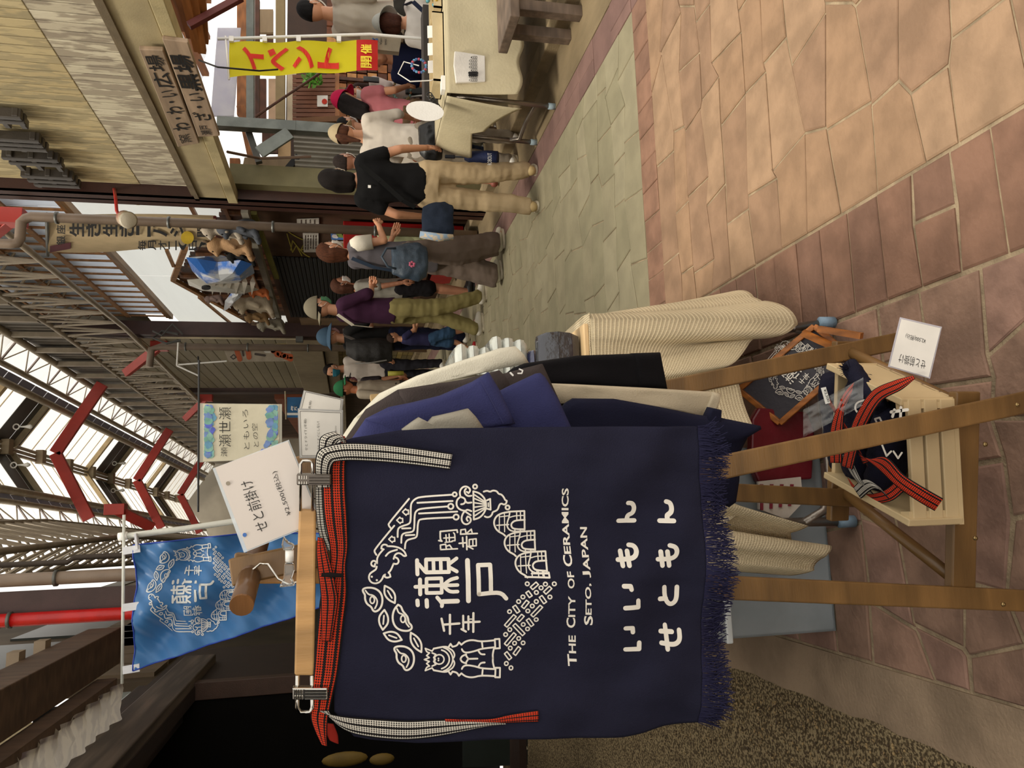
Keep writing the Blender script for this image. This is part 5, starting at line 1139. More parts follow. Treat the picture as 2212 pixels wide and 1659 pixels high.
garment('long_sleeve_shirt', 'off-white long-sleeved shirt, its sleeve under the black one', [('sleeve', [(1180, 828), (1240, 830), (1400, 838), (1545, 847), (1552, 855), (1530, 902), (1440, 885), (1320, 873), (1190, 872)], 0), ('cuff', [(1534, 846), (1553, 849), (1545, 880), (1528, 903), (1512, 897)], .003)], 1.49, '#b9ab92')
garment('sleeve_shirt', 'charcoal T-shirt hanging behind the blue shirts', [('body', [(745, 950), (790, 885), (860, 842), (950, 828), (1060, 815), (1172, 786), (1190, 825), (1215, 880), (1210, 1150), (745, 1150)], 0), ('sleeve', [(860, 842), (930, 832), (1000, 820), (1078, 800), (1100, 822), (1110, 850), (960, 870), (870, 880)], .005)], 1.44, '#3f3735')
PCh = Plane((0, 1.44, 0), (.19, .982, 0)); 
garment('long_garment', 'long dark navy hooded top reaching below the apron fringe', [('body', [(1190, 905), (1225, 870), (1240, 861), (1330, 862), (1420, 878), (1500, 895), (1560, 903), (1643, 920), (1645, 927), (1615, 945), (1600, 975), (1597, 1040), (1590, 1085), (1575, 1096), (1560, 1090), (1540, 1055), (1500, 1150), (1190, 1150)], 0), ('tail', [(1535, 880), (1558, 885), (1555, 915), (1520, 912)], -.004)], 1.39, '#15162a')
garment('sleeve_shirt', 'blue T-shirt whose hemmed sleeve hangs lowest beside the apron', [('body', [(1100, 835), (1160, 807), (1168, 806), (1178, 815), (1205, 860), (1235, 925), (1235, 1150), (900, 1150), (900, 940)], 0)], 1.345, '#34365e')
garment('sleeve_shirt', 'blue T-shirt with the sleeve that crosses in front of the charcoal one', [('body', [(752, 960), (790, 905), (840, 880), (900, 868), (950, 860), (1010, 870), (1110, 925), (1110, 1150), (752, 1150)], 0), ('sleeve', [(790, 905), (880, 872), (950, 855), (1020, 825), (1055, 804), (1080, 845), (1112, 915), (1000, 935), (860, 940)], .004)], 1.315, '#373963')
garment('sleeve_shirt', 'pale grey marled shirt with a rumpled sleeve against the apron edge', [('sleeve', [(868, 928), (890, 912), (905, 902), (925, 912), (935, 901), (975, 892), (1012, 883), (1028, 900), (1046, 926), (1000, 960), (880, 960)], 0)], 1.265, '#9a9486', folds=.012)
mb = MB(); Pw = Plane((0, 1.315, 0), (.19, .982, 0)); mb.stroke([(1032, 818), (1052, 855), (1082, 912)], 1.6, Pw, .020); tag(ob('hem_stitch', mb, mat('#2f3163')), 'double stitched hem line on the upper blue sleeve', 'stitching')
Pc2 = Plane((0, 1.44, 0), (.19, .982, 0)); mb = MB(); mb.stroke([(1117, 797), (1124, 800), (1122, 806), (1114, 806)], 3, Pc2, .02).stroke([(1098, 805), (1103, 810)], 4, Pc2, .02); tag(ob('white_print', mb, WHITE), 'bit of white curled print showing on the charcoal shirt', 'print')
# ======================= TABLE WITH DRAPED CLOTH =======================
tb = thing('folding_table', 'folding table with bent steel legs under the cream waffle cloth', 'table', (.2, 2.3, 0))
ob('table_top', MB().box((-.45, 2.02, .685), (.50, 3.4, .715)), mat('#b8a888', .6), tb, bev=.004)
LEGM = mat('#8f867c', .3, .8)
for x_ in (-.08, .49):
    ob('leg', MB().tube([(x_*.85, 2.08, .685), (x_, 1.94, .02)], .013, 12), LEGM, tb, smooth=True); ob('foot_cap', MB().tube([(x_, 1.932, .045), (x_, 1.928, .0)], .017, 12), mat('#7d95a8', .5), tb, smooth=True)
    ob('leg', MB().tube([(x_, 3.35, .685), (x_, 3.4, .0)], .013, 12), LEGM, tb, smooth=True)
ob('cross_bar', MB().tube([(.485, 1.955, .14), (.47, 1.965, .07), (.42, 1.97, .035), (.0, 1.97, .035), (-.05, 1.965, .07), (-.08, 1.955, .14)], .012, 12), LEGM, tb, smooth=True)
WAF = mat('#d9c7a4', .95, var=.06, bump=.0, bs=10)
nt = WAF.node_tree; N_ = nt.nodes   # waffle weave relief
tcn = N_.new('ShaderNodeTexCoord'); sx = N_.new('ShaderNodeSeparateXYZ'); nt.links.new(tcn.outputs['UV'], sx.inputs[0])
def _m(op, a, b=None):
    n = N_.new('ShaderNodeMath'); n.operation = op
    for i, q in enumerate((a, b)):
        if q is None: continue
        if isinstance(q, (int, float)): n.inputs[i].default_value = q
        else: nt.links.new(q, n.inputs[i])
    return n.outputs[0]
hgt = _m('MULTIPLY', _m('ABSOLUTE', _m('SINE', _m('MULTIPLY', sx.outputs[0], 480.))), _m('ABSOLUTE', _m('SINE', _m('MULTIPLY', sx.outputs[1], 480.))))
bpn = N_.new('ShaderNodeBump'); bpn.inputs['Strength'].default_value = .8; bpn.inputs['Distance'].default_value = .003; bpn.invert = True; nt.links.new(hgt, bpn.inputs['Height']); nt.links.new(bpn.outputs[0], N_['Principled BSDF'].inputs['Normal'])
def loftcloth(name, label, top, bot, nu=90, nv=40, bulge=None, m=None, group=None):
    def ipt(T, u):
        n = len(T)-1; k = min(int(u*n), n-1); t = u*n-k; t = t*t*(3-2*t)*.5+t*.5; return V(T[k]).lerp(V(T[k+1]), t)
    mb = MB(); mb.uv = []
    Lu = sum((V(a)-V(b)).length for a, b in zip(bot, bot[1:])); Lv = (V(top[0])-V(bot[0])).length
    for j in range(nv+1):
        for i in range(nu+1):
            u, v = i/nu, j/nv; a = ipt(top, u); b = ipt(bot, u); p = a.lerp(b, v)
            if bulge: p = p+bulge(u, v)
            mb.v.append(p); mb.uv.append((u*Lu, v*Lv))
    for j in range(nv):
        for i in range(nu): a = j*(nu+1)+i; mb.f.append((a, a+1, a+nu+2, a+nu+1))
    return tag(ob(name, mb, m or WAF, None, smooth=True, solid=.002), label, 'cloth', group)
zt_ = .724
top = [(.51, 3.3, zt_), (.515, 2.7, zt_), (.52, 2.3, zt_), (.525, 2.06, zt_), (.52, 2.0, zt_), (.50, 1.985, zt_), (.44, 1.985, zt_), (.36, 1.985, zt_), (.25, 1.985, zt_), (.10, 1.985, zt_), (-.1, 1.985, zt_), (-.3, 1.985, zt_)]
bot = [(.56, 3.3, .40), (.60, 2.75, .33), PY(1560, 645, 2.45), PY(1625, 630, 2.15), PY(1665, 650, 1.98), PY(1716, 698, 1.95), PY(1668, 728, 1.93), PY(1615, 745, 1.96), PY(1560, 790, 1.92), PY(1600, 840, 1.95), PY(1622, 925, 1.90), PY(1575, 1000, 1.95), PY(1590, 1100, 1.92)]
top.insert(8, (.31, 1.985, zt_))
loftcloth('draped_cloth', 'cream waffle cloth draped over the near table with a deep corner fold', top, bot, 110, 44, lambda u, v: V((.014*math.sin(u*34+v*2)*v, -(.030*math.sin(u*31+1.2*v)+.012*math.sin(u*70))*min(1, v*1.3)*(1.3-u), 0)))
mb = MB().grid(lambda u, v: (-.42+u*.94, 1.985+v*1.4, zt_+.002+.001*math.sin(u*30)), 10, 10); mb.uv = [(p.x, p.y) for p in mb.v]; tag(ob('table_cloth', mb, WAF, None, smooth=True, solid=.002), 'cream cloth lying flat on the near table top under the packs', 'cloth')
loftcloth('hanging_cloth', 'cream waffle cloth end hanging in two rolled folds under the apron fringe', [(.12, 1.955, .70), (.05, 1.94, .70), (-.02, 1.955, .70), (-.1, 1.94, .70), (-.16, 1.955, .70)],
          [PY(1688, 1128, 1.90), PY(1752, 1136, 1.86), PY(1700, 1150, 1.93), PY(1722, 1183, 1.95), PY(1788, 1178, 1.90), PY(1782, 1205, 1.86), PY(1762, 1232, 1.87), PY(1700, 1242, 1.93)], 60, 40, lambda u, v: V((0, .02*math.sin(u*18)*v, 0)))
tag(ob('wooden_board', MB().box((-.1, 1.99, .728), (.49, 2.25, .742)), wood('#d9b98a', .8, (1, 6, 1), .12), None, bev=.003), 'pale wooden board at the table edge under the navy pack', 'board')
# packs of shirts
PK = mat('#20222f', .12, var=.2, bump=.9, bs=22, coat=1); PKW = mat('#c3c6bd', .15, var=.08, bump=.8, bs=24, coat=.8); PKN = mat('#2e3357', .15, var=.2, bump=.7, bs=30, coat=1)
def pack(label, x0, x1, y0, y1, z0, th, m, grp='packed shirts on the near table', yaw=0):
    mb = MB(); n = 14
    def f(s):
        def g(u, v):
            a = math.sin((2*u-1)*1.5708); b = math.sin((2*v-1)*1.5708); e = min(1, (1-max(abs(a), abs(b)))/.07)**.5
            x = a*(1-.04*b**8); y = b*(1-.04*a**8)
            return ((x0+x1)/2+(x1-x0)/2*x+.003*noise.noise(V((u*6, v*6, z0*40))), (y0+y1)/2+(y1-y0)/2*y+.003*noise.noise(V((u*5, v*7, z0*60))), z0+th*.5+s*(th*.47*e+.0004)+.005*s*e*noise.noise(V((u*7, v*7, z0*90))))
        return g
    mb.grid(f(1), n, n); mb.grid(f(-1), n, n); return tag(ob('shirt_pack', mb, m, None, smooth=True), label, 'package', grp)
pack('glossy navy shirt pack lying upright face at the front edge of the board', .20, .475, 2.02, 2.05, .745, .125, PK)
for i in range(4): pack('navy shirt pack in the stack behind the front one, %s' % ('lowest', 'second from the bottom', 'third from the bottom', 'topmost of the navy ones')[i], .18, .455-.006*i, 2.08, 2.36, .745+.034*i, .034, PKN)
for i in range(6): pack('white bagged shirt in the tall stack, %s' % ('lowest of the white ones', 'second white one', 'third white one', 'fourth white one', 'fifth white one', 'topmost')[i], .16+.01*(i % 2), .47-.008*i+.012*(i % 3), 2.08, 2.36, .884+.034*i, .036, PKW)
# ======================= CARDS BEHIND THE RACK =======================
def card(q, Y, label, lines, frame=True):
    P = Plane((0, Y, 0), (.12, .99, 0)); t = thing('card', label, 'sign', P(*q[0]), 'laminated cards over the shirts')
    ob('laminate', MB().prism([P(*p) for p in q], (0, .001, 0)), mat('#b4b2ad', .2, alpha=.8, bump=0), t)
    c = V((sum(p[0] for p in q)/4, sum(p[1] for p in q)/4)); q2 = [c+(V(p)-c)*.93 for p in q]; ob('paper', MB().prism([P(*p, .001) for p in q2], (0, .0008, 0)), mat('#d9d4ca', .6, bump=0), t)
    if frame: mb = MB(); mb.stroke([tuple(c+(V(p)-c)*.89) for p in q], .9, P, .0022, True); ob('border', mb, INK, t)
    for s, a, b, h in lines:
        a, b, h = V(a), V(b), V(h); text(s, INK, t, None, None, None, mapf=lambda p, q_: P(*(a+(b-a)*p+h*q_), .0024), off=-.004)
    return t
card([(656, 843), (742, 862), (738, 905), (646, 884)], 1.50, 'tilted white card behind the front one, over the shirts', [('長袖)', (672, 884), (674, 866), (-6, -1))])
card([(643, 882), (741, 886), (741, 990), (647, 990)], 1.44, 'white printed card for the short-sleeved shirts, right of the hanger', [('せとドライT (半袖)', (666, 973), (663, 905), (-7, 0)), ('汗をニオイにしない!', (692, 973), (690, 910), (-6, 0)), ('(税込)', (728, 935), (727, 920), (-4, 0))])
PWc = Plane((0, 1.75, 0), (.1, .995, 0)); wc = thing('watercolour_sheet', 'watercolour sheet with blue and green washes and brushed characters', 'poster', PWc(430, 930))
ob('sleeve', MB().prism([PWc(x, y) for x, y in ((428, 871), (609, 873), (609, 990), (428, 999))], (0, .001, 0)), mat('#c4c0ae', .25, alpha=.75, bump=0), wc)
WCM = mat('#c9c1a8', .7, var=.02, bump=.05)
ob('paper', MB().prism([PWc(x, y, .0015) for x, y in ((439, 872), (603, 874), (603, 990), (439, 997))], (0, .001, 0)), WCM, wc)
random.seed(21)
for i in range(110):   # washes of paint along both long edges
    e = random.random() < .55; x = 440+abs(random.gauss(0, 9)) if e else 601-abs(random.gauss(0, 15)); y = random.uniform(876, 992); r = random.uniform(4, 11)
    if e and x > 464: continue
    x = max(441+r, min(602-r, x)); y = max(874+r, min(990-r, y))
    ob('paint_wash', MB().prism([PWc(x+r*random.uniform(.7, 1.1)*math.cos(k*.524), y+r*random.uniform(.7, 1.1)*math.sin(k*.524), .0028+i*.000008) for k in range(12)], (0, .0003, 0)), mat(random.choice(('#6f9f8f', '#5f8fa8', '#5560b8', '#7fa898', '#6b84b4')), .7, var=.15, sc_=60, bump=0), wc)
for s, a, b, h in (('瀬世瀬', (500, 965), (500, 880), (-26, 0)), ('ともいろ', (540, 970), (536, 885), (-12, 0)), ('との空', (560, 965), (556, 915), (-12, 0)), ('瀬', (492, 986), (492, 966), (-14, 0))):
    a, b, h = V(a), V(b), V(h); text(s, INK, wc, None, None, None, mapf=lambda p, q_: PWc(*(a+(b-a)*p+h*q_), .006), off=-.008)
tag(ob('hanging_rod', MB().tube([PWc(430, 778), PWc(428, 1106)], .0022, 8), BLACK), 'thin black level rod that carries the watercolour sheet', 'rod')
# paper bag top and stand behind the cards
tag(ob('paper_bag', MB().prism([PY(x, y, 2.2) for x, y in ((800, 852), (850, 848), (900, 846), (1155, 846), (1155, 880), (805, 880))], (0, .06, 0)), mat('#b89c6e', .8)), 'tan paper bag edge behind the white shirt', 'bag')
# ======================= BLUE FLAG =======================
YFL = 2.5; PFl = Plane((0, YFL, 0), (0, 1, 0), lambda x, y: .018*math.sin((x*.35+y)*.045)+.012*math.sin(x*.06+y*.02)+.004*math.sin(x*.11-y*.14))
FLM = mat('#2f6fa8', .42, var=.06, sc_=3, bump=.12, bs=12, transl=.12, sheen=.5)
bf = thing('blue_flag', 'blue flag with white emblem hanging from a white pole left of the price sign', 'flag', PFl(290, 1300))
def flpx(u, v):   # u down the flag (px x), v across
    x = 290+u*440; rt_ = 1177-(u*440)*.105 if u < .55 else 1152; lf = 1447-.0*u
    x2 = x; lf = 1447-10*u-(max(0, u)**1.0)*138
    return x2, rt_+(lf-rt_)*v
ob('cloth', MB().grid(lambda u, v: PFl(*flpx(u, v)), 150, 90), FLM, bf, smooth=True, solid=.0008)
mb = MB(); emblem(mb, lambda x, y: (317+(x-782)*.474+(y-1250)*-.02, 1193+(1450-y)*.472+(x-782)*-.045*.474*2), PFl, .52, .003); ob('printed_emblem', mb, mat('#d5d6d2', .7, bump=0), bf)
mb = MB(); mb.tube([PFl(*flpx(u/30, 1), .001) for u in range(31)], .0022, 6).tube([PFl(*flpx(u/30, 0), .001) for u in range(31)], .0022, 6).tube([PFl(*flpx(0, u/20), .001) for u in range(21)], .0022, 6); ob('hem', mb, mat('#1c3fa0', .6), bf, smooth=True)
P0 = Plane((0, YFL, 0), (0, 1, 0))
ob('pole', MB().tube([P0(256, 1160), P0(400, 1142), P0(520, 1124), P0(760, 1098), V((P0(760, 1098).x, YFL, .73))], .0095, 12), mat('#c9c8bc', .4), bf, smooth=True); ob('pole_base', MB().tube([V((P0(760, 1098).x, YFL, .728)), V((P0(760, 1098).x, YFL, .75))], .06, 16), mat('#8f979c', .5), bf, smooth=False); ob('cross_bar', MB().tube([P0(270, 1112, .01), P0(266, 1475, .01)], .0045, 8), mat('#cfcfc4', .4), bf, smooth=True); ob('pole_cap', MB().tube([P0(256, 1160), P0(275, 1157)], .0125, 12), WHITE, bf, smooth=True)
for q_ in (((268, 1190), (305, 1184)), ((268, 1312), (303, 1307)), ((268, 1446), (304, 1440))): ob('strap_loop', MB().beam(P0(*q_[0], .012), P0(*q_[1], .012), .006, .022), mat('#d8d8da', .5), bf)
ob('strap_loop', MB().beam(P0(296, 1152, .012), P0(300, 1186, .012), .006, .024, (0, 1, 0)), mat('#d8d8da', .5), bf); 
# ======================= CRATE ON THE RACK SHELF =======================
zc0, zc1 = .225, .345; CRW = wood('#d6bd90', .7, (1, 1, 1), .12, .55)
cA = [G(x, y, zc1) for x, y in ((1948, 862), (1786, 784), (1778, 1032), (1962, 1138))]   # near right, far right, far left, near left
cr = thing('wooden_crate', 'pale pine crate on the rack shelf full of rolled navy aprons', 'crate', (cA[0]+cA[2])/2-V((0, 0, .12)))
def wall(a, b, z0, z1, th=.012, inward=None, nm='side_board'):
    d = (b-a); n = V((-d.y, d.x, 0)).normalized()*th
    if inward is not None and n.dot(inward-a) < 0: n = -n
    lo = [V((p.x, p.y, z0)) for p in (a, b)]; return ob(nm, MB().hexa([lo[0], lo[1], lo[1]+n, lo[0]+n], [V((p.x, p.y, z1)) for p in (lo[0], lo[1], lo[1]+n, lo[0]+n)]), CRW, cr, bev=.002)
cc_ = (cA[0]+cA[2])/2
wall(cA[0], cA[1], zc0, zc1, .014, cc_); wall(cA[2], cA[3], zc0, zc1, .014, cc_); wall(cA[1], cA[2], zc0, zc1-.02, .012, cc_)
for k in range(3): wall(cA[3], cA[0], zc0+.005+k*.036, zc0+.005+k*.036+.030, .010, cc_, 'slat')
for k in range(5):
    a = cA[0].lerp(cA[1], k/5); b = cA[3].lerp(cA[2], k/5); a2 = cA[0].lerp(cA[1], (k+.85)/5); b2 = cA[3].lerp(cA[2], (k+.85)/5)
    ob('floor_board', MB().hexa([V((p.x, p.y, zc0-.004)) for p in (a, b, b2, a2)], [V((p.x, p.y, zc0+.006)) for p in (a, b, b2, a2)]), CRW, cr)
for p in (cA[0], cA[3]): q = p.lerp(cc_, .10); ob('corner_block', MB().box((q.x-.011, q.y-.011, zc0), (q.x+.011, q.y+.011, zc1-.005)), CRW, cr)
# rolled aprons
NV2 = mat('#1b1b2c', .9, var=.1, bump=.4, bs=400)
def roll(label, x0, y0, x1, y1, z0, z1, r):
    t = thing('rolled_apron', label, 'apron', G((x0+x1)/2, (y0+y1)/2, (z0+z1)/2), 'rolled aprons in the crate'); a = G(x0, y0, z0); b = G(x1, y1, z1)
    def f(bm): cap(bm, a, b, r, r*.9); cap(bm, a+V((.01, .01, -.01)), b+V((-.01, .01, -.015)), r, r)
    link('roll', blob(f, .006, 3, .004, 40), NV2, t); return t
r1 = roll('rolled navy apron nearest the front slats of the crate', 1925, 915, 1905, 1030, .30, .29, .038); r2 = roll('rolled navy apron in the middle of the crate', 1865, 850, 1850, 1000, .31, .30, .038); r3 = roll('rolled navy apron in a clear bag at the back of the crate', 1800, 840, 1815, 985, .30, .29, .034)
r4 = roll('navy cloth corner standing up with a tasselled end at the crate back', 1838, 800, 1895, 870, .345, .335, .018)
mb = MB()
for i in range(40):
    p = G(1838, 800, .35); d = V((random.uniform(-1, 1)*.5+.2, random.uniform(-.3, .3), random.uniform(.3, 1))).normalized(); mb.tube([p, p+d*random.uniform(.015, .03)], .0006, 4, cap=False)
stuff(ob('tassel', mb, NV2, r4))
def gz(z): return lambda x, y, o=0: G(x, y, z+o)
strap('red_strap', [(1784, 850, 0, 13, 0), (1800, 880, 4, 13, .01), (1840, 945, 6, 13, .01), (1870, 1000, 6, 12, 0)], OBI, r3, gz(.355))
strap('red_strap', [(1842, 838, -3, 13, 0), (1822, 870, 3, 13, .01), (1808, 930, 13, 4, .012), (1806, 1000, 13, 0, .004)], OBI, r2, gz(.37))
strap('red_strap', [(1975, 815, 2, 3, .0), (1940, 832, 7, 10, .012), (1895, 855, 11, 10, .015), (1865, 900, 14, 6, .012), (1845, 950, 13, 4, .006), (1830, 1010, 12, 4, 0)], OBI, r2, gz(.375))
strap('red_strap', [(1860, 990, 6, 13, .0), (1905, 1000, 8, -13, .012), (1945, 1038, 8, -12, .008), (1990, 1068, 10, -12, -.006), (2028, 1090, 9, -13, -.035)], OBI, r1, gz(.365))
strap('grey_strap', [(1828, 985, 13, 6, 0), (1850, 1030, 12, 8, .01), (1875, 1060, 12, 8, 0)], OBW, r1, gz(.352)); strap('grey_strap', [(1852, 1065, 8, 12, 0), (1880, 1045, 12, 10, .012), (1910, 1065, 10, 12, .004)], OBW, r1, gz(.35)); strap('red_strap', [(1835, 1040, 5, 9, 0), (1870, 1075, 6, 10, 0), (1915, 1072, 8, 11, 0), (1945, 1050, 8, 11, -.01)], OBI, r1, gz(.34))
mb = MB()
for pts, w_ in ((((1880, 862), (1850, 868), (1846, 885), (1858, 895), (1870, 880), (1882, 872)), 4), (((1925, 890), (1960, 885)), 7), (((1928, 900), (1932, 885)), 6), (((1945, 905), (1946, 880)), 6), (((1895, 915), (1890, 905), (1900, 902), (1905, 912)), 4), (((1905, 960), (1915, 985), (1925, 975)), 4), (((1930, 975), (1940, 990), (1948, 978)), 4)): mb.stroke(list(pts), w_, gz(.362))
for p in mb.v: pass
ob('white_print', mb, PRINT, r1)
o = ob('clear_bag', MB().grid(lambda u, v: G(1735+u*130, 815+v*60+(1-u)*70, .37+.012*noise.noise(V((u*6, v*6, 0)))+.02*u), 20, 14), mat('#e8eaea', .05, alpha=.22, bump=.8, bs=20), None, smooth=True); tag(o, 'crinkled clear bag over the back corner of the crate', 'bag')
o = ob('price_label', MB().prism([G(x, y, .385) for x, y in ((1774, 838), (1784, 836), (1794, 870), (1784, 873))], (0, 0, .001)), WHITE); tag(o, 'small white price label reading a yen amount on the bagged apron', 'label')
text('¥2,500', INK, o, None, None, None, mapf=lambda p, q: G(1778+9*p+6*q, 842+27*p-2*q, .3868)); 
# upside-down price card standing on the crate side
pc = thing('price_card', 'laminated price card facing away, standing upside down at the crate', 'sign', G(2000, 800, .36)); n_c = (FW*-1); nrm = V((.15, .75, -.55)).normalized(); PCd = Plane(G(1990, 812, .35), nrm)
ob('laminate', MB().prism([PCd(x, y, -.001) for x, y in ((1944, 685), (2035, 706), (2009, 818), (1918, 792))], nrm*.001), mat('#c9c4cc', .2, alpha=.6, bump=0), pc); ob('paper', MB().prism([PCd(x, y) for x, y in ((1947, 689), (2032, 709), (2006, 815), (1922, 790))], nrm*-.0008), mat('#dcd5cb', .6, bump=0), pc)
def pct(s, a, b, h): a, b, h = V(a), V(b), V(h); text(s, INK, pc, None, None, None, mapf=lambda p, q: PCd(*(a+(b-a)*p+h*q), .0014), off=-.004)
pct('せと前掛け', (2001, 779), (1943, 763), (-3, 20)); pct('¥2,500(税込)', (2001, 731), (1958, 719), (-3, 12))
# ======================= UNDER THE TABLE =======================
TB = mat('#b4bcc0', .25, alpha=.5, bump=.1, bs=30, var=.1); 
bx = thing('storage_box', 'clear grey plastic storage box with a white lid under the table', 'box', (-.15, 2.25, .0))
x0, x1, y0, y1, h_ = -.395, .14, 2.06, 2.42, .33
for a, b in (((x0, y0), (x1, y0+.006)), ((x0, y1-.006), (x1, y1)), ((x0, y0), (x0+.006, y1)), ((x1-.006, y0), (x1, y1))): ob('wall', MB().box((a[0], a[1], 0), (b[0], b[1], h_)), TB, bx)
ob('base', MB().box((x0, y0, 0), (x1, y1, .006)), TB, bx); ob('rim', MB().box((x0-.012, y0-.012, h_), (x1+.012, y0, h_+.02)).box((x0-.012, y1, h_), (x1+.012, y1+.012, h_+.02)).box((x0-.012, y0, h_), (x0, y1, h_+.02)).box((x1, y0, h_), (x1+.012, y1, h_+.02)), mat('#dfe3e2', .3), bx, bev=.004)
ob('lid', MB().box((x0-.01, y0-.01, h_+.012), (x1+.01, y1+.01, h_+.022)), mat('#dfe6e6', .2, alpha=.5, bump=0), bx)
tag(ob('grey_bundle', MB().box((x0+.03, y0+.03, .01), (x1-.03, y1-.03, .24)), mat('#9aa0a4', .8, var=.3), None, bev=.03), 'dull grey goods inside the clear storage box', 'bundle')
tag(ob('red_bag', MB().prism([PY(x, y, 2.02) for x, y in ((1625, 905), (1640, 880), (1745, 890), (1760, 930), (1755, 1035), (1640, 1042), (1622, 1000))], (0, .03, 0)), mat('#6a1420', .35, var=.15, bump=.5, bs=20), None, bev=.006), 'dark red plastic bag behind the rack legs', 'bag')
o = ob('printed_bag', MB().prism([PY(x, y, 1.99) for x, y in ((1638, 1040), (1730, 1030), (1735, 1085), (1700, 1122), (1640, 1100))], (0, .01, 0)), mat('#c9bfb2', .5), None); tag(o, 'pale bag with dark red stripes under the hanging cloth', 'bag')
for i in range(4): ob('stripe', MB().prism([PY(x, y, 1.985) for x, y in ((1642+i*22, 1046), (1649+i*22, 1046), (1649+i*20, 1102-i*3), (1643+i*20, 1102-i*3))], (0, .003, 0)), mat('#7d2030'), o)
# framed emblem board leaning
nrm = V((-.10, -.66, .74)).normalized(); PFm = Plane(G(1838, 775, .02), -nrm)
fm = thing('framed_board', 'slate board with the white emblem in an orange pine frame, leaning low', 'picture', PFm(1720, 820)); FRM = wood('#b06a2a', 1, (6, 6, 6), .35, .5)
A_, B_, C_, D_ = (1597, 842), (1686, 914), (1845, 775), (1760, 705)
ob('slate', MB().prism([PFm(*p) for p in (A_, B_, C_, D_)], -nrm*.006), mat('#3d3a40', .7), fm)
cm = V(((A_[0]+C_[0])/2, (A_[1]+C_[1])/2))
for p, q in ((A_, B_), (B_, C_), (C_, D_), (D_, A_)): ob('frame_strip', MB().beam(PFm(*p, .004), PFm(*q, .004), .016, .016, tuple(nrm)), FRM, fm, bev=.002)
mb = MB(); emblem(mb, lambda x, y: (1708+.22*(x-950)+.22*(y-1250), 806-.22*(x-950)+.22*(y-1250)), PFm, .28, .0065); ob('printed_emblem', mb, PRINT, fm)
o = tag(ob('spare_frame', MB().beam(PFm(1775, 712, .03), PFm(1870, 728, .05), .016, .02).beam(PFm(1740, 720, .03), PFm(1840, 765, .03), .016, .016), FRM, None), 'second orange frame end behind the slate board', 'frame')
# ======================= PEOPLE =======================
random.seed(31)
def at(x, y_, Y): p = PY(x, y_, Y); return p.x, p.z
def strapline(root, W, D, pts, m, name='strap', r=.012, th=.004):
    mb = MB(); P_ = [W(V(p)+D) for p in pts]
    for a, b in zip(P_, P_[1:]): mb.beam(a, b, .004, .034, (0, 0, 1))
    return ob(name, mb, m, root)
BLB = mat('#1b2433', .8, bump=.2)
def bagthing(name, label, P, rx, ry, rz, m, strap_pts=None, parts=None, yaw=0):
    t = thing(name, label, 'bag', P)
    def f(bm): loft(bm, [(P.x, P.y, P.z-rz, rx*.8, ry*.8), (P.x, P.y, P.z-rz*.5, rx, ry), (P.x, P.y, P.z+rz*.4, rx*.92, ry*.9), (P.x, P.y, P.z+rz, rx*.7, ry*.5)])
    link('bag_body', blob(f, .012, 3, .012, 10), m, t)
    if strap_pts: ob('shoulder_strap', MB().tube(strap_pts, .010, 6), m, t, smooth=True)
    return t
# woman in black T-shirt
X_, H_ = at(690, 415, 5.28)
xt, ht_ = at(642, 26, 6.1); xg2 = 3.74
def ex(root, W, HP, D):
    strapline(root, W, D, [(.13, -.115, 1.40), (.02, -.145, 1.25), (-.12, -.13, 1.08), (-.17, -.10, .98)], mat('#141414', .9), 'bag_strap')
    ob('shirt_print', MB().obox(W((-.03, -.127, 1.33)), (.010, 0, 0), (0, .002, 0), (0, 0, .010)), WHITE, root)
person('woman in a black T-shirt and beige trousers seen from behind, holding a folded umbrella', 2.33, 5.30, H_, 28, '#0b0a0b', '#b09a78', ('bob', '#120b08'), None, '#e9e2c8', sleeve=.55, shoes='#b9a070', hem=.90, fem=1, legw=1.15,
       ra=((.25, .02, 1.10), (.27, .16, .88)), la=((-.24, -.03, 1.12), (-.26, .10, .90)), lfoot=(-.12, -.10, .09), rfoot=(.15, .05, .09), headtilt=8, headyaw=20, extra=ex)
um = thing('umbrella', 'folded navy umbrella with white letters held by the woman in black', 'umbrella', PY(1030, 345, 5.35)); a = PY(962, 338, 5.40); b = PY(1075, 342, 5.25)
ob('shaft', MB().tube([a, b], .007, 8), mat('#3a3a3c', .4), um); ob('canopy', MB().tube([a.lerp(b, .38), a.lerp(b, .5), a.lerp(b, .8), b], [.025, .045, .055, .052], 14), mat('#18244c', .7, bump=.3), um, smooth=True); ob('handle', MB().tube([a, a.lerp(b, .18)], .014, 8), mat('#20222c'), um)
Pu = Plane(b-V((0, .062, 0)), (0, 1, 0)); text('ROBOUT', WHITE, um, None, None, None, mapf=lambda p, q: Pu(1062-9*q, 357-26*p, .003))
p = PY(945, 478, 5.12); bag = bagthing('shoulder_bag', 'navy shoulder bag at the hip of the woman in black', p, .15, .07, .11, BLB); ob('check_cloth', MB().tube([p+V((-.12, -.05, .13)), p+V((-.14, -.06, 0)), p+V((-.13, -.05, -.10))], [.025, .03, .02], 8), mat('#8ba0b4', .8, col2='#c9b79c', sc_=30), bag, smooth=True)
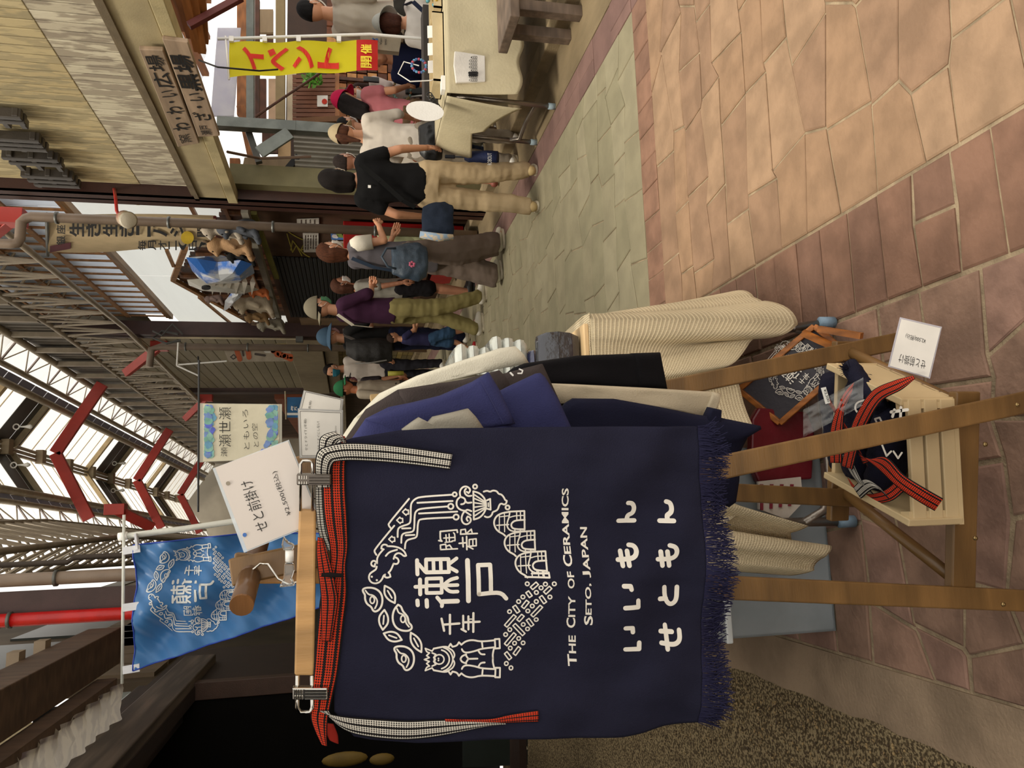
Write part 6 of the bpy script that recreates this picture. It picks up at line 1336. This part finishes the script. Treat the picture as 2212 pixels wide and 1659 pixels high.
# woman in grey tunic
def ex(root, W, HP, D):
    strapline(root, W, D, [(.10, -.10, 1.40), (.02, -.14, 1.2), (-.02, -.15, 1.0)], mat('#2f3b4c', .8), 'bag_strap')
    ob('white_sleeve', MB().tube([W((.15, .0, 1.40)), W((.17, .01, 1.35)), W((.195, .02, 1.22))], [.05, .070, .066], 14), mat('#d8d0c0', .9), root, smooth=True)
person('woman in a grey sleeveless tunic and wide grey-brown trousers facing the shop', 2.22, 6.62, at(686, 590, 6.62)[1], 78, '#5f5a5e', '#6b5d53', ('bob', '#4c2a18'), None, '#cfc7bb', sleeve=.15, shoes='#d9d4bf', hem=.62, fem=1, legw=1.9,
       ra=((.21, .03, 1.12), (.10, .26, 1.16)), la=((-.20, .05, 1.12), (-.12, .28, 1.02)), rfoot=(.10, .10, .09), lfoot=(-.10, -.12, .09), extra=ex)
p = PY(885, 565, 6.33); bag = bagthing('tote_bag', 'blue-grey leather tote bag with a pink charm carried by the woman in grey', p, .17, .10, .15, mat('#33414f', .5, bump=.25), strap_pts=[p+V((.09, -.07, .12)), p+V((.08, -.09, .2)), p+V((0, -.1, .24)), p+V((-.08, -.09, .19)), p+V((-.09, -.07, .12))])
for i in range(6): ob('charm_petal', MB().ell(p+V((-.06+.018*math.cos(i), -.115, -.01+.018*math.sin(i))), (.012, .008, .012), 6, 4), mat('#c0607a'), bag)
# man with cap
def ex(root, W, HP, D):
    strapline(root, W, D, [(.12, -.09, 1.42), (0, -.15, 1.28), (-.14, -.12, 1.10)], mat('#cfc7b4', .8), 'bag_strap')
    ob('glasses', MB().tube([HP((.08, -.02, .015)), HP((.078, .07, .015)), HP((.03, .112, .012)), HP((-.03, .112, .012))], .003, 6), WHITE, root)
person('man in a backwards grey cap, maroon T-shirt and khaki trousers facing right', 1.97, 7.62, at(664, 670, 7.62)[1], 84, '#3a1c34', '#857a4e', ('crop', '#1c1614'), ('cap', '#7c7462', 180), '#4f7f5c', sleeve=.9, shoes='#dcd6c8', hem=.88,
       ra=((.20, .10, 1.12), (.02, .24, 1.10)), la=((-.22, .12, 1.12), (-.02, .26, 1.10)), rfoot=(.12, .12, .09), lfoot=(-.12, -.12, .09), legw=1.15, extra=ex)
person('woman with brown hair, white mask and black shorts behind the man in the cap', 2.42, 8.35, at(716, 640, 8.35)[1], 100, '#8a857b', '#161316', ('bob', '#46281a'), None, '#e4e0da', leg='shorts', sleeve=.8, shoes='#15120f', fem=1, skin='#b07a5e')
# boy
person('small boy in a navy T-shirt, denim shorts and red sandals', 1.80, 8.15, at(836, 738, 8.15)[1]*1.0, 88, '#2b2a4a', '#35506e', ('crop', '#2e1f18'), None, None, leg='shorts', sleeve=.5, shoes='#b82a30', legw=1.3, hem=.9,
       ra=((.20, .14, 1.20), (.16, .36, 1.22)), la=((-.20, .16, 1.18), (-.12, .38, 1.10)), rfoot=(.10, .20, .09), lfoot=(-.12, -.18, .09), rknee=(.10, .14, .48), lknee=(-.10, -.02, .48), headtilt=6)
# man in blue bucket hat
def ex(root, W, HP, D):
    strapline(root, W, D, [(.13, .05, 1.43), (.15, -.05, 1.42), (.16, -.12, 1.30)], mat('#5c5550'), 'backpack_strap')
    ob('lanyard', MB().tube([W((.05, .08, 1.44)), W((.04, .15, 1.3)), W((.0, .16, 1.22)), W((-.04, .15, 1.3)), W((-.05, .08, 1.44))], .004, 5), BLACK, root)
person('man in a blue bucket hat and black T-shirt with a backpack, hands raised', 1.93, 8.75, at(690, 742, 8.75)[1], 72, '#171616', '#1c2036', ('crop', '#241813'), ('bucket', '#3c5266', 0), '#b08f90', sleeve=.75,
       ra=((.26, .10, 1.14), (.16, .34, 1.20)), la=((-.22, .14, 1.12), (-.06, .34, 1.12)), extra=ex)
Fm = PEOPLE[-1]; Pc = V((1.78, 8.62, 1.16)); bk = thing('backpack', 'black backpack with a grey stripe and a yellow bottle pouch', 'backpack', Pc)
def bpf(bm): loft(bm, [(Pc.x-.02, Pc.y-.05, Pc.z-.25, .13, .10), (Pc.x-.03, Pc.y-.06, Pc.z-.1, .15, .13), (Pc.x-.02, Pc.y-.05, Pc.z+.15, .13, .11), (Pc.x, Pc.y-.03, Pc.z+.26, .08, .06)])
link('pack_body', blob(bpf, .012, 3, .008, 12), mat('#1a1715', .7, bump=.3), bk); ob('yellow_pouch', MB().tube([PY(838, 807, 8.42), PY(872, 806, 8.42)], [.028, .026], 10), mat('#a8a03c', .6), bk, smooth=True)
ob('grey_stripe', MB().tube([PY(768, 785, 8.45), PY(800, 784, 8.42), PY(835, 778, 8.44)], .008, 6), mat('#8a8680'), bk)
person('man in a white T-shirt and teal mask behind the man in the bucket hat', 1.98, 11.0, 1.74, 235, '#b5aaa0', '#2b2a30', ('crop', '#1a1412'), None, '#2f7284', sleeve=.6)
person('woman with long dark hair, black cap and pink mask near the shirts', 1.62, 10.2, at(740, 832, 10.2)[1], 75, '#2a2426', '#3a3032', ('long', '#1a1110'), ('cap', '#262324', 0), '#96616a', sleeve=.8, fem=1, shoes='#40383a')
person('child in a green cap and cream shirt beside the woman in the black cap', 1.42, 9.3, at(726, 862, 9.3)[1], 120, '#b5a793', '#4a4844', ('crop', '#2a1a14'), ('cap', '#2f7048', 0), None, sleeve=1.0, skin='#b5714c')
# small child at display
def ex(root, W, HP, D): pass
person('toddler in a pale green dress standing at the display by the drain pipe', 2.82, 8.02, at(774, 520, 8.02)[1], 20, '#9fa07c', '#9fa07c', ('crop', '#2c1c16'), None, None, leg='skirt', sleeve=.4, hem=.7, fem=1, z0=0,
       ra=((.20, .12, 1.2), (.12, .3, 1.25)), shoes='#6a5a4c')
# man behind the woman in black
person('man with short dark hair and a white mask beyond the woman in black', 3.07, 6.62, 1.52, 62, '#cfc6b8', '#7a4a34', ('crop', '#2a201c'), None, '#e6e0d6', leg='shorts', sleeve=.6, shoes='#8a4a3c', skin='#a8745a', ra=((.22, .12, 1.12), (.14, .34, 1.05)))
person('woman in a beige cap and grey shirt with a black waist bag', 2.93, 5.85, at(721, 290, 5.85)[1]+.02, 40, '#c9bfb2', '#8a7f70', ('pony', '#4a2a1a'), ('cap', '#b5a382', 0), '#e0dad0', sleeve=1.2, fem=1, lean=.16, headtilt=22, ra=((.21, .12, 1.12), (.14, .32, .98)), la=((-.21, .1, 1.12), (-.12, .3, .98)))
p = PY(930, 306, 5.62); bagthing('waist_bag', 'black leather waist bag of the woman in the beige cap', p, .17, .09, .09, mat('#141414', .4))
person('man with black hair and mask in navy, past the beige cap', 3.55, 7.02, 1.50, 70, '#20222e', '#242a3c', ('crop', '#151313'), None, '#d5cfc8', sleeve=.5, lean=.2, headtilt=15)
person('woman in a pink cap and pink shirt bending over the stall', 3.42, 6.35, 1.52, 62, '#b0686e', '#5a4632', ('long', '#171111'), ('cap', '#c01c4c', 20), None, sleeve=.5, fem=1, lean=.26, headtilt=28, ra=((.21, .10, 1.12), (.14, .30, .98)))
def ex(root, W, HP, D):
    c_ = PY(868, 196, 6.7)
    for i in range(22):
        t = i/22*6.283; q = c_+V((.10*math.cos(t), -.0, .085*math.sin(t))); ob('embroidered_leaf', MB().ell(q, (.016, .006, .012), 6, 4), mat(random.choice(('#7f6a3a', '#8f5a34', '#6f8f86'))), root)
person('woman in a white blouse with an embroidered wreath, holding up a phone', 3.95, 6.95, 1.42, 235, '#c4b5ae', '#4c4a50', ('long', '#33201a'), None, '#cfc6c0', sleeve=1.5, fem=1, la=((-.20, .20, 1.22), (-.04, .40, 1.30)), ra=((.20, .20, 1.24), (.06, .40, 1.32)), extra=ex)
o = ob('phone', MB().obox(PY(802, 172, 6.5), (.035, .02, 0), (-.004, .006, 0), (0, 0, .07)), BLACK, None, bev=.004); tag(o, 'black phone held up by the woman in the white blouse', 'phone')
person('seated person in a navy polo shirt behind the stall', 4.0, 6.42, 1.54, 218, '#1e2444', '#20242c', ('crop', '#191414'), None, None, sleeve=.7, sit=1, z0=.09, shoes='#15120f', la=((-.22, .12, 1.12), (-.16, .34, 1.02)))
person('tall man with short black hair and a linen shirt at the upper right', xt, 6.1, ht_, 70, '#c9c0b2', '#3c3a36', ('crop', '#0e0c0c'), None, '#d8d2c8', sleeve=.9, lean=.03, headtilt=10, z0=.0)
o = slab('canvas_bag', [(778, 78), (786, 104), (862, 112), (868, 78)], 5.35, .05, mat('#8d8270', .9)); tag(o, 'grey-brown canvas bag with a blue flower print beside the linen shirt', 'bag'); Pb = Plane((0, 5.345, 0), (0, 1, 0))
text('Vien', INK, o, None, None, None, mapf=lambda p, q: Pb(825-5*q, 97-14*p, .003)); text('avec', INK, o, None, None, None, mapf=lambda p, q: Pb(835-4*q, 97-13*p, .003)); ob('flower_print', MB().stroke([(806, 90), (814, 86)], 6, Pb, .003).stroke([(812, 94), (806, 84)], 4, Pb, .003), mat('#3c5a86'), o)
def ex(root, W, HP, D): strapline(root, W, D, [(.13, .06, 1.44), (.10, -.12, 1.38), (-.05, -.14, 1.2), (-.15, -.11, 1.05)], mat('#232a40', .8), 'apron_strap')
person('person in a grey cap and pink mask with a navy strap, sitting at the stall', xg2+.02, 5.46, 1.48, 15, '#cfc8c0', '#3a3c42', ('bob', '#3a1c10'), ('bucket', '#9a9a94', 0), '#a85a5c', sleeve=.8, fem=1, lean=.25, headtilt=34, headyaw=20, sit=1, z0=.07, extra=ex)
# ======================= STALL TABLE =======================
CAN = mat('#bdb192', .9, var=.05, bump=.2, bs=60); st = thing('stall_table', 'folding stall table with grey metal legs under an ivory canvas cloth', 'table', (3.4, 4.96, 0))
tx0, ty0, ty1, tz = 2.66, 4.60, 5.30, .76; tx1 = 4.6
ob('table_top', MB().box((tx0+.02, ty0+.02, tz-.03), (tx1, ty1-.02, tz-.004)), mat('#9a9184'), st)
for yy in (4.70, 5.23):
    ob('leg', MB().tube([(2.70, yy, tz-.03), (2.68, yy, .03)], .017, 12), LEGM, st, smooth=True); ob('foot_cap', MB().tube([(2.68, yy, .05), (2.68, yy, .0)], .022, 12), mat('#8fa0a8'), st, smooth=True); ob('leg', MB().tube([(4.4, yy, tz-.03), (4.42, yy, .1)], .017, 12), LEGM, st, smooth=True)
ob('brace_bar', MB().tube([(2.685, 4.70, .10), (2.685, 4.72, .14), (2.685, 4.95, .15), (2.685, 5.20, .14), (2.685, 5.23, .22)], .015, 10), LEGM, st, smooth=True)
tag(ob('canvas_cloth', MB().grid(lambda u, v: (tx0-.005+u*(tx1-tx0), ty0-.012-.012*math.sin(u*23)*v-.05*v*v, tz-v*(.46+.04*math.sin(u*9)+.02*math.sin(u*40))), 90, 20).grid(lambda u, v: (tx0-.01+u*(tx1-tx0), ty0-.01+v*(ty1-ty0), tz+.001), 12, 8), CAN, None, smooth=True, solid=.003), 'ivory canvas cloth over the stall table with a ragged hem', 'cloth')
tag(ob('cloth_flap', MB().grid(lambda u, v: (tx0-.02-.05*math.sin(v*1.5)-.04*v*u, ty0+u*(ty1-ty0), tz-v*(.26+.24*(1-u)**3 if u < .5 else .22+.1*(u-.5))), 20, 16), CAN, None, smooth=True, solid=.003), 'folded flap of canvas hanging over the near end of the stall table', 'cloth')
tag(ob('far_cloth', MB().grid(lambda u, v: (tx0+.25+u*1.6, ty1-.05, tz-v*.55), 10, 4), CAN, None, solid=.003), 'inner side of the canvas hanging behind the stall legs', 'cloth')
# things on the stall
def crate2(x, y, w_, d_, h_, label):
    t = thing('wooden_tray', label, 'tray', (x, y, tz)); m = mat('#c9b68e', .6, var=.08)
    z0 = tz+.004
    for a, b in (((x, y), (x+w_, y+.01)), ((x, y+d_-.01), (x+w_, y+d_)), ((x, y), (x+.01, y+d_)), ((x+w_-.01, y), (x+w_, y+d_))): ob('side', MB().box((*a, z0), (*b, z0+h_)), m, t)
    ob('base', MB().box((x, y, z0), (x+w_, y+d_, z0+.006)), m, t); return t
crate2(2.78, 4.66, .50, .24, .075, 'open pale wooden box lying on its side at the near end of the stall'); crate2(3.34, 4.70, .30, .3, .06, 'second wooden tray beside the wire basket on the stall')
for i in range(3): tag(ob('white_card', MB().obox((2.95+.13*i, 4.78, tz+.012+.045), (.045, 0, .0), (0, .002, .0), (0, .012, .042)), WHITE), ['white card standing in the box nearest the paper fan', 'white card standing in the middle of the box', 'white card standing at the right of the box'][i], 'card')
tr_ = thing('wire_basket', 'wire basket of coloured beads at the upper right of the stall', 'basket', (3.45, 4.7, tz+.01))
for k in range(7): ob('wire', MB().tube([(3.36+.04*k, 4.64, tz+.02), (3.36+.04*k, 4.64, tz+.16)], .003, 5), DSTEEL, tr_)
for zz in (.02, .09, .16): ob('wire', MB().tube([(3.36, 4.64, tz+zz), (3.62, 4.64, tz+zz)], .003, 5), DSTEEL, tr_)
random.seed(4)
for i in range(40): tag(ob('bead', MB().ell((3.38+random.random()*.22, 4.70+random.random()*.08, tz+.03+random.random()*.09), (.014, .014, .014), 8, 6), mat(('#4f8f9c', '#8f8f4a', '#3c6a4c', '#b0903c')[i % 4], .25), smooth=True), '%s bead in the wire basket on the stall' % ('blue', 'olive', 'dark green', 'amber')[i % 4], 'bead', '%s beads in the wire basket' % ('blue', 'olive', 'dark green', 'amber')[i % 4])
tag(ob('wire_rack_tray', MB().box((2.80, 5.05, tz+.004), (3.6, 5.22, tz+.10)), mat('#2a2420', .6)), 'dark display box along the back of the stall', 'display')
fan = thing('paper_fan', 'white paper fan standing at the near end of the stall', 'fan', PY(930, 235, 4.66)); PFa = Plane((0, 4.66, 0), (0, 1, 0))
ob('fan_leaf', MB().prism([PFa(919-42*math.cos(t)*(1 if math.cos(t) > 0 else .95), 240+21*math.sin(t)+(-6 if math.cos(t) > 0 else 4)*abs(math.cos(t))) for t in [i*.2618 for i in range(24)]], (0, .004, 0)), WHITE, fan); ob('base', MB().box((2.70, 4.63, tz+.004), (2.80, 4.70, tz+.03)), WHITE, fan)
for i, (cx, cy, cz, ax_, l_) in enumerate(((3.0, 4.72, tz+.24, 0, 'bead wreath of pink and blue beads on a bent wire on the stall'),)):
    t = thing('bead_wreath', l_, 'ornament', (cx, cy, cz-.2)); c_ = PY(905, 142, 4.75)
    for k in range(18): a = k*.349; ob('bead', MB().ell(c_+V((.048*math.cos(a), 0, .048*math.sin(a))), (.010, .010, .010), 6, 5), mat(('#b04a5c', '#4a6aa0', '#5a8fb0')[k % 3], .4), t)
    ob('wire', MB().tube([c_+V((0, 0, 0)), c_+V((.02, 0, .10)), c_+V((-.07, 0, .14)), c_+V((-.12, 0, .06)), c_+V((-.10, 0, -.08)), c_+V((-.06, 0, -.16))], .004, 6), WHITE, t)
for i in range(7): p = PY(928+4*i, 205+6*i % 40, 4.7+.03*i); tag(ob('hair_tie', MB().tube([p+V((.02*math.cos(k*.7), .005*math.sin(k), .02*math.sin(k*.7))) for k in range(10)], .004, 5), BLACK), 'small dark looped hair tie lying on the stall edge', 'ornament', 'looped ties on the stall')
# printed bag pinned on the cloth
o = ob('printed_sack', MB().prism([PY(x, y, 4.56) for x, y in ((982, 110), (1000, 112), (1048, 120), (1049, 176), (985, 178), (980, 140))], (0, .02, 0)), mat('#d8d2c8', .7), None, bev=.005); tag(o, 'white cloth bag printed with black house drawings on the stall cloth', 'bag')
Pk = Plane((0, 4.555, 0), (0, 1, 0)); mb = MB()
for i in range(8):
    y = 122+i*7; h_ = random.choice((10, 14, 18)); mb.stroke([(1030, y), (1030-h_, y), (1030-h_-3, y+2.5), (1030-h_, y+5), (1030, y+5)], .8, Pk, .003, True)
    for j in range(3): mb.stroke([(1027-j*4, y+2.5), (1026-j*4, y+2.6)], 1.6, Pk, .003)
mb.stroke([(1014, 158), (1030, 158)], 6, Pk, .003).stroke([(1014, 163), (1030, 163)], 5, Pk, .003); ob('house_print', mb, INK, o)
# wooden bench at the picture's upper edge
bn = thing('wooden_bench', 'weathered wooden bench at the right edge of the picture', 'bench', (3.15, 4.15, 0)); BW = wood('#6b5a4c', .8, (1, 8, 8), .3, .7)
ob('seat', MB().box((2.82, 3.98, .40), (4.2, 4.36, .46)), BW, bn, bev=.006)
for x_, y_ in ((2.90, 4.02), (2.90, 4.26)): ob('leg', MB().box((x_, y_, 0), (x_+.07, y_+.07, .40)), BW, bn, bev=.005)
ob('leg', MB().box((4.0, 4.02, 0), (4.07, 4.3, .40)), BW, bn); ob('stretcher', MB().box((2.92, 4.05, .30), (4.1, 4.08, .38)), BW, bn)
# folding chairs behind the stall
for i, (x_, y_) in enumerate(((860, 150), (905, 172))):
    yo_ = .9*i+.3; p = PY(x_, y_, 6.4+yo_); c_ = thing('folding_chair', ('black folding chair with a steel frame behind the stall, nearer the navy polo', 'second black folding chair behind the stall')[i], 'chair', (p.x, 6.4+yo_, .07), 'folding chairs behind the stall')
    bx_ = p.x; ob('backrest', MB().box((bx_-.18, 6.5+yo_, .66), (bx_+.18, 6.53+yo_, .86)), BLACK, c_, bev=.01); ob('seat', MB().box((bx_-.2, 6.15+yo_, .42), (bx_+.2, 6.5+yo_, .46)), BLACK, c_, bev=.01)
    for s_ in (-.2, .2): ob('frame_tube', MB().tube([(bx_+s_, 6.15+yo_, .08), (bx_+s_, 6.42+yo_, .5), (bx_+s_, 6.54+yo_, .88)], .011, 8), STEEL, c_, smooth=True); ob('leg', MB().tube([(bx_+s_, 6.55+yo_, .08), (bx_+s_, 6.2+yo_, .44)], .011, 8), STEEL, c_, smooth=True)

bpy.data.scenes.remove(TMP)
